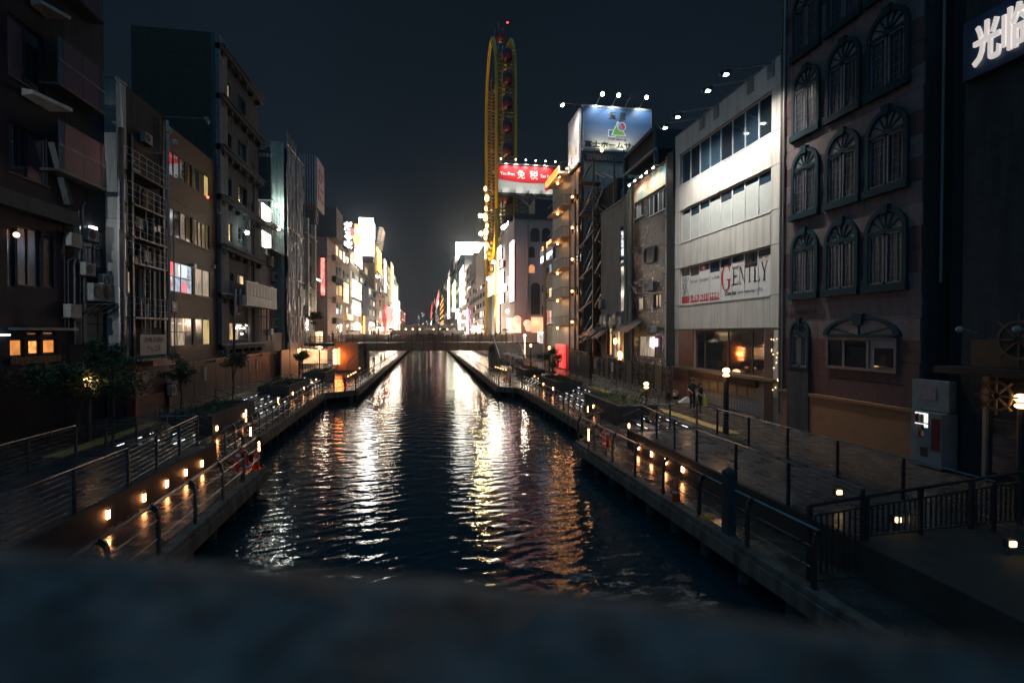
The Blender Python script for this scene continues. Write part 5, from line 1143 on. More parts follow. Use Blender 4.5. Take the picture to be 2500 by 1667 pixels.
for (u0, u1, v0, v1, m_) in ((1295, 1317, 590, 556, dkop), (1322, 1343, 590, 556, dkop), (1355, 1377, 590, 556, dkop), (1291, 1305, 629, 602, dkop), (1291, 1305, 666, 646, lit_or), (1296, 1318, 768, 690, brick_front), (1323, 1345, 768, 690, brick_front)):
    arch_op(C, S(C, u0), S(C, u1), Zz(C, u0, v0), Zz(C, u0, v1), m_, ab)
build('dark_cornice', MB().fb(C, aA - .1, bA, zA_, zA_ + 1.0, -.5, .4), dark_metal, ab); build('hanging_notice', MB().fb(C, S(C, 1322), S(C, 1336), Zz(C, 1330, 747), Zz(C, 1330, 714), .3, .45), mat('warm_notice', (.5, .42, .32), .6), ab)
build('drainpipe', MB().tube([C.p(S(C, 1287), 8, .3), C.p(S(C, 1287), zA_, .3)], .18, 8), mat('warm_metal_pipe', (.28, .24, .2), .5, metal=.3), ab)
# rooftop truss and the pale gridded wall behind
tw = bldg('tall pale gridded wall rising behind the arched building', front(118), 17.6, 32, 38, 8, mat('pale_grid', (.25, .27, .26), .6, pattern=('wally', (2.2, 1.6), (.22, .24, .23), .06)))
tr_ = thing('roof_truss', 'dark rooftop steel truss carrying the red tax free billboard', 'frame', V((21, 110, zA_)))
tm = MB()
for x in (16.4, 19.3, 22.6, 28.4):
    tm.bar((x, 113.2, zA_ + 1), (x, 113.2, 44), .3)
tm.bar((16.4, 113.2, zA_ + 1.2), (28.4, 113.2, zA_ + 1.2), .3); tm.bar((19.3, 113, 37), (24.5, 105, zA_ + 1), .35); tm.bar((22.6, 111, 36.5), (28.4, 105, zA_ + 1), .35)
for k in range(6): tm.bar((19.3, 113.2, 30 + k), (22.6, 113.2, 31 + k), .15); tm.bar((22.6, 113.2, 30 + k), (19.3, 113.2, 31 + k), .15)
build('truss', tm, dark_metal, tr_); build('machine_block', MB().box(21, 28, 100, 106, zA_ + 1, zA_ + 4.5), dark_metal, tr_)
# ---------------- tax free billboard
T = front(112); s0, s1 = S(T, 1216), S(T, 1356); z0, z1 = Zz(T, 1286, 473), Zz(T, 1286, 406)
tf = thing('tax_free_billboard', 'red and white tax free billboard under a row of small lamps', 'billboard', T.p((s0 + s1) / 2, z0)); W_, H_ = s1 - s0, z1 - z0
build('white_face', MB().fb(T, s0, s1, z0, z1, .1, .3), mat('billboard_white', (.5, .49, .45), .5, var=.04), tf)
bot = [(s0 + W_ * k / 16, z0 + H_ * (.50 - .12 * math.sin(math.pi * min(1, (k / 16) * .82 + .05)))) for k in range(17)]
redm = mat('billboard_red', (.66, .015, .02), .45, var=.04); build('red_face', MB().strip(T, bot, [(q[0], z1) for q in bot], .3, .33), redm, tf)
wlet = mat('billboard_letter_white', (.8, .78, .74), .5, var=.02); X = lambda f: s0 + W_ * f; Zf = lambda f: z0 + H_ * f
text('Tax Free', T, X(.035), X(.285), Zf(.615), Zf(.735), wlet, tf, .33, .03, .03); text('Tax Free', T, X(.72), X(.965), Zf(.59), Zf(.71), wlet, tf, .33, .03, .03)
text('免', T, X(.325), X(.46), Zf(.51), Zf(.83), wlet, tf, .33, .03, .014); text('税', T, X(.54), X(.685), Zf(.50), Zf(.82), wlet, tf, .33, .03, .014)
build('round_mark', MB().prism(T, [(X(.84) + .55 * math.cos(2 * math.pi * k / 14), Zf(.20) + .5 * math.sin(2 * math.pi * k / 14)) for k in range(14)], .33, .35), redm, tf)
build('bottom_beam', MB().fb(T, s0, s1, z0 - .7, z0 - .1, .0, .5), dark_metal, tf); build('top_beam', MB().fb(T, s0 - .1, s1 + .1, z1, z1 + .25, .0, .6), alu, tf)
for k in range(6):
    s_ = X(.14 + .17 * k - .03) if k else X(.03); o = build('floodlight', MB().bar(T.p(s_, z1 + .2, .4), T.p(s_, z1 + .75, 1.8), .08), alu, tf)
    build('lamp_head', MB().sphere(T.p(s_, z1 + .72, 1.8), .17, 8, 6), glow('billboard_lamp', (1, .95, .9), 8), o, True)
    if k < 5: s2 = X(.14 + .17 * k); spot(T.p(s2, z1 + .55, 1.35), T.p(s2, z0 + 1.2, .3), 950, (1, .93, .86), 125, .9, .2)
for k in range(5): build('lower_bracket', MB().bar(T.p(X(.05 + .225 * k), z0 - .1, .5), T.p(X(.06 + .225 * k), z0 + .45, 1.0), .12), dark_metal, tf)
for k in range(4): spot(T.p(X(.12 + .25 * k), z0 - .2, 1.9), T.p(X(.12 + .25 * k), z0 + 1.6, .3), 160, (1, .97, .9), 130, .9, .2)
# ---------------- yellow oval ferris wheel
fw = thing('ferris_wheel', 'tall yellow oval ferris wheel with dark red gondolas seen edge on', 'ferris wheel', V((17.6, 126, ZU)))
yel = mat('wheel_yellow', (.60, .34, .02), .45, var=.15); yc, ry_ = 126.5, 10.2; zlo, zhi = 24.0, 77.5
def oval(x, off=0):
    P_ = []; rr2 = ry_ - off
    for k in range(13): a_ = math.pi * k / 12; P_.append(V((x, yc - rr2 * math.cos(a_) , zhi - ry_ * 1.5 + (ry_ * 1.5 - off) * math.sin(a_))))
    for k in range(13): a_ = math.pi * k / 12; P_.append(V((x, yc + rr2 * math.cos(a_), zlo + ry_ - (ry_ - off) * math.sin(a_))))
    return P_ + [P_[0]]
for x in (15.5, 19.9):
    build('oval_rail', MB().tube(oval(x), .42, 8, cap=False), yel, fw, True); build('inner_rail', MB().tube(oval(x, 1.5), .16, 6, cap=False), yel, fw, True)
    A_, B_ = oval(x), oval(x, 1.5); br = MB()
    for k in range(len(A_) - 1):
        for t_ in range(4 if (A_[k + 1] - A_[k]).length < 8 else 16):
            n_ = 4 if (A_[k + 1] - A_[k]).length < 8 else 16; f = t_ / n_; g = (t_ + 1) / n_
            br.bar(A_[k].lerp(A_[k + 1], f), B_[k].lerp(B_[k + 1], (f + g) / 2), .2); br.bar(B_[k].lerp(B_[k + 1], (f + g) / 2), A_[k].lerp(A_[k + 1], g), .2)
    build('bracing', br, yel, fw)
xb = MB()
for k in range(44):
    z = zlo + 6 + (zhi - zlo - 14) * k / 43
    for y in (yc - ry_ + .7, yc + ry_ - .7):
        xb.bar((15.5, y, z), (19.9, y, z), .26); xb.bar((15.5, y, z), (19.9, y, z + 1.9), .18)
build('cross_bracing', xb, mat('wheel_dark_steel', (.30, .17, .05), .6), fw)
gm = mat('gondola_red', (.11, .018, .03), .4, var=.15)
for sgn in (-1, 1):
    for k in range(9):
        z = zlo + 7.5 + k * 5.4 + (0 if sgn < 0 else 2.7)
        if z > zhi - 4: continue
        y = yc + sgn * (ry_ + .1); g_ = build('gondola', MB().tube([(17.9, y, z - 1.5), (17.9, y, z - 1.2), (17.9, y, z + .9), (17.9, y, z + 1.4)], [.7, 1.15, 1.15, .5], 10), gm, fw, True)
        build('gondola_window', MB().tube([(17.9, y, z + .0), (17.9, y, z + .7)], 1.17, 10), mat('gondola_glass', (.03, .02, .03), .5), g_); build('white_edge', MB().tube([(16.75, y - .4, z - 1.6), (16.7, y - .4, z), (16.85, y - .4, z + 1.6)], .05, 5), white_paint, g_)
build('gondola', MB().tube([(17.9, yc, zhi + .6), (17.9, yc, zhi + 3.2)], [1.1, 1.0], 10), gm, fw, True)
for y in (yc - ry_, yc + ry_): build('column', MB().tube([(15.5, y, ZU), (15.5, y, zlo + ry_)], .42, 10), yel, fw, True); 
build('mast', MB().tube([(17.4, yc, zhi - 2), (17.4, yc, zhi + 5)], .1, 6), metal, fw); build('mast', MB().tube([(16.4, yc, zhi - 2), (16.4, yc, zhi + 3.5)], .08, 6), metal, fw)
mt = CAM + ray(1239, 56) * (yc / ray(1239, 56).y); build('beacon_mast', MB().tube([(mt.x, mt.y, zhi - 3), mt], .1, 6), dark_metal, fw); build('red_beacon', MB().sphere(mt, .22, 8, 6), glow('red_beacon', (1, .03, .03), 8), fw, True)
# lights on the wheel: warm strip of blobs on the left flank, two very bright floodlights reaching out
sp_ = MB(); 
for k in range(9):
    z = 26 + k * 2.1; y = yc + ry_ - .4 * (k % 3)
    build('light_cluster', MB().sphere((15.0 + .25 * math.sin(k * 2.1), y - 3, z + .6 * math.sin(k)), .55 + .25 * (k % 2), 8, 6, sc=(.8, 1, 1.25)), glow('cluster_warm', (1, .66, .26), 3, .6, 2), fw, True)
for k in range(7): build('light_figure', MB().sphere((15.1 + .3 * math.sin(k * 1.3), yc - 2, 20.5 + k * 1.25), .7 + .15 * math.sin(k * 2), 8, 6, sc=(.7, 1, 1)), mat('golden_paint', (.6, .34, .06), .4), fw, True)
for (u, v) in ((1173, 527), (1174, 571)):
    c = CAM + ray(u, v) * (140.0 / ray(u, v).y); o = build('floodlight', MB().tube([(15.5, yc + ry_, c.z), c], .08, 6), metal, fw); build('lamp_glass', MB().sphere(c, .55, 10, 8), glow('wheel_flood', (1, .76, .34), 45), o, True)
    spot(c + V((.2, -1.5, 0)), (16.5, yc, c.z + (9 if v < 550 else -12)), 7000, (1, .75, .35), 130, .8, .4)
spot(V((12.5, 112.5, 10)), (16.8, yc, 52), 52000, (1, .68, .22), 60, .8, .4, 'wheel_uplight')
# shop building under the wheel
ub = bldg('bright discount store block under the yellow ferris wheel', Fr((17.2, 0, 0), (-1, 0, 0)), -139, -112.5, 23, 12, mat('store_grey', (.3, .27, .24), .6))
build('sign_box', MB().box(15.6, 15.9, 122, 135, 15.4, 20.6), glow('beige_sign_box', (1, .80, .62), .9, .3, .8), ub)
for k in range(5): build('porthole', MB().tube([(16.6, 125, 4.2 + k * 2.1), (16.75, 125, 4.2 + k * 2.1)], .7, 10), metal, ub)
# ================================================================== LEFT BANK
F = FL_
# ---------------- big dark building at the left edge
e0, e1 = S(F, -700), S(F, 166)
w1_ = [(S(F, 21), S(F, 41), Zz(F, 31, 700), Zz(F, 31, 556)), (S(F, 46), S(F, 104), Zz(F, 75, 700), Zz(F, 75, 557)), (S(F, 109), S(F, 136), Zz(F, 122, 702), Zz(F, 122, 580)),
       (S(F, 24), S(F, 60), Zz(F, 42, 871), Zz(F, 42, 827)), (S(F, 69), S(F, 99), Zz(F, 84, 866), Zz(F, 84, 829)), (S(F, 105), S(F, 140), Zz(F, 122, 864), Zz(F, 122, 827)),
       (S(F, 66), S(F, 97), Zz(F, 82, 819), Zz(F, 82, 810)), (S(F, 105), S(F, 137), Zz(F, 121, 818), Zz(F, 121, 809)),
       (S(F, 30), S(F, 118), Zz(F, 74, 215), Zz(F, 74, 70)), (S(F, 30), S(F, 122), Zz(F, 76, 440), Zz(F, 76, 320))]
dl = bldg('big dark building at the left edge with orange-lit ground floor windows', F, e0, e1, 31, 14, mat('plum_dark_wall', (.020, .022, .032), .6, spec=.1, var=.3, wear=.3), w1_)
pn_ = [[glass_g], [glass_t], [mat('amber_glass', (.14, .08, .03), .15)], [lit_or], [glow('lit_orange_bright', (1, .42, .10), 1.2, .5, 5)], [lit_or], [lit_or], [lit_or], [glass_p, glass_d], [glass_d, glass_p]]
for i, q_ in enumerate(w1_): window(dl, F, *q_, (1, 2, 1, 1, 1, 1, 1, 1, 2, 2)[i], pn_[i], black, d=-.15, fw=.07, sill=i > 7, rows=1)
for v0, v1, u0, u1 in ((258, 228, 55, 123), (30, 2, 80, 122)):      # light cast on the curved wall, built as pale wedges
    z0, z1 = Zz(F, 90, v0), Zz(F, 90, v1); sA, sB = S(F, u0), S(F, u1); build('light_patch_wedge', MB().hexa([F.p(sA, z0, .1), F.p(sB, z0, .1), F.p(sB, z0 + .05, 1.0), F.p(sA, z0 + .1, .5), F.p(sA, z0 + .3, .1), F.p(sB, z0 + .3, .1), F.p(sB, z0 + .2, 1.0), F.p(sA, z0 + .25, .5)]), pale_conc, dl)
for (u0, v0), (u1, v1) in (((128, 350), (165, 500)),):
    build('light_patch_rib', MB().bar(F.p(S(F, u0), Zz(F, u0, v0), .1), F.p(S(F, u1), Zz(F, u1, v1), .1), .3, .25), grey_conc, dl)  # lighter rib suggests the curved wall and the light cast on it
build('floor_band', MB().fb(F, e0, e1, Zz(F, 120, 540), Zz(F, 120, 505), .0, .5), dark_conc, dl)
build('shop_pediment', MB().fb(F, S(F, 20), S(F, 150), Zz(F, 84, 806), Zz(F, 84, 800), .0, .7), teal_dark, dl)
bal = MB()
for k in range(26): s_ = S(F, 22) + (S(F, 142) - S(F, 22)) * k / 25; bal.fb(F, s_ - .03, s_ + .03, Zz(F, 84, 886), Zz(F, 84, 870), .05, .1)
build('balcony_bars', bal, brown_metal, dl); build('wall_lamp_glow', MB().sphere(F.p(S(F, 30), Zz(F, 30, 574), .2), .11, 8, 6), glow('soft_amber', (1, .6, .35), 3), dl, True)
build('white_tube_light', MB().fb(F, S(F, -30), S(F, 15), Zz(F, 5, 819), Zz(F, 5, 816), .1, .15), neon_w, dl)
# ---------------- building with projecting glass balconies
f0, f1 = S(F, 167), S(F, 262); gbld = bldg('dark building with projecting glass balconies and wall air conditioners at left', F, f0, f1, 24, 13, mat('slate_wall', (.038, .045, .055), .6, spec=.1, wear=.4), [(S(F, 184), S(F, 258), Zz(F, 222, 652), Zz(F, 222, 556))])
for vt, vb in ((-60, 62), (180, 280), (358, 462)):
    zA, zB = Zz(F, 222, vb), Zz(F, 222, vt); G_ = Fr((XL + .75, 0, 0), (1, 0, 0)); sA, sB = S(G_, 150), S(G_, 262)
    bx = build('glass_balcony', MB().fb(F, sA, sB, zA - .12, zA, 0, .8), dark_metal, gbld)
    cc = [sA, sA + .35, sA + (sB - sA) * .5, sB - .35, sB]
    for k in range(4):
        for j in range(2): build('pane', MB().fb(F, cc[k] + .015, cc[k + 1] - .015, zA + (zB - zA) * .5 * j + .015, zA + (zB - zA) * .5 * (j + 1) - .015, .74, .76), glass_t if k in (0, 3) else glass_p, bx)
    build('balcony_rail', MB().fb(F, sA, sB, zA + (zB - zA) * .5 - .03, zA + (zB - zA) * .5 + .01, .77, .80), alu, bx)
window(gbld, F, S(F, 184), S(F, 258), Zz(F, 222, 652), Zz(F, 222, 556), 3, [glass_g, glass_g, glass_t], dark_metal, rows=2)
build('white_wall_lamp', MB().fb(F, S(F, 219), S(F, 233), Zz(F, 228, 575), Zz(F, 228, 555), .02, .16), glow('white_wall_lamp', (1, .96, .9), 5), gbld)
for u, v in ((207, 733), (232, 735)): ac(gbld, F, S(F, u), Zz(F, u, v), .85, .85)
tri = MB()
for u in (195, 212, 228, 245, 258): tri.bar(F.p(S(F, u), Zz(F, u, 742), .05), F.p(S(F, u), Zz(F, u, 742), .8), .05); tri.bar(F.p(S(F, u), Zz(F, u, 770), .05), F.p(S(F, u), Zz(F, u, 742), .8), .05)
build('shelf_brackets', tri, dark_metal, gbld); build('beige_panel', MB().fb(F, S(F, 186), S(F, 248), Zz(F, 218, 840), Zz(F, 218, 745), .003, .06), mat('dull_beige', (.22, .18, .15), .7, wear=.4), gbld); build('panel_joint', MB().fb(F, S(F, 186), S(F, 248), Zz(F, 218, 792), Zz(F, 218, 789), .06, .08), dark_metal, gbld)
# ---------------- pale fin wall with a white cable
P_ = front(29.7); sA, sB = S(P_, 261), S(P_, 290); zf_ = Zz(P_, 275, 190)
fin = thing('fin_wall', 'tall pale concrete fin wall with a white cable down its edge', 'wall', P_.p((sA + sB) / 2, ZU))
zj = [ZU, 7.4, 11.9, zf_]
for a_, b_ in zip(zj, zj[1:]): build('concrete_lift', MB().fb(P_, sA, sB, a_ + .01, b_ - .01, -.9, 0), mat('fin_concrete', (.40, .40, .38), .7, wear=.35, bump=.3, var=.12), fin)
build('wide_base', MB().fb(P_, sA - .9, sA, ZU, Zz(P_, 275, 430), -.9, -.02), mat('fin_concrete', (.4, .4, .38), .7), fin); build('coping', MB().fb(P_, sA - .1, sB + .05, zf_, zf_ + .12, -.95, .05), pale_conc, fin)
pts = [P_.p(sB - .02, zf_, .05), P_.p(sB + .2, zf_ - .3, .05), P_.p(sB + .3, zf_ - 2.2, .05), P_.p(sB + .3, zf_ - 4.4, .05), P_.p(sB + .08, zf_ - 5.4, .05), P_.p(sB + .06, 9, .05), P_.p(sB + .06, 3, .05)]
build('cable', MB().tube(pts, .045, 6), white_paint, fin, True)
# assumed street lamp of the near bridge, unseen, added to light the fin
sl_ = thing('assumed_bridge_lamp', 'assumed unseen tall street lamp of the near bridge at its left end', 'lamp', V((-15.2, 3.0, 4.7)))
build('pole', MB().tube([(-15.2, 3, 4.7), (-15.2, 3, 12.4)], .09, 8), dark_metal, sl_); build('lamp_head', MB().sphere((-15.2, 3.15, 12.3), .22, 10, 6), glow('assumed_cool_lamp', (.95, .97, 1), 4), sl_, True)
spot((-15.2, 3.4, 12.2), P_.p((sA + sB) / 2, 11.0, 0), 5200, (.95, .96, 1), 34, .9, .15, 'assumed_lamp_beam')
# ---------------- fire escape building
FE = Fr((XL + .95, 0, 0), (1, 0, 0))
g0_, g1_ = S(F, 291), S(F, 401); fe = bldg('dark building covered by ladders and fire escape platforms', F, g0_, g1_, (Zz(F, 310, 200) + Zz(F, 401, 298)) / 2, 12, mat('soot_wall', (.042, .047, .052), .6, spec=.1, wear=.5))
G_ = Fr((XL + .6, 0, 0), (1, 0, 0))
for u in (302, 324, 400): build('column', MB().fb(FE, S(FE, u) - .09, S(FE, u) + .09, ZU, 16.5, -.09, .09), dark_metal, fe)
for i, v in enumerate((440, 515, 590, 650, 775)):
    z = Zz(G_, 350, v); build('platform', MB().fb(F, S(FE, 322), S(FE, 404), z - .1, z, .0, 1.1), dark_metal, fe); rl = MB()
    for dz in (.35, .7, 1.05): rl.tube([F.p(S(FE, 302), z + dz, 1.08), F.p(S(FE, 404), z + dz, 1.08)], .018, 5)
    for k in range(7): s_ = S(FE, 302) + (S(FE, 404) - S(FE, 302)) * k / 6; rl.tube([F.p(s_, z, 1.08), F.p(s_, z + 1.05, 1.08)], .015, 5)
    build('guard_rail', rl, metal, fe)
for u0, u1, vt, vb in ((355, 368, 612, 840), (293, 318, 700, 850), (360, 378, 510, 550), (295, 315, 440, 560)):
    ld = MB(); sA, sB = S(FE, u0), S(FE, u1); zB, zA = Zz(FE, u0, vt), max(2.4, Zz(FE, u0, vb)); ld.tube([F.p(sA, zA, .95), F.p(sA, zB, .95)], .02, 5); ld.tube([F.p(sB, zA, .95), F.p(sB, zB, .95)], .02, 5); z = zA
    while z < zB: ld.tube([F.p(sA, z, .95), F.p(sB, z, .95)], .015, 5); z += .42
    build('ladder', ld, metal, fe)
for u, v0, v1 in ((333, 740, 608), (341, 740, 605), (336, 860, 742), (349, 860, 745)): build('vertical_pipe', MB().tube([F.p(S(F, u), Zz(F, u, v0), .2), F.p(S(F, u), Zz(F, u, v1), .2)], .08, 7), pale_conc, fe)
for u, v in ((372, 320), (388, 350)): build('dish_lamp', MB().sphere(F.p(S(F, u), Zz(F, u, v), 1.0), .22, 8, 6), ac_grey, fe, True)
build('tall_shutter', MB().fb(F, S(F, 372), S(F, 396), Zz(F, 384, 800), Zz(F, 384, 620), .02, .08), mat('dull_corrugated', (.16, .15, .14), .5, stretch=(8, 8, .3), var=.4), fe)
build('lit_crack', MB().fb(F, S(F, 312), S(F, 318), Zz(F, 315, 715), Zz(F, 315, 665), .02, .05), lit_dim, fe); build('red_glimpse', MB().fb(F, S(F, 305), S(F, 330), Zz(F, 315, 380), Zz(F, 315, 362), .02, .05), red_paint, fe)
# sign board and red kiosk
sb2 = thing('menu_board', 'weathered white notice board with faint lettering above the red kiosk', 'sign', F.p(S(F, 375), 4.5, 1.4)); K = Fr((-15.0, 0, 0), (1, 0, 0))
sA, sB = S(K, 346), S(K, 404); zA, zB = Zz(K, 375, 866), Zz(K, 375, 817); build('board', MB().fb(K, sA, sB, zA, zB, -.08, 0), mat('weathered_white', (.36, .34, .31), .6, wear=.3, var=.2, scale=8), sb2)
text('串焼 居酒屋', K, sA + .3, sB - .2, zB - .42, zB - .12, mat('faded_ink', (.12, .09, .08), .6), sb2, .002, .01); text('ジャズバー', K, sA + .5, sB - .3, zA + .15, zA + .55, mat('faded_red_ink', (.25, .08, .07), .6), sb2, .002, .01)
kk = thing('red_kiosk', 'small red brick kiosk bar with a striped red awning and air conditioners', 'kiosk', K.p(S(K, 375), ZU)); sA, sB = S(K, 328), S(K, 418); zA, zB = ZU, Zz(K, 370, 878)
build('body', MB().fb(K, sA + .1, sB, ZU, zB, -1.3, -.12), mat('kiosk_plum', (.07, .025, .03), .6), kk); redk = mat('kiosk_red_brick', (.24, .045, .03), .55, pattern=('wallx', (.2, .07), (.16, .03, .02), .012))
build('corner_pier', MB().fb(K, sA, sA + .55, ZU, zB - .2, -.4, .02), redk, kk); build('corner_pier', MB().fb(K, sB - .35, sB, ZU, ZU + 1.5, -.4, .02), redk, kk); build('low_wall', MB().fb(K, sA + .5, sB - .9, ZU + .55, ZU + 1.0, -.2, .03), redk, kk)
build('awning_board', MB().fb(K, S(K, 352), S(K, 427), Zz(K, 390, 888), Zz(K, 390, 876), .35, .42), mat('awning_red', (.34, .06, .05), .5, var=.2), kk); build('awning_edge', MB().fb(K, S(K, 352), S(K, 427), Zz(K, 390, 876), Zz(K, 390, 875), .35, .45).fb(K, S(K, 352), S(K, 427), Zz(K, 390, 889), Zz(K, 390, 888), .35, .45), white_paint, kk)
text('BAR', K, S(K, 385), S(K, 399), Zz(K, 390, 885), Zz(K, 390, 879), white_paint, kk, .425, .01); build('kiosk_roof', MB().fb(K, sA - .3, sB + .3, zB, zB + .12, -1.5, .5), teal_dark, kk)
build('menu_sheet', MB().fb(K, S(K, 351), S(K, 366), Zz(K, 358, 932), Zz(K, 358, 906), -.12, -.09), weathered if False else MATS['weathered_white'], kk)
for k, c_ in enumerate('バー'): text(c_, K, S(K, 352), S(K, 364), Zz(K, 358, 956 + 22 * k), Zz(K, 358, 938 + 22 * k), mat('faded_gold', (.3, .2, .12), .5), kk, -.11, .01)
for v in (936, 966): ac(kk, K, S(K, 404), Zz(K, 404, v), .55, .62, .25)
# ---------------- brown tiled office building
h0, h1 = S(F, 403), S(F, 530); zt5_ = (Zz(F, 403, 309) + Zz(F, 528, 392)) / 2; mid = 465
rw = []
for v0, v1 in ((428, 367), (575, 505), (711, 636), (846, 774)): rw.append((Zz(F, 417, v0), Zz(F, 417, v1)))
sL, sM0, sM1, sR = S(F, 414), S(F, 472), S(F, 478), S(F, 514); holes = []
for c, d in rw: holes += [(sL, sM0, c, d), (sM1, sR, c, d)]
bb2 = bldg('brown tiled office building with mirrored and lit window bands at left', F, h0, h1, zt5_, 13, brown_tile, holes)
gm_ = glassm('reflecting_window_glass', (.42, .45, .48), .02, metal=.85)
window(bb2, F, *holes[0], 4, [gm_], black, d=-.1, fw=.06); window(bb2, F, *holes[1], 3, [gm_, glass_g, lit_yel], black, d=-.1)
window(bb2, F, *holes[2], 4, [glass_g, glass_d, glass_t, glass_d], dark_metal, d=-.1, sill=True); window(bb2, F, *holes[3], 4, [glass_g, glass_t, glass_g, mat('green_tint', (.05, .14, .12), .1)], dark_metal, d=-.1, sill=True)
wl_ = window(bb2, F, *holes[4], 2, [lit_blue], dark_metal, d=-.1, rows=2, sill=True); window(bb2, F, *holes[5], 2, [lit_dim], dark_metal, d=-.1, sill=True)
for x0_, x1_, y0_, y1_, m_ in ((.03, .20, .55, .97, sign_red), (.42, .52, .55, .95, sign_w2), (.56, .78, .55, .97, glow('pale_blue_light', (.7, .9, 1), 1.1, .5, 9)), (.56, .78, .02, .38, glow('pink_poster_light', (1, .12, .2), 1.0, .5, 9)), (.02, .16, .38, .52, lit_w), (.03, .12, .1, .35, glow('pink_poster_light', (1, .12, .2), 1.0))):
    a_, b_, c_, d_ = holes[4]; build('poster', MB().fb(F, a_ + (b_ - a_) * x0_, a_ + (b_ - a_) * x1_, c_ + (d_ - c_) * y0_, c_ + (d_ - c_) * y1_, -.16 + .085, -.16 + .09), m_, wl_)
wl2 = window(bb2, F, *holes[6], 3, [lit_dim, lit_dim, glass_g], dark_metal, d=-.1, rows=2); window(bb2, F, *holes[7], 2, [glass_g, lit_yel], dark_metal, d=-.1)
a_, b_, c_, d_ = holes[6]
for k in range(3): build('ceiling_tube', MB().fb(F, a_ + .3 + .9 * k, a_ + .95 + .9 * k, d_ - .42 - .03 * k, d_ - .34 - .03 * k, -.075, -.07), lit_w, wl2)
build('lit_poster', MB().fb(F, a_ + 2.0, a_ + 2.4, c_ + 1.0, c_ + 1.9, -.075, -.07), sign_warm, wl2)
for u, v in ((436, 314), (476, 351)):
    s_, z_ = Fr((-13.9, 0, 0), (1, 0, 0)).uv(u, v); s_ = min(max(s_, h0), h1); floodlight(bb2, F, s_ , zt5_ + .25, 2.6, lit=False, r=.2)
build('white_wall_box', MB().fb(F, S(F, 521), S(F, 524), Zz(F, 522, 655), Zz(F, 522, 647), .0, .15), white_paint, bb2); build('red_small_lamp', MB().sphere(F.p(S(F, 509), Zz(F, 509, 484), .05), .09, 6, 5), glow('red_small_lamp', (1, .1, .05), 6), bb2)
build('corner_pipe', MB().tube([F.p(h0 - .05, ZU, .25), F.p(h0 - .05, zt5_, .25)], .12, 8), metal, bb2)
# ---------------- tall grey building with corbelled ledges
i0, i1 = S(F, 532), S(F, 634); fl6 = [Zz(F, 531, v) for v in (854, 728, 608, 488, 367, 245, 125)]; holes = []
win6 = [((554, 569), (437, 485)), ((584, 606), (458, 500)), ((555, 569), (545, 589)), ((583, 604), (560, 600)), ((553, 571), (666, 684)), ((580, 600), (672, 694)), ((558, 614), (789, 830)), ((556, 569), (330, 372)), ((584, 604), (352, 395)), ((556, 569), (210, 255)), ((586, 604), (245, 285))]
for (u0, u1), (v0, v1) in win6: um = (u0 + u1) / 2; holes.append((S(F, u0), S(F, u1), Zz(F, um, v1), Zz(F, um, v0)))
tg = bldg('tall grey concrete building with corbelled floor ledges and a boxed balcony', F, i0, i1, fl6[-1] + 1.2, 6, grey_conc, holes, rec=.3, side=mat('shade_tone_party_wall', (.070, .064, .052), .9, spec=.1))  # side walls coloured darker than the front: their night shade is in the colour
pm6 = [[lit_yel, glass_d], [glass_g, glass_d], [lit_warm], [glass_d], [lit_warm, glass_g], [glass_g, lit_warm], [lit_yel, lit_dim, glass_g, glass_d], [lit_dim, glass_d], [glass_d, glass_g], [glass_d, lit_dim], [glass_d]]
for q_, pm in zip(holes, pm6): window(tg, F, *q_, len(pm) if len(pm) > 1 else 1, pm, dark_metal, d=-.2)
for z in fl6:
    build('ledge', MB().fb(F, i0, i1, z, z + .32, .0, .55), grey_conc, tg); build('ledge_lip', MB().fb(F, i0, i1, z + .32, z + .45, .0, .7), pale_conc if z < 12 else grey_conc, tg)
    for k in range(6): s_ = i0 + .6 + (i1 - i0 - 1.2) * k / 5; build('corbel', MB().fb(F, s_ - .18, s_ + .18, z - .35, z - .002, .0, .4), grey_conc, tg)
c0, c1 = S(F, 632), i1
build('side_bay', MB().fb(F, S(F, 532), S(F, 551), ZU, fl6[-1] + 1.1, .003, .3), mat('bay_concrete', (.2, .21, .21), .8, spec=.1, wear=.4), tg)
bx0, bx1 = S(F, 560), S(F, 641); bz0, bz1 = Zz(F, 600, 750), Zz(F, 600, 697); zmid_ = Zz(F, 600, 727)
bxx = build('boxed_balcony', MB().fb(F, bx0, bx1, bz0, zmid_, .0, 1.4), mat('balcony_box', (.28, .25, .22), .5, wear=.45), tg)
for k in range(10): s_ = bx0 + (bx1 - bx0) * k / 10; build('balcony_panel', MB().fb(F, s_ + .02, s_ + (bx1 - bx0) / 10 - .02, zmid_ + .02, bz1, 1.25, 1.38), mat('corrugated_balcony', (.14, .14, .145), .5, wear=.4), bxx)
build('balcony_cap', MB().fb(F, bx0, bx1, bz1, bz1 + .07, 1.2, 1.44), alu, bxx); ac(tg, F, S(F, 612), bz1 - .1, .8, .6, .4, False)
for u in (546, 559): build('bent_pipe', MB().tube([F.p(S(F, u) + .2, Zz(F, u, 705), .9), F.p(S(F, u), Zz(F, u, 718), .9), F.p(S(F, u), Zz(F, u, 870 if u == 546 else 765), .75)], .1, 8), metal, tg, True)
build('wall_lamp', MB().sphere(F.p(S(F, 585), Zz(F, 585, 569), .7), .17, 8, 6), glow('cold_wall_lamp', (.9, 1, .95), 30), tg, True); pt(F.p(S(F, 585), Zz(F, 585, 569), 1.0), 60, (.75, 1, .95), .15, 'wall_lamp_light')
for k in range(5): build('ceiling_bulb', MB().sphere(F.p(S(F, 580) + .5 * k, Zz(F, 583, (801, 797, 801, 815, 801)[k]), -.12), .07, 6, 5), lamp_white, tg)
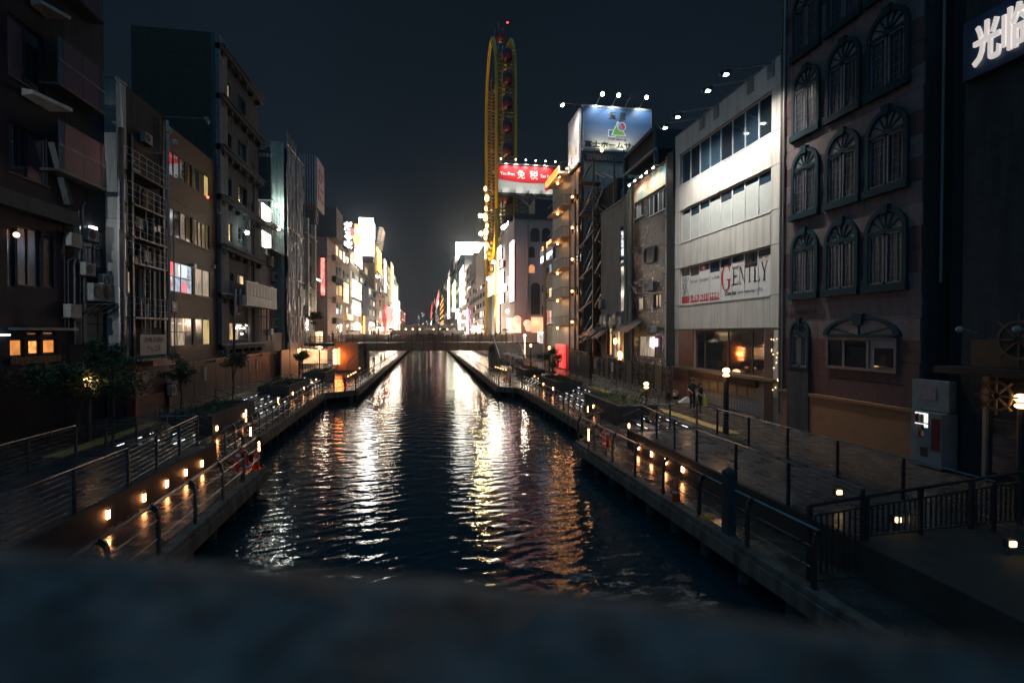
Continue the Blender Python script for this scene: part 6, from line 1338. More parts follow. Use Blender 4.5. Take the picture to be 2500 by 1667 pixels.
# ---------------- set back stairwell building with cages
G7 = Fr((-17.6, 0, 0), (1, 0, 0)); j0, j1 = S(G7, 641), 63.0
sw = bldg('narrow set-back building with a brightly lit caged stairwell', G7, S(F, 634), j1, 20, 12, mat('stairwell_wall', (.17, .17, .16), .7, spec=.1, wear=.5))
for v0, v1 in ((546, 505), (608, 570)):
    zA, zB = Zz(G7, 652, v1), Zz(G7, 652, v0); zA, zB = min(zA, zB), max(zA, zB); build('lit_landing', MB().fb(G7, S(G7, 641), S(G7, 663), zA, zB, .02, .06), glow('stairwell_light', (1, .97, .85), 3.6, .35, .8), sw)
cage = MB()
for v in (497, 520, 545, 560, 580, 600, 622): z = Zz(G7, 655, v); cage.tube([G7.p(S(G7, 640), z, 1.0), G7.p(S(G7, 676), z, 1.0)], .03, 4)
for k in range(6): s_ = S(G7, 640) + (S(G7, 676) - S(G7, 640)) * k / 5; cage.tube([G7.p(s_, Zz(G7, 655, 640), 1.0), G7.p(s_, Zz(G7, 655, 495), 1.0)], .03, 4)
build('cage', cage, dark_metal, sw)
for v in (555, 617): z = Zz(G7, 655, v); build('landing', MB().fb(G7, S(G7, 640), j1, z, z + .15, .0, 1.1), dark_metal, sw)
for u, v in ((672, 690), (672, 800), (650, 720), (655, 650)): ac(sw, G7, min(S(G7, u), j1 - 1), Zz(G7, u, v), 1.0, 1.1)
build('lower_wall', MB().fb(G7, S(F, 634), 62.5, ZU, 6, .003, 1.0), mat('lower_brownish', (.16, .12, .1), .6, wear=.5), sw)
for k in range(8): build('small_notice', MB().fb(G7, 54 + .9 * (k % 4), 54.7 + .9 * (k % 4), 6.3 + (k // 4) * 1.4, 7.5 + (k // 4) * 1.4, 1.0, 1.04), (pale_conc, red_paint, cream, ac_grey)[(k * 3) % 4], sw)
nb2 = front(55.5); dbx = thing('dark_board', 'big dark roof billboard seen from behind with pale letters at its top', 'billboard', nb2.p(-18.5, 20)); sA, sB = S(nb2, 625), S(nb2, 664)
build('board', MB().fb(nb2, sA, sB, Zz(nb2, 645, 487), Zz(nb2, 645, 366), -.4, 0), teal_dark, dbx)
for k in range(5): build('pale_letter', MB().fb(nb2, sA + .1 + k * .34, sA + .32 + k * .34, Zz(nb2, 645, 383), Zz(nb2, 645, 374), .0, .05), mat('dim_letter', (.5, .45, .45), .5), dbx)
build('strut', MB().bar(nb2.p(sA + .4, Zz(nb2, 645, 366), -.3), nb2.p(sB, Zz(nb2, 660, 345), -.3), .08), dark_metal, dbx)
# ---------------- sheet-wrapped scaffold tower
Q = front(63.2); sA, sB = S(Q, 664), S(Q, 697); z0, z1 = ZU, Zz(Q, 680, 350)
wr = thing('wrapped_scaffold', 'tall scaffold tower wrapped in creased shiny grey sheeting', 'scaffold', V((-17, 66, ZU))); sheet = mat('scaffold_sheet', (.38, .40, .39), .24, var=.35, scale=1.5, wear=.3, stretch=(2.5, 2.5, .35), spec=.7)
def creased(Fr_, a_, b_, c_, d_, nx, nz, amp, m, name='sheet'):
    bm = bmesh.new(); rows = []
    ph = [rnd.uniform(0, 6.28) for _ in range(12)]
    for i in range(nx + 1):
        row = []
        for j in range(nz + 1):
            s = a_ + (b_ - a_) * i / nx; z = c_ + (d_ - c_) * j / nz
            w = math.sin(s * 4.1 + ph[0] + .8 * math.sin(z * .5 + ph[1])) + .7 * math.sin(s * 9.7 + ph[2] + 1.6 * math.sin(z * .8 + ph[3])) + .5 * math.sin(s * 3 + z * 1.9 + ph[4]) + .5 * math.sin(s * 17 + z * .7 + ph[5]) + .35 * math.sin(z * 5.1 + s * 5 + ph[6])
            row.append(bm.verts.new(Fr_.p(s, z, amp * w + .25)))
        rows.append(row)
    for i in range(nx):
        for j in range(nz): f = bm.faces.new((rows[i][j], rows[i + 1][j], rows[i + 1][j + 1], rows[i][j + 1])); f.smooth = True
    me = D.meshes.new(name); bm.to_mesh(me); bm.free(); me.materials.append(m); o = link(name, me, wr); RL[o.name] = V((0, 0, 0)); return o
y0, y1 = 63.3, S(F, 737); kz = [ZU + .5, 8.0, 12.5, 18.3, z1]
for a_, b_ in zip(kz, kz[1:]):
    creased(F, y0, y1, a_ + .03, b_ - .03, 110, max(20, int((b_ - a_) * 5)), .075, sheet); creased(Q, sA, sB, a_ + .03, b_ - .03, 20, max(12, int((b_ - a_) * 2)), .02, mat('front_sheet', (.20, .27, .26), .45, var=.25, stretch=(3, 3, .3), wear=.3))
    for (p, q_) in ((F.p(y0, b_, .4), F.p(y1, b_, .4)), (Q.p(sA, b_, .35), Q.p(sB, b_, .35))): build('ledger_pipe', MB().tube([p, q_], .05, 6), metal, wr)
build('core', MB().box(XL - 3, XL + .1, y0 + .2, y1, ZU, z1 - .4), dark_conc, wr)
for s_ in (y0, (y0 + y1) / 2, y1): build('standard_pipe', MB().tube([F.p(s_, ZU, .42), F.p(s_, z1 + 1.6, .42)], .05, 6), metal, wr)
for k in range(3): build('top_brace', MB().tube([F.p(y0 + 1.2 * k, z1 + 1.4, .4), F.p(y0 + 2.6 + 1.3 * k, z1 - .6, .4)], .05, 6), metal, wr)
for u, v in ((683, 506), (686, 561)):
    q_ = Q.uv(u, v); build('lamp', MB().sphere(Q.p(q_[0], q_[1], .9), .26, 10, 8), glow('scaffold_lamp', (1, .97, .85), 34), wr, True); pt(Q.p(q_[0], q_[1], 1.3), 420, (.95, 1, .88), .2, 'scaffold_lamp_light')
build('blank_sign', MB().fb(F, S(F, 723), S(F, 736), Zz(F, 730, 726), Zz(F, 730, 706), .45, .5), ac_grey, wr)
# ---------------- striped billboard and its building
y8 = y1 + .2; H8 = front(75.5); sA, sB = S(H8, 733), S(H8, 775); z0, z1 = Zz(H8, 755, 499), Zz(H8, 755, 378)
stb = thing('striped_billboard', 'billboard back of vertical white and black slats with a red-lettered side', 'billboard', H8.p((sA + sB) / 2, z0)); build('backing', MB().fb(H8, sA, sB, z0, z1, -3.8, -.15), black, stb)
for k in range(7): s_ = sA + (sB - sA) * k / 7; build('slat', MB().fb(H8, s_ + .02, s_ + (sB - sA) / 14 + .02, z0, z1, -.15, .02), mat('slat_white', (.36, .33, .34), .6), stb)
K8 = Fr((H8.p(sB, 0, 0).x, 0, 0), (1, 0, 0)); sC, sD = 75.6, S(K8, 793); build('side_face', MB().fb(K8, sC, sD, z0 - .3, z1 - .2, -.2, .05), mat('side_face_pink', (.40, .33, .34), .6), stb)
rdl = mat('dark_red_letter', (.30, .03, .04), .6); text('か', K8, sC + .7, sD - .6, (z0 + z1) / 2 + .2, z1 - 1.2, rdl, stb, .052, .02, .02); text('に', K8, sC + .7, sD - .6, z0 + .8, (z0 + z1) / 2 - .3, rdl, stb, .052, .02, .02)
for k in range(3): build('strut', MB().bar((K8.o.x - .5, 76 + k, z0 - 2.5), (K8.o.x - .1, 76 + k, z0), .12), dark_metal, stb)
# pipes, conduits and air conditioners on the near left walls
def clutter(root, u0, u1, n, v0, v1):
    for k in range(n):
        u = u0 + (u1 - u0) * rnd.random(); s_ = S(F, u); za = Zz(F, u, v1); zb_ = Zz(F, u, v0); q_ = rnd.random()
        if q_ < .45: r_ = rnd.choice((.03, .05, .07)); zt_ = za + (zb_ - za) * rnd.uniform(.5, 1); build('conduit', MB().tube([F.p(s_, za, .1), F.p(s_, zt_, .1), F.p(s_ + rnd.uniform(-.6, .6), zt_ + .25, .1)], r_, 6), rnd.choice((metal, dark_metal, pale_conc)), root)
        elif q_ < .75: ac(root, F, s_, za + (zb_ - za) * rnd.random(), .75, .6, .3)
        elif q_ < .9: build('vent_cowl', MB().fb(F, s_, s_ + .35, za + (zb_ - za) * .5, za + (zb_ - za) * .5 + .3, .0, .25), metal, root)
        else: build('meter_box', MB().fb(F, s_, s_ + .4, ZU + 1.2, ZU + 1.9, .0, .18), ac_grey, root)
clutter(dl, 140, 163, 4, 540, 800); clutter(gbld, 170, 250, 8, 500, 840); clutter(fe, 305, 398, 14, 330, 800); clutter(tg, 540, 630, 9, 300, 840); clutter(bb2, 405, 525, 4, 450, 860); clutter(sw, 636, 660, 5, 620, 830)
for k, (u0, v0, u1, v1) in enumerate(((290, 330, 402, 372), (402, 480, 532, 520), (532, 560, 634, 592), (290, 560, 402, 585))):
    a_ = F.p(S(F, u0), Zz(F, u0, v0), .35); b_ = F.p(S(F, u1), Zz(F, u1, v1), .35); tag(build('overhead_cable', MB().tube([a_.lerp(b_, j / 8) - V((0, 0, .5 * math.sin(math.pi * j / 8))) for j in range(9)], .018, 5), black), ('black cable sagging across the fire escape building near its top', 'black cable sagging across the brown tiled building', 'black cable sagging across the corbelled grey building', 'lower black cable sagging across the ladders')[k], 'cable')
# ================================================================== terraces of far buildings, both banks
WM = [glass_d, glass_d, glass_g, lit_dim, lit_warm, lit_w, lit_yel]
def far(label, sd, uN, uF, vT, m, floors=4, cols=3, lit=.4, off=0, uref=None, vbase=None, depth=12, pal=None, gapz=1.0):
    """a canal-side building: uN near edge, uF far edge (pixels), vT roof line at uref"""
    G_ = Fr(((XR + off) * sd, 0, 0), (-sd, 0, 0)); ya_ = abs(S(G_, uN)); yb_ = abs(S(G_, uF)); s0, s1 = (ya_, yb_) if sd < 0 else (-yb_, -ya_)
    z1 = Zz(G_, uref or uN, vT); t = bldg(label, G_, s0, s1 - .05 if sd < 0 else s1, z1, depth, m); H = z1 - ZU; fh = H / floors; cw = (s1 - s0) / cols
    for i in range(floors):
        for j in range(cols):
            if rnd.random() < .1: continue
            l_ = rnd.random() < lit * .85; pm = rnd.choice(pal or [lit_dim, lit_warm, lit_w, lit_yel]) if l_ else rnd.choice([glass_d, glass_g, glass_d])
            a_ = s0 + cw * (j + rnd.uniform(.12, .22)); b_ = s0 + cw * (j + rnd.uniform(.75, .88)); c_ = ZU + fh * (i + .28); d_ = ZU + fh * (i + rnd.uniform(.72, .86))
            w = build('window', MB().fb(G_, a_ - .08, b_ + .08, c_ - .08, d_ + .08, .0, .05), rnd.choice([dark_metal, alu, brown_metal]), t)
            nP = 2 if cw > 2.5 and (z1 * 1250 / ya_) > 60 else 1
            for k in range(nP): build('pane', MB().fb(G_, a_ + (b_ - a_) * k / nP + .03, a_ + (b_ - a_) * (k + 1) / nP - .03, c_, d_, .05, .065), pm if k == 0 else rnd.choice([pm, glass_g]), w)
        if rnd.random() < .45 and ya_ < 180: build('ledge', MB().fb(G_, s0, s1, ZU + fh * (i + 1) - .18, ZU + fh * (i + 1) - .02, .0, rnd.uniform(.25, .7)), m, t)
    build('roof_unit', MB().fb(G_, s0 + (s1 - s0) * .2, s0 + (s1 - s0) * .55, z1, z1 + rnd.uniform(.8, 2.2), -4, -1), dark_conc, t); return t, G_, s0, s1, z1
def panel_sign(label, G_, u0, u1, v0, v1, m, d=.5, th=.25, cat='sign', name='lit_sign', group=None, pw=0):
    um = (u0 + u1) / 2; a_, b_ = min(S(G_, u0), S(G_, u1)), max(S(G_, u0), S(G_, u1)); c_, d_ = Zz(G_, um, v1), Zz(G_, um, v0)
    t = thing(name, label, cat, G_.p((a_ + b_) / 2, c_, d), group); build('face', MB().fb(G_, a_, b_, c_, d_, d, d + th), m, t); build('frame_edge', MB().fb(G_, a_ - .1, b_ + .1, c_ - .15, c_, d - .05, d + th + .05).fb(G_, a_ - .1, b_ + .1, d_, d_ + .15, d - .05, d + th + .05), dark_metal, t)
    build('bracket', MB().fb(G_, (a_ + b_) / 2 - .1, (a_ + b_) / 2 + .1, c_ + .2, d_ - .2, 0, d), dark_metal, t)
    if pw: pt(G_.p((a_ + b_) / 2, (c_ + d_) / 2, d + th + 1.4), pw, (1, .86, .7), .8, 'sign_spill')
    return t
tan = mat('tan_wall', (.34, .24, .18), .75, wear=.2); brn = mat('brown_wall', (.24, .155, .11), .75, wear=.2); gry = mat('mid_grey_wall', (.26, .25, .24), .7, wear=.2); crm = mat('cream_wall', (.46, .41, .34), .7, wear=.1); ros = mat('rose_wall', (.33, .2, .17), .7, wear=.15)
t, G_, s0, s1, z1 = far('grey building with pale pilasters just beyond the wrapped scaffold', -1, 738, 768, 575, gry, 5, 2, .25, 0, 750)
for u in (744, 762): build('pale_pilaster', MB().fb(G_, S(G_, u) - .4, S(G_, u) + .3, 8, z1 + 2, .0, .6), crm, t); 
pt(G_.p(S(G_, 752), 9, 2), 300, (1, .85, .62), .3, 'pilaster_light'); build('lamp_row', MB().tube([G_.p(S(G_, 765), Zz(G_, 765, 680), .3), G_.p(S(G_, 778), Zz(G_, 778, 686), .3)], .12, 6), neon_w, t)
panel_sign('tall glowing warm banner above the orange stairwell', G_, 762, 777, 810, 875, glow('warm_tall_banner', (1, .68, .34), 1.2, .2, 1), .4, name='lit_banner', cat='banner', pw=70)
L8 = front(88); a_, b_ = S(L8, 768), S(L8, 800); zz_ = Zz(L8, 785, 578); br8 = bldg('plain rose-brown blank side wall of a tall building on the left bank', L8, a_ - 6, b_, zz_, 8, ros); build('roof_box', MB().fb(L8, a_ - 4, b_ + 1.4, zz_, zz_ + 5, -7, -.5), mat('dark_brown_box', (.10, .085, .08), .7), br8)
panel_sign('tall narrow red and white vertical sign on rose-brown wall', L8, 785, 794, 630, 722, glow('red_white_vertical', (1, .30, .22), 1.1, .9, .9), .1, name='vertical_sign')
t, G_, s0, s1, z1 = far('brown building with dark recessed balconies on the left bank', -1, 800, 827, 576, tan, 6, 3, .2, 0, 802)
for k in range(5): build('balcony', MB().fb(G_, s0 + 3, s1 - .5, 4 + k * 3.6, 5 + k * 3.6, .0, .9), dark_conc if k % 2 else tan, t)
panel_sign('glowing orange-white banner on the brown balcony building', G_, 831, 841, 692, 740, sign_warm, .6, pw=91)
t, G_, s0, s1, z1 = far('lower tan building before the bright signboard building', -1, 827, 852, 600, tan, 6, 3, .22, 0, 830)
panel_sign('small yellow lit sign low on the tan building', G_, 842, 853, 768, 781, sign_yel, .5)
t, G_, s0, s1, z1 = far('building covered with overexposed white light panels on the left bank', -1, 853, 877, 612, crm, 6, 2, .3, 0, 856)
panel_sign('slanting white lit panel at the top of the light-panel building', G_, 859, 876, 618, 652, sign_w, .6, pw=315); panel_sign('wide blazing white picture panel in the middle of its facade', G_, 856, 876, 688, 730, sign_w2, .4, pw=315)
panel_sign('blazing white lower show window of the light-panel building', G_, 857, 876, 736, 770, glow('white_shop_panel', (1, .90, .74), 1.5, .4, 1), .3); panel_sign('bright street-level window of the light-panel building', G_, 860, 874, 788, 806, sign_w2, .3)
# daruma sign and the white tower sign
Dk = front(134); a_, b_ = S(Dk, 838), S(Dk, 865); z0, z1 = Zz(Dk, 850, 612), Zz(Dk, 850, 541)
dr = thing('daruma_sign', 'dark board with three big white glowing hiragana characters', 'sign', Dk.p((a_ + b_) / 2, z0)); build('board', MB().fb(Dk, a_, b_, z0, z1, -.5, 0), mat('daruma_board', (.10, .08, .07), .5), dr)
for k, c_ in enumerate('だるま'): h_ = (z1 - z0 - .3) / 3; text(c_, Dk, a_ + .35, b_ - .35, z1 - (k + 1) * h_ + .12, z1 - k * h_ - .12, neon_w, dr, .02, .15, .05)
build('support', MB().fb(Dk, a_ + .5, a_ + .8, z0 - 6, z0, -.5, -.2).fb(Dk, b_ - .8, b_ - .5, z0 - 6, z0, -.5, -.2), dark_metal, dr); build('red_accent', MB().fb(Dk, b_ - .9, b_ - .1, (z0 + z1) / 2, (z0 + z1) / 2 + 2, .02, .2), sign_red, dr)
os_ = thing('orange_statue_sign', 'glowing orange rounded roof ornament next to the white characters', 'sign', Dk.p(b_ + 1, z0)); build('body', MB().sphere(Dk.p(b_ + .9, z0 + 3.0, .5), 1.1, 10, 8, sc=(.9, .8, 1.5)), glow('ornament_orange', (1, .45, .16), 2.2), os_, True); build('head', MB().sphere(Dk.p(b_ + .8, z0 + 5.0, .5), .7, 10, 8), glow('ornament_bright', (1, .85, .6), 3.5), os_, True); build('column', MB().fb(Dk, b_ + .2, b_ + 1.0, z0 + 4, z1 - .6, -.2, .3), sign_or, os_); build('arm', MB().bar(Dk.p(b_ + 1.2, z0 + 5, .5), Dk.p(b_ + 2.4, z0 + 6.4, .5), .3), glow('ornament_bright', (1, .85, .6), 3.5), os_)
t, G_, s0, s1, z1 = far('dark slim tower with a lit cafe sign row at its top', -1, 878, 899, 640, gry, 7, 2, .3, 1.5, 885); 
Wk = front(165); a_, b_ = S(Wk, 878), S(Wk, 912); z0, z1 = Zz(Wk, 890, 624), Zz(Wk, 890, 532); 
ww = thing('white_tower_sign', 'tall blazing white signboard rising over the left bank roofs', 'sign', Wk.p((a_ + b_) / 2, z0)); build('face', MB().fb(Wk, a_, b_, z0, z1, -1.2, 0), glow('tower_sign_white', (1, .96, .90), 15), ww); build('base_frame', MB().fb(Wk, a_, b_, z0 - 2.2, z0 - .02, -1, -.1), dark_metal, ww)
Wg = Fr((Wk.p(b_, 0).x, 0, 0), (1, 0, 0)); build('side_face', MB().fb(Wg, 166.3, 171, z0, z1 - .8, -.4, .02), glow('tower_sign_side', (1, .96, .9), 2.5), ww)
tb_ = bldg('grey-brown tower block below the blazing white signboard', front(165.6), a_ - .5, b_ + .3, z0 - 2.3, 9, mat('tower_brown', (.28, .23, .19), .7)); 
for k in range(10): build('sign_row_letter', MB().fb(front(165.6), a_ + .2 + k * .42, a_ + .5 + k * .42, z0 - 1.9, z0 - 1.1, .05, .12), sign_yel if k % 3 else lit_w, tb_)
panel_sign('white and blue vertical sign beside the tower block', G_, 886, 892, 745, 772, glow('bluish_sign', (.8, .9, 1), 3.0), .6); panel_sign('orange-red lower shop sign column left of the bridge lamp', G_, 883, 888, 772, 815, sign_or, .4); panel_sign('tall red lit column sign left of the bridge lamp', G_, 893, 899, 768, 818, glow('red_column', (1, .14, .05), 2.2), .5)
panel_sign('narrow blue dotted vertical sign on the left bank', G_, 897, 901, 715, 780, sign_blue, .7)
t, G_, s0, s1, z1 = far('slate blue building with long window strips on the left bank', -1, 899, 918, 700, mat('slate_blue', (.16, .19, .25), .6), 6, 2, .35, 0, 902)
t, G_, s0, s1, z1 = far('building with pink top and tall yellow sign on the left bank', -1, 916, 932, 590, mat('pinkish_wall', (.42, .30, .26), .7), 8, 2, .3, 0, 918)
panel_sign('tall yellow sign on the pink-topped building', G_, 917, 927, 612, 668, sign_yel, .5); rf = thing('slatted_canopy', 'slanting slatted roof canopy lit from below on the left bank', 'roof structure', G_.p(s0 + 4, z1 + 1)); sl = MB()
for k in range(9): sl.fb(G_, s0 + 1.5, s0 + 12, z1 - 1.6 + k * .7, z1 - 1.35 + k * .7, .2 + .12 * k, 1.4 + .12 * k)
build('slats', sl, mat('warm_slat', (.55, .45, .35), .5), rf); pt(G_.p(s0 + 6, z1 + 2, 3.5), 900, (1, .8, .65), .5, 'canopy_light')
t, G_, s0, s1, z1 = far('grey building with a bright white vertical light bar', -1, 932, 940, 640, gry, 8, 2, .4, 0, 934, pal=[lit_w, lit_warm]); panel_sign('tall bright white light bar on the left bank', G_, 934, 938, 636, 715, sign_w, .6, pw=420)
t, G_, s0, s1, z1 = far('white corner building with dark square windows on the left bank', -1, 940, 958, 642, mat('bright_cream', (.6, .54, .44), .6), 9, 3, .5, 0, 944, pal=[lit_w, lit_warm]); panel_sign('blazing white and yellow side panel of the white corner building', G_, 951, 957, 646, 740, glow('yellow_white_panel', (1, .74, .36), 1.3), .6, pw=315); panel_sign('red lattice neon frame low on the left bank', G_, 938, 950, 750, 808, glow('red_lattice', (1, .05, .06), 2.0, .8, .35), .8, pw=0)
t, G_, s0, s1, z1 = far('building with tall white shop lights near the far end of the left bank', -1, 958, 968, 665, crm, 9, 3, .6, 0, 960, pal=[lit_w, lit_warm]); panel_sign('tall white shop light strip near the far left end', G_, 959, 966, 700, 806, sign_w, .6, pw=875); panel_sign('pale blue shop light strip near the far left end', G_, 955, 959, 708, 745, glow('icy_sign', (.75, .9, 1), 3.0), .6)
t, G_, s0, s1, z1 = far('last cream building before the end of the left bank', -1, 968, 974, 690, crm, 8, 3, .6, 0, 969, pal=[lit_w, lit_warm]); panel_sign('bright yellow-white facade strip at the end of the left bank', G_, 969, 973, 735, 806, sign_w2, .6)
t, G_, s0, s1, z1 = far('distant red-lit hotel slab at the far end of the left bank', -1, 974, 990, 754, mat('red_lit_slab', (.4, .10, .08), .6), 8, 3, .9, 0, 978, pal=[glow('red_window', (1, .2, .14), 2.2)])
# right bank beyond the wheel
t, G_, s0, s1, z1 = far('tall building with pale side walls next to the yellow wheel', 1, 1185, 1160, 670, gry, 8, 4, .35, 0, 1172); build('blank_sign_back', MB().fb(G_, s0 + 8, s1 - 1, z1 - 4, z1 + 7, .1, .5), mat('beige_back', (.42, .38, .33), .7), t)
bk1 = bldg('pale beige blank billboard block beside the wheel, right of the bright sign', front(192), S(front(192), 1156), S(front(192), 1184), Zz(front(192), 1170, 617), 4, mat('beige_back', (.42, .38, .33), .7), z0=Zz(front(192), 1170, 668))
bk2 = bldg('lower pale beige billboard block in front of the bright sign', front(232), S(front(232), 1136), S(front(232), 1158), Zz(front(232), 1146, 622), 4, mat('beige_back2', (.4, .37, .34), .7), z0=Zz(front(232), 1146, 664)); pt((17.5, 230, 35), 500, (1, .95, .85), .5, 'block_under_light')
panel_sign('bright white lamp panel under the beige blocks', front(231.6), 1140, 1156, 664, 672, glow('under_panel', (1, .96, .9), 7.0), .1)
Wr = front(300); a_, b_ = S(Wr, 1114), S(Wr, 1186); z0, z1 = Zz(Wr, 1150, 633), Zz(Wr, 1150, 592); wr2_ = thing('white_billboard', 'blazing white wide billboard left of the yellow wheel', 'billboard', Wr.p((a_ + b_) / 2, z0)); build('face', MB().fb(Wr, a_, b_, z0, z1, -1.5, 0), glow('right_billboard_white', (1, .96, .86), 15), wr2_)
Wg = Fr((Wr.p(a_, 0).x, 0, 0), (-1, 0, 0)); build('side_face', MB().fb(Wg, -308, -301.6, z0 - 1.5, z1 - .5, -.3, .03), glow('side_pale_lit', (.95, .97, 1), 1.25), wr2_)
tb_ = bldg('teal dark office block carrying the blazing white billboard', front(301.6), a_, a_ + 10, z0, 10, mat('teal_block', (.12, .17, .18), .5))
for (label, uN, uF, vT, m, fl_, c_, lt) in (('grey narrow building with a lit pale banner below the beige blocks', 1160, 1146, 680, gry, 7, 3, .4), ('white building with long vertical light strips on the right bank', 1146, 1124, 664, mat('pale_mauve', (.42, .36, .35), .7), 8, 4, .45), ('dark glass block with greenish sign on the right bank', 1124, 1108, 640, mat('teal_block', (.12, .17, .18), .5), 9, 3, .3), ('beige building with a flat roof canopy on the right bank', 1108, 1084, 662, tan, 9, 4, .4), ('brown building with a ladder of orange-lit windows on the right bank', 1084, 1073, 706, brn, 9, 2, .2), ('distant dim building with a red and blue roof sign', 1073, 1063, 732, gry, 8, 3, .3), ('last dark building at the far end of the right bank', 1063, 1054, 742, dark_conc, 8, 3, .3)):
    t, G_, s0, s1, z1 = far(label, 1, uN, uF, vT, m, fl_, c_, lt, 0, (uN + uF) / 2, pal=[lit_w, lit_warm, lit_w])
GR = FR
for lab, u0, u1, v0, v1, m, pw in (('tall blazing vertical light strip on the right bank', 1125, 1135, 655, 748, sign_w, 800), ('slim cream light strip beside the beige canopy building', 1095, 1099, 680, 778, glow('cream_strip', (1, .90, .70), 3.5), 650), ('greenish white vertical sign on the dark glass block', 1107, 1114, 690, 760, sign_grn, 900), ('red and white small roof sign far down the right bank', 1065, 1073, 722, 737, glow('red_small_sign', (1, .25, .2), 1.75), 0), ('small bluish light box under the far roof sign', 1067, 1072, 739, 745, glow('bluish_box', (.7, .85, 1), 2.5), 0),
    ('red vertical neon at the far right bank end', 1052, 1056, 748, 762, sign_red, 0), ('pink-red vertical sign low at the far end', 1050, 1054, 770, 782, sign_red, 0), ('white street-level glow at the far right end', 1051, 1054, 786, 800, sign_w, 0), ('white vertical shop strip right of the greenish sign', 1121, 1126, 765, 806, sign_w, 600), ('pale blue double light box on the dark glass block', 1115, 1122, 755, 778, glow('double_box', (.9, .95, 1), 3.0), 0),
    ('warm street-level shop light beside the far bank corner', 1075, 1084, 790, 808, lit_w, 500), ('tall red and blue slim neon on the right bank', 1143, 1147, 755, 815, glow('red_blue_neon', (.9, .3, .5), 2.2, .8, 1), 0), ('warm shop light row at street level near the wheel columns', 1160, 1184, 795, 812, sign_warm, 900), ('small cream poster box on the pale side wall', 1137, 1143, 756, 772, lit_w, 0)):
    panel_sign(lab, GR, u0, u1, v0, v1, m, .5, pw=pw)
for k in range(6): 
    a_, b_ = sorted((S(GR, 1075), S(GR, 1083))); zc_ = Zz(GR, 1079, 736 + k * 12.5); t = thing('orange_window_box', '%s orange-lit window box down the brown building' % ords[k], 'window', GR.p(a_, zc_ - 1, .2), 'orange window boxes'); build('face', MB().fb(GR, a_ + 1, b_ - 1, zc_ - .9, zc_ + .5, .1, .4), sign_or, t)
# signs on the canal side between the wheel and the arched building
for lab, u0, u1, v0, v1, m, pw in (('blazing vertical white sign strip right of the wheel column', 1217, 1226, 640, 720, sign_w, 800), ('upper short white sign right of the wheel', 1224, 1232, 603, 636, glow('upper_white', (1, .97, .92), 2.5), 0), ('lower long white light strip right of the wheel column', 1219, 1226, 724, 812, glow('lower_white_strip', (1, .85, .65), 4.0), 1500), ('pink-red slim neon strip right of the wheel', 1232, 1236, 634, 655, glow('pink_strip', (1, .35, .35), 2.0), 0),
    ('second white vertical strip nearer the arched building', 1229, 1237, 660, 742, glow('second_strip', (1, .92, .82), 2.5), 900), ('tall pale pinkish signboard on the corner of the arched building', 1255, 1265, 590, 738, glow('pale_pink_board', (1, .58, .56), 1.6, .3, .5), 0), ('slanting white script sign left of the tall signboard', 1236, 1245, 695, 712, glow('script_white', (.95, .97, 1), 3.5), 0)):
    panel_sign(lab, GR, u0, u1, v0, v1, m, .7, pw=pw)
panel_sign('tall black signboard edge beside the pale pinkish one', front(99.5), 1266, 1275, 583, 740, black, .5)
fb2 = far('narrow grey canal-side building between wheel and arched building', 1, 1255, 1216, 560, gry, 8, 4, .4, .4, 1240)[0]
for u, v in ((1232, 553), (1228, 556), (1237, 551)):
    p = CAM + ray(u, v) * (108 / ray(u, v).y); tag(build('flood_cluster_lamp', MB().sphere(p, .45, 8, 6).tube([p, V((16.9, 108, p.z + 1))], .06, 5), glow('cluster_white', (1, .94, .92), 10.0), None, True), {1232: 'middle', 1228: 'left', 1237: 'right'}[u] + ' lamp of the pinkish floodlight trio right of the wheel', 'lamp', 'floodlight trio')
for u, v, st_ in ((1222, 674, 40), (1220, 716, 40), (1240, 760, 40), (1260, 815, 60), (1193, 680, 20), (1205, 640, 14)):
    p = CAM + ray(u, v) * (106 / ray(u, v).y); tag(build('star_light', MB().sphere(p, .38, 8, 6), glow('star_light_%d' % st_, (1, .94, .84), st_), None, True), {1222: 'blazing spotlight halfway up beside the yellow column', 1220: 'blazing spotlight below the first beside the yellow column', 1240: 'blazing lamp above the warm shop glow', 1260: 'blazing lamp at the head of the bridge stairs', 1193: 'small warm lamp between the wheel columns', 1205: 'small warm lamp low on the wheel'}[u], 'lamp', 'blazing lamps near the wheel')
pt((13, 104, 9), 780, (1, .72, .5), .6, 'street_glow'); pt((14, 92, 8), 360, (1, .62, .36), .5, 'street_glow_near')
# warm shop canopies at the stair head
oc = thing('market_stalls', 'warm orange-lit shop fronts with round lanterns behind the bridge stairs', 'shop front', V((17.5, 96, 4.5))); Cc = front(96.5)
build('lit_fascia', MB().fb(Cc, S(Cc, 1297), S(Cc, 1337), Zz(Cc, 1317, 812), Zz(Cc, 1317, 774), -.2, 0), glow('orange_shop_fascia', (1, .46, .20), 1.3, .45, .8), oc); build('lit_shop', MB().fb(Cc, S(Cc, 1236), S(Cc, 1272), Zz(Cc, 1254, 812), Zz(Cc, 1254, 776), -.2, 0), glow('peach_shop', (1, .50, .32), 1.7, .5, .9), oc)
for u, v in ((1286, 790), (1290, 800), (1262, 780)): build('round_lantern', MB().sphere(Cc.p(S(Cc, u), Zz(Cc, u, v), .5), .75, 10, 8), glow('round_lantern_glow', (1, .34, .20), 1.6), oc, True)
build('tube_light', MB().fb(front(84), S(front(84), 1313), S(front(84), 1338), Zz(front(84), 1325, 813), Zz(front(84), 1325, 810), 0, .1), neon_w, oc); build('lit_booth', MB().fb(front(84), S(front(84), 1318), S(front(84), 1337), Zz(front(84), 1325, 838), Zz(front(84), 1325, 815), -2, 0), glow('booth_light', (1, .88, .8), 0.9, .6, 1.2), oc)
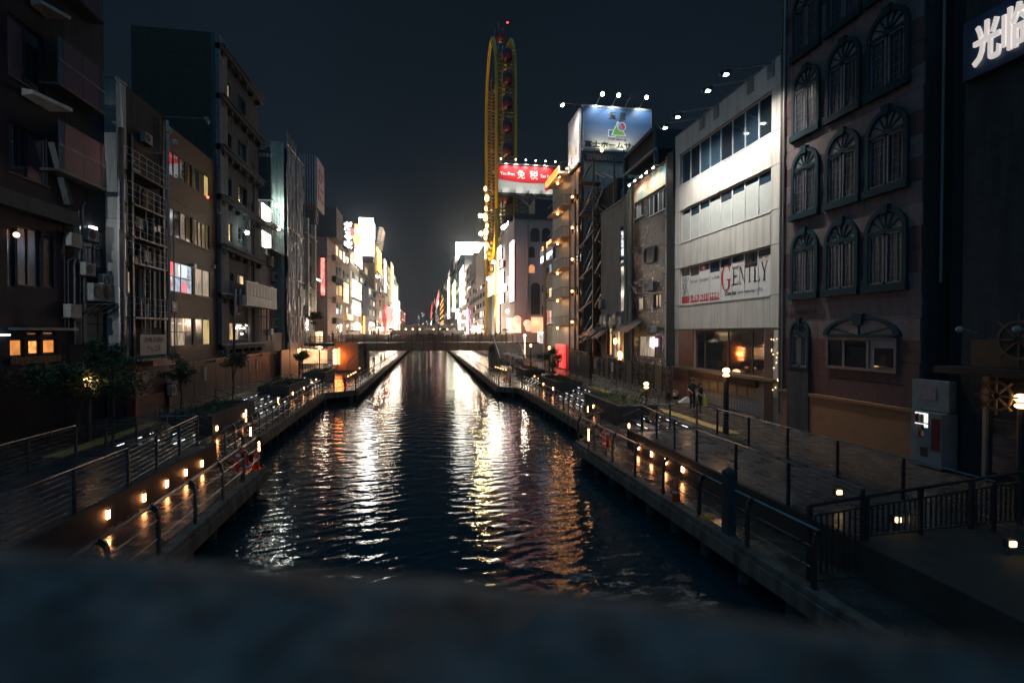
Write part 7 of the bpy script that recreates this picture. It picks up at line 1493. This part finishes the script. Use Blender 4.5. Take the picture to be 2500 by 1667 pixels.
build('poster_led', MB().fb(front(84), S(front(84), 1326), S(front(84), 1336), Zz(front(84), 1331, 800), Zz(front(84), 1331, 789), 0, .1), glow('led_poster', (.9, .7, 1), 1.2, .4, 2), oc)
# canal-side walls of the promenade beyond
for sd, lab in ((1, 'right'), (-1, 'left')):
    w = thing('promenade_wall', 'low dark wall along the back of the %s promenade' % lab, 'wall', V((sd * 15.6, 55, ZU)))
    y0, y1 = (47.6, 54.5) if sd > 0 else (33.5, 62); n = 16
    for k in range(n):
        a_ = y0 + (y1 - y0) * k / n; b_ = y0 + (y1 - y0) * (k + 1) / n; x0_, x1_ = sorted((sd * 15.4, sd * 15.55)); build('wall_panel', MB().box(x0_, x1_, a_ + .015, b_ - .015, ZU, 4.0 - (.15 if k % 3 == 0 else 0)), mat('damp_concrete_panel', (.085, .08, .078), .45, spec=.1, wear=.45, var=.25), w)
    x0_, x1_ = sorted((sd * 15.3, sd * 15.6)); build('wall_cap', MB().box(x0_, x1_, y0, y1, 4.01, 4.09), dark_metal, w)
    for k, yy in enumerate((38.5, 47.5, 49.5) if sd < 0 else (51,)): x0_, x1_ = sorted((sd * 15.36, sd * 15.39)); build('notice', MB().box(x0_, x1_, yy, yy + .45, 2.6, 3.6), pale_conc, w)
for k, (y0, y1, z1, m_) in enumerate(((55.5, 58.5, 4.2, mat('corrugated_grey', (.25, .23, .2), .5, stretch=(6, 6, .3), var=.4)), (58.8, 62.6, 4.9, mat('corrugated_warm', (.30, .22, .18), .5, stretch=(6, 6, .3), var=.4)))):
    tag(build('sheet_fence', MB().box(-14.9, -14.8, y0, y1, ZU, z1), m_), ('grey corrugated sheet fence below the wrapped scaffold', 'warm-lit corrugated sheet fence next to the tree lamp')[k], 'fence')
# left stairwell surroundings: tree lamp, awning with bulbs
aw2 = thing('bulb_awning', 'striped awning edged with warm bulbs beside the orange stairwell', 'awning', V((-13.5, 66, 4.2))); build('canopy', MB().hexa([V((-15.5, 64, 4.2)), V((-12.2, 64, 3.9)), V((-12.2, 67, 3.9)), V((-15.5, 67, 4.2)), V((-15.5, 64, 4.3)), V((-12.2, 64, 4.0)), V((-12.2, 67, 4.0)), V((-15.5, 67, 4.3))]), mat('awning_stripe', (.5, .12, .08), .6), aw2)
for k in range(8): build('bulb', MB().sphere((-15.4 + .45 * k, 63.9, 4.1 - .05 * k), .1, 6, 5), lamp_warm, aw2)
build('lit_back', MB().box(-15.4, -12.4, 66.5, 66.6, 2.2, 4.0), glow('booth_warm_back', (1, .52, .24), 0.9, .6, 1.5), aw2); pt((-13.8, 65, 3.3), 80, (1, .55, .25), .2, 'awning_light')
# ================================================================== skyline
for k, (u, w_, v, lab) in enumerate(((1012, 10, 790, 'low distant dark office slab left of the vanishing point'), (1021, 6, 766, 'slim distant dark tower with few lights'), (1032, 8, 762, 'second distant dark tower with pairs of lights'), (1043, 8, 780, 'distant dark tower with stacked lit rooms'), (1000, 7, 795, 'small distant block behind the far bridge'))):
    Bk = front(420 + 10 * k); a_, b_ = S(Bk, u - w_ / 2), S(Bk, u + w_ / 2); z1 = Zz(Bk, u, v); t = bldg(lab, Bk, a_, b_, z1, 8, mat('far_dark_block', (.06, .07, .09), .8))
    for j in range(6): s_ = a_ + (b_ - a_) * rnd.uniform(.1, .75); z_ = 10 + (z1 - 11) * rnd.random(); build('window', MB().fb(Bk, s_, s_ + .8, z_, z_ + .9, .0, .1), rnd.choice([lamp_warm if k == 3 else lit_w, lit_w, lit_blue]), t)
# ================================================================== trees and plants
def tree(label, base, h, crown, n, m, spread=(1, 1, .6), trunk=.09, lsz=.09, clumps=14):
    base = V(base); t = thing('tree', label, 'tree', base); tb2 = MB(); top = base + V((0, 0, h)); tb2.tube([base, base + V((.05, .03, h * .4)), top], [trunk, trunk * .8, trunk * .35], 7); cs = []
    for k in range(clumps):
        d = V((rnd.gauss(0, .5) * spread[0], rnd.gauss(0, .5) * spread[1], rnd.gauss(0, .5) * spread[2])) * crown; c = top + d; cs.append(c)
        tb2.tube([base + V((0, 0, h * rnd.uniform(.45, .85))), c.lerp(top, .4), c], [trunk * .35, trunk * .22, .008], 5)
    build('trunk', tb2, bark, t); lf = MB()
    for k in range(n):
        c = rnd.choice(cs); p = c + V((rnd.gauss(0, .26), rnd.gauss(0, .26), rnd.gauss(0, .16))) * crown * .75
        a_ = V((rnd.gauss(0, 1), rnd.gauss(0, 1), rnd.gauss(0, .5))).normalized() * lsz * rnd.uniform(.6, 1.3); b_ = a_.cross(V((rnd.gauss(0, .6), rnd.gauss(0, .6), 1))).normalized() * lsz * .5; lf.quad(p - a_, p + b_, p + a_, p - b_)
    o = build('crown', lf, m, t); o['kind'] = 'stuff'; return t
p = gnd(185, 922, 4.15); tree('broad leafy maple tree behind the left lamp post below the orange-lit windows', (p.x, p.y, ZU), 2.55, 1.55, 5200, leaf_m, (1.3, 1.0, .38), .07, .085, 26)
p = gnd(248, 862, 5.2); tree('upper leafy maple branches beside the pale fin wall at left', (p.x, p.y + .6, ZU), 3.5, .75, 1500, leaf_m, (1.2, 1, .55), .05, .075, 12)
p = gnd(440, 920, 3.6); tree('small round bushy tree next to the red kiosk', (p.x, p.y, ZU), 2.2, .75, 1800, leaf_m, (.7, .7, .9), .05, .07, 12)
p = gnd(567, 880, 4.2); tree('slender small tree on the left promenade by the grey wall', (p.x, p.y, ZU), 2.6, .8, 1500, leaf_d, (.8, .8, .8), .05, .08, 12)
p = gnd(1338, 872, 3.8); tree('small tree around the far lamp post on the right promenade', (p.x + .4, p.y, ZU), 2.2, .95, 1700, leaf_d, (.8, .8, .9), .05, .09, 12)
p = gnd(738, 872, 3.8); tree('small palm-like tree at the lit corner by the wrapped scaffold', (p.x, p.y, ZU), 2.3, .8, 1300, leaf_d, (1.1, 1, .4), .05, .1, 10)
p = CAM + ray(765, 775) * (71 / ray(765, 775).y); tree('dark potted bush hanging on the grey pilaster building', (p.x, p.y, p.z - 1.6), 1.6, 1.0, 1200, leaf_d, (.8, .6, .9), .06, .12, 10)
p = gnd(1560, 965, 2.6); tree('small green shrub round the short lamp post on the right planter', (12.6, 28.9, ZU), .7, .3, 500, leaf_m, (.8, .8, 1), .03, .05, 6)
# ================================================================== people
def person(label, p, h, yaw, top_m, bot_m, arm=0, walk=.12, hair='long', group='people on the banks and bridge', umbrella=None, hands=False):
    p = V(p); t = thing('person', label, 'person', p, group); s = h / 1.72; c, sn = math.cos(yaw), math.sin(yaw)
    def T(x, y, z): return V(((x * c - y * sn) * s, (x * sn + y * c) * s, z * s))
    J = {'pel': ((0, 0, .93), .135), 'wst': ((0, 0, 1.08), .115), 'chs': ((0, .01, 1.28), .15), 'nb': ((0, 0, 1.43), .07), 'nk': ((0, .01, 1.50), .055), 'hd': ((0, .02, 1.60), .092), 'ht': ((0, .01, 1.68), .072), 'fc': ((0, .075, 1.575), .045),
         'hL': ((.09, 0, .90), .10), 'kL': ((.10, walk, .49), .062), 'aL': ((.10, walk * .3, .09), .042), 'tL': ((.10, walk * .3 + .14, .04), .035), 'hR': ((-.09, 0, .90), .10), 'kR': ((-.10, -walk * .2, .49), .062), 'aR': ((-.10, -walk, .09), .042), 'tR': ((-.10, -walk + .14, .04), .035),
         'sL': ((.17, 0, 1.38), .06), 'eL': ((.24, .02, 1.12), .042), 'wL': ((.22 - .1 * arm, .14 + .1 * arm, .93 + .12 * arm), .03), 'pL': ((.21 - .13 * arm, .18 + .1 * arm, .87 + .14 * arm), .034),
         'sR': ((-.17, 0, 1.38), .06), 'eR': ((-.24, .02, 1.12), .042), 'wR': ((-.22, .10, .93), .03), 'pR': ((-.21, .13, .87), .034)}
    E_ = [('pel', 'wst'), ('wst', 'chs'), ('chs', 'nb'), ('nb', 'nk'), ('nk', 'hd'), ('hd', 'ht'), ('hd', 'fc'), ('pel', 'hL'), ('hL', 'kL'), ('kL', 'aL'), ('aL', 'tL'), ('pel', 'hR'), ('hR', 'kR'), ('kR', 'aR'), ('aR', 'tR'), ('chs', 'sL'), ('sL', 'eL'), ('eL', 'wL'), ('wL', 'pL'), ('chs', 'sR'), ('sR', 'eR'), ('eR', 'wR'), ('wR', 'pR')]
    if hands:
        for sd in 'LR':
            bx_, by_, bz_ = J['p' + sd][0]
            for k, (dx, ln) in enumerate(((-.03, .055), (-.012, .075), (.008, .08), (.026, .068))):
                J['f%s%d' % (sd, k)] = ((bx_ + dx * .8, by_ + .03, bz_ - .045), .010); J['g%s%d' % (sd, k)] = ((bx_ + dx, by_ + .045 + ln * .2, bz_ - .05 - ln * .6), .008); E_ += [('p' + sd, 'f%s%d' % (sd, k)), ('f%s%d' % (sd, k), 'g%s%d' % (sd, k))]
            J['m' + sd] = ((bx_ - (.045 if sd == 'L' else -.045), by_ + .03, bz_ - .02), .011); E_.append(('p' + sd, 'm' + sd))
    keys = list(J); me = D.meshes.new('body'); me.from_pydata([T(*J[k][0]) for k in keys], [(keys.index(a_), keys.index(b_)) for a_, b_ in E_], []); o = D.objects.new('body_tmp', me); COL.objects.link(o)
    md = o.modifiers.new('s', 'SKIN'); md.use_smooth_shade = True; sk = me.skin_vertices[0].data
    for i, k in enumerate(keys): sk[i].radius = (J[k][1] * s, J[k][1] * s * (.72 if k in ('chs', 'wst', 'pel') else 1))
    sk[0].use_root = True; md2 = o.modifiers.new('u', 'SUBSURF'); md2.levels = 1; md2.render_levels = 1
    me2 = D.meshes.new_from_object(o.evaluated_get(bpy.context.evaluated_depsgraph_get())); D.objects.remove(o); me2.name = 'body'
    me2.materials.clear(); [me2.materials.append(m_) for m_ in (skin, top_m, bot_m, black)]
    for f in me2.polygons:
        z = f.center.z / s; r = math.hypot(f.center.x, f.center.y) / s
        f.material_index = 3 if z < .1 else 2 if z < .98 and r < .2 and z < .95 else 1 if .9 < z < 1.46 and not (z < 1.2 and r > .215) else 0
        if .78 < z < 1.05 and r > .19: f.material_index = 0
        f.use_smooth = True
    b_ = link('body', me2, None, p); RL[b_.name] = p.copy(); adopt(b_, t)
    hm = MB(); hm.sphere(p + T(0, -.012, 1.645), .108 * s, 10, 8, sc=(1, 1.05, .95))
    if hair == 'long': hm.tube([p + T(0, -.06, 1.64), p + T(0, -.09, 1.5), p + T(0, -.1, 1.3)], [.1 * s, .095 * s, .05 * s], 8)
    build('hair', hm, hairm, t, True)
    if h > 1.5 and hands:
        fx = MB()
        for x in (-.033, .033): fx.sphere(p + T(x, .115, 1.60), .011 * s, 6, 5)
        build('eyes', fx, black, t); build('nose', MB().tube([p + T(0, .11, 1.605), p + T(0, .135, 1.565)], [.008 * s, .014 * s], 6), skin, t); build('mouth', MB().bar(p + T(-.022, .118, 1.535), p + T(.022, .118, 1.535), .008 * s), mat('lips', (.35, .1, .1), .5), t)
    if umbrella:
        u_ = thing('umbrella', 'open umbrella of the ' + label.replace('person', 'walker'), 'umbrella', p + V((0, 0, 1.2)), 'open umbrellas'); cu = MB(); c_ = p + T(.1, .1, 1.95); n = 10; prof = [(0.02, .22), (.28, .17), (.46, .06), (.54, -.06)]
        for (r0, z0_), (r1, z1_) in zip(prof, prof[1:]):
            for k in range(n):
                a0, a1 = 2 * math.pi * k / n, 2 * math.pi * (k + 1) / n; f_ = lambda r, z, a_: c_ + V((r * math.cos(a_), r * math.sin(a_), z)); cu.quad(f_(r0, z0_, a0), f_(r1, z1_, a0), f_(r1, z1_, a1), f_(r0, z0_, a1))
        build('canopy', cu, umbrella, u_); build('shaft', MB().tube([p + T(.15, .12, 1.1), c_ + V((0, 0, .25))], .012, 5), dark_metal, u_)
    return t
pp = gnd(1690, 1001, ZU); person('tall person in black with cap strap walking beside the shop panels', (pp.x, pp.y, ZU + .01), 1.78, math.pi * .9, cloth_b, cloth_b, 1, .1, 'long', 'two walkers in front of the white building', None, True)
pp = gnd(1709, 1006, ZU); person('person in black top with long dark hair carrying a yellow-green bag', (pp.x, pp.y, ZU + .01), 1.62, math.pi * 1.15, cloth_b, cloth_b, .6, .1, 'long', 'two walkers in front of the white building', None, True)
hb = thing('hand_bag', 'yellow-green bag hanging beside the second walker', 'bag', (pp.x + .26, pp.y, ZU + .55)); build('bag', MB().hexa([V((pp.x + .2, pp.y - .1, ZU + .35)), V((pp.x + .38, pp.y - .1, ZU + .35)), V((pp.x + .38, pp.y + .1, ZU + .35)), V((pp.x + .2, pp.y + .1, ZU + .35)), V((pp.x + .2, pp.y - .07, ZU + .95)), V((pp.x + .28, pp.y - .07, ZU + .95)), V((pp.x + .28, pp.y + .07, ZU + .95)), V((pp.x + .2, pp.y + .07, ZU + .95))]), cloth_y, hb); build('handle', MB().tube([(pp.x + .24, pp.y, ZU + .94), (pp.x + .22, pp.y, ZU + 1.05)], .012, 5), cloth_y, hb)
pp = gnd(1668, 981, ZU); tag(build('white_sack', MB().prism(front(pp.y), [(pp.x - .4, ZU), (pp.x + .3, ZU), (pp.x + .25, ZU + .3), (pp.x + .1, ZU + .32)], 0, .3), cloth_w), 'white triangular sack on the ground left of the two walkers', 'sack')
for i, (u, v, lab, mm, um) in enumerate(((1240, 893, 'person in pale coat at the foot of the bridge stairs', cloth_w, cloth_w), (1252, 899, 'second person in pale raincoat below the bridge stairs', cloth_w, cloth_w), (1263, 909, 'third person with pale umbrella nearest on the slope', cloth_w, cloth_w), (939, 884, 'dark figure standing under the bridge on the left deck', cloth_b, None), (931, 888, 'seated-looking dark figure under the bridge on the left deck', cloth_b, None), (913, 893, 'dark bulky figure beside the far left railing', cloth_b, None))):
    zz_ = ZL if i > 2 else ZU; pp = gnd(u, v + (10 if i < 3 else 2), zz_); person(lab, (pp.x, min(pp.y, 66 if i < 3 else 200), zz_ + .01), 1.66, math.pi * (1 + .2 * i), mm, cloth_b if i > 2 else mat('grey_trousers', (.2, .19, .18), .8), 0, .12, 'short', umbrella=um)
for i, (u, lab, um) in enumerate(((1018, 'dark figure leaning on the middle of the foot bridge', None), (1024, 'slim dark figure next to the middle leaning figure on the bridge', None), (1049, 'dark figure under a pale umbrella on the foot bridge', cloth_w), (1056, 'second dark figure beside the pale umbrella on the bridge', None), (1075, 'dark figure on the bridge right of the pale umbrellas', None), (1081, 'dark figure beside it looking over the bridge rail', cloth_b), (1104, 'figure with round pale umbrella on the right half of the bridge', cloth_w), (1176, 'figure with pale umbrella near the bridge right end', cloth_w), (1209, 'dark figure at the top of the bridge stairs', None), (1236, 'figure climbing off the stairs with an umbrella at right', cloth_w), (955, 'figure with dark umbrella at the left part of the bridge', cloth_b), (812, 'dark figure at the left end of the bridge near the fence', None), (834, 'dark figure in the lit left bridge approach', None))):
    y_ = BY + .6 + (i % 3) * 1.1; r_ = ray(u, 810); x_ = y_ * r_.x / r_.y; person(lab, (x_, y_, 4.56), 1.6 + .05 * (i % 3), math.pi * (.3 * i), cloth_b, cloth_b, 0, .05, 'short', umbrella=um)
# approach railing of the bridge on the left, lit from behind
ap = thing('bridge_approach', 'raised left bridge approach with lattice railing lit from behind', 'bridge', V((-14, 78, 4.4))); build('slab', MB().box(-18, -12.2, 75.2, 80, 4.1, 4.5), dark_conc, ap)
for k in range(4): build('plank', MB().box(-17.6, -12.3, 75.1, 75.17, 4.62 + .24 * k, 4.74 + .24 * k), wood, ap)
for k in range(9): build('post', MB().box(-17.5 + .62 * k, -17.4 + .62 * k, 75.17, 75.25, 4.4, 5.7), brown_metal, ap)
build('white_plank_lights', MB().box(-12.15, -12.1, 75.3, 75.5, 4.8, 5.6), lit_w, ap)
# spill lamps for the lit scene behind: shop light over promenade ends
pt((-12.5, 96, 8), 480, (1, .72, .5), .6, 'street_glow_left'); pt((-12.5, 135, 10), 960, (1, .86, .72), .8, 'street_glow_left_far'); pt((12.5, 160, 10), 1020, (1, .88, .76), .8, 'street_glow_right_far'); pt((-12.8, 190, 9), 1560, (1, .82, .66), .8, 'street_glow_left_end'); pt((12.8, 230, 9), 1560, (1, .82, .66), .8, 'street_glow_right_end')
# point lights added for shop light spilling onto both banks beyond the bridge
for k in range(9):
    for sd in (1, -1):
        y_ = 88 + 17 * k + (6 if sd > 0 else 0); pt((sd * 13.6, y_, 7.5 + .5 * (k % 2)), 200 + 210 * k, ((1, .66, .42), (1, .80, .62), (1, .60, .36))[(k + (sd > 0)) % 3], .35, 'added_shop_spill')
# ================================================================== haze of the wet night air
HZ = 0.0002
if HZ:
    hz = D.materials.new('haze_air'); hz.use_nodes = True; n = hz.node_tree.nodes; n.remove(n['Principled BSDF']); pv = n.new('ShaderNodeVolumePrincipled'); pv.inputs['Color'].default_value = (.82, .88, .95, 1); pv.inputs['Density'].default_value = HZ; pv.inputs['Anisotropy'].default_value = .93
    hz.node_tree.links.new(pv.outputs[0], n['Material Output'].inputs['Volume']); mb = MB().box(-80, 80, -30, 520, -2.4, 95); o = link('haze', mb.mesh('haze', hz)); o['kind'] = 'stuff'
for m_ in D.materials: m_.cycles.emission_sampling = 'AUTO' if hasattr(m_, 'cycles') else None
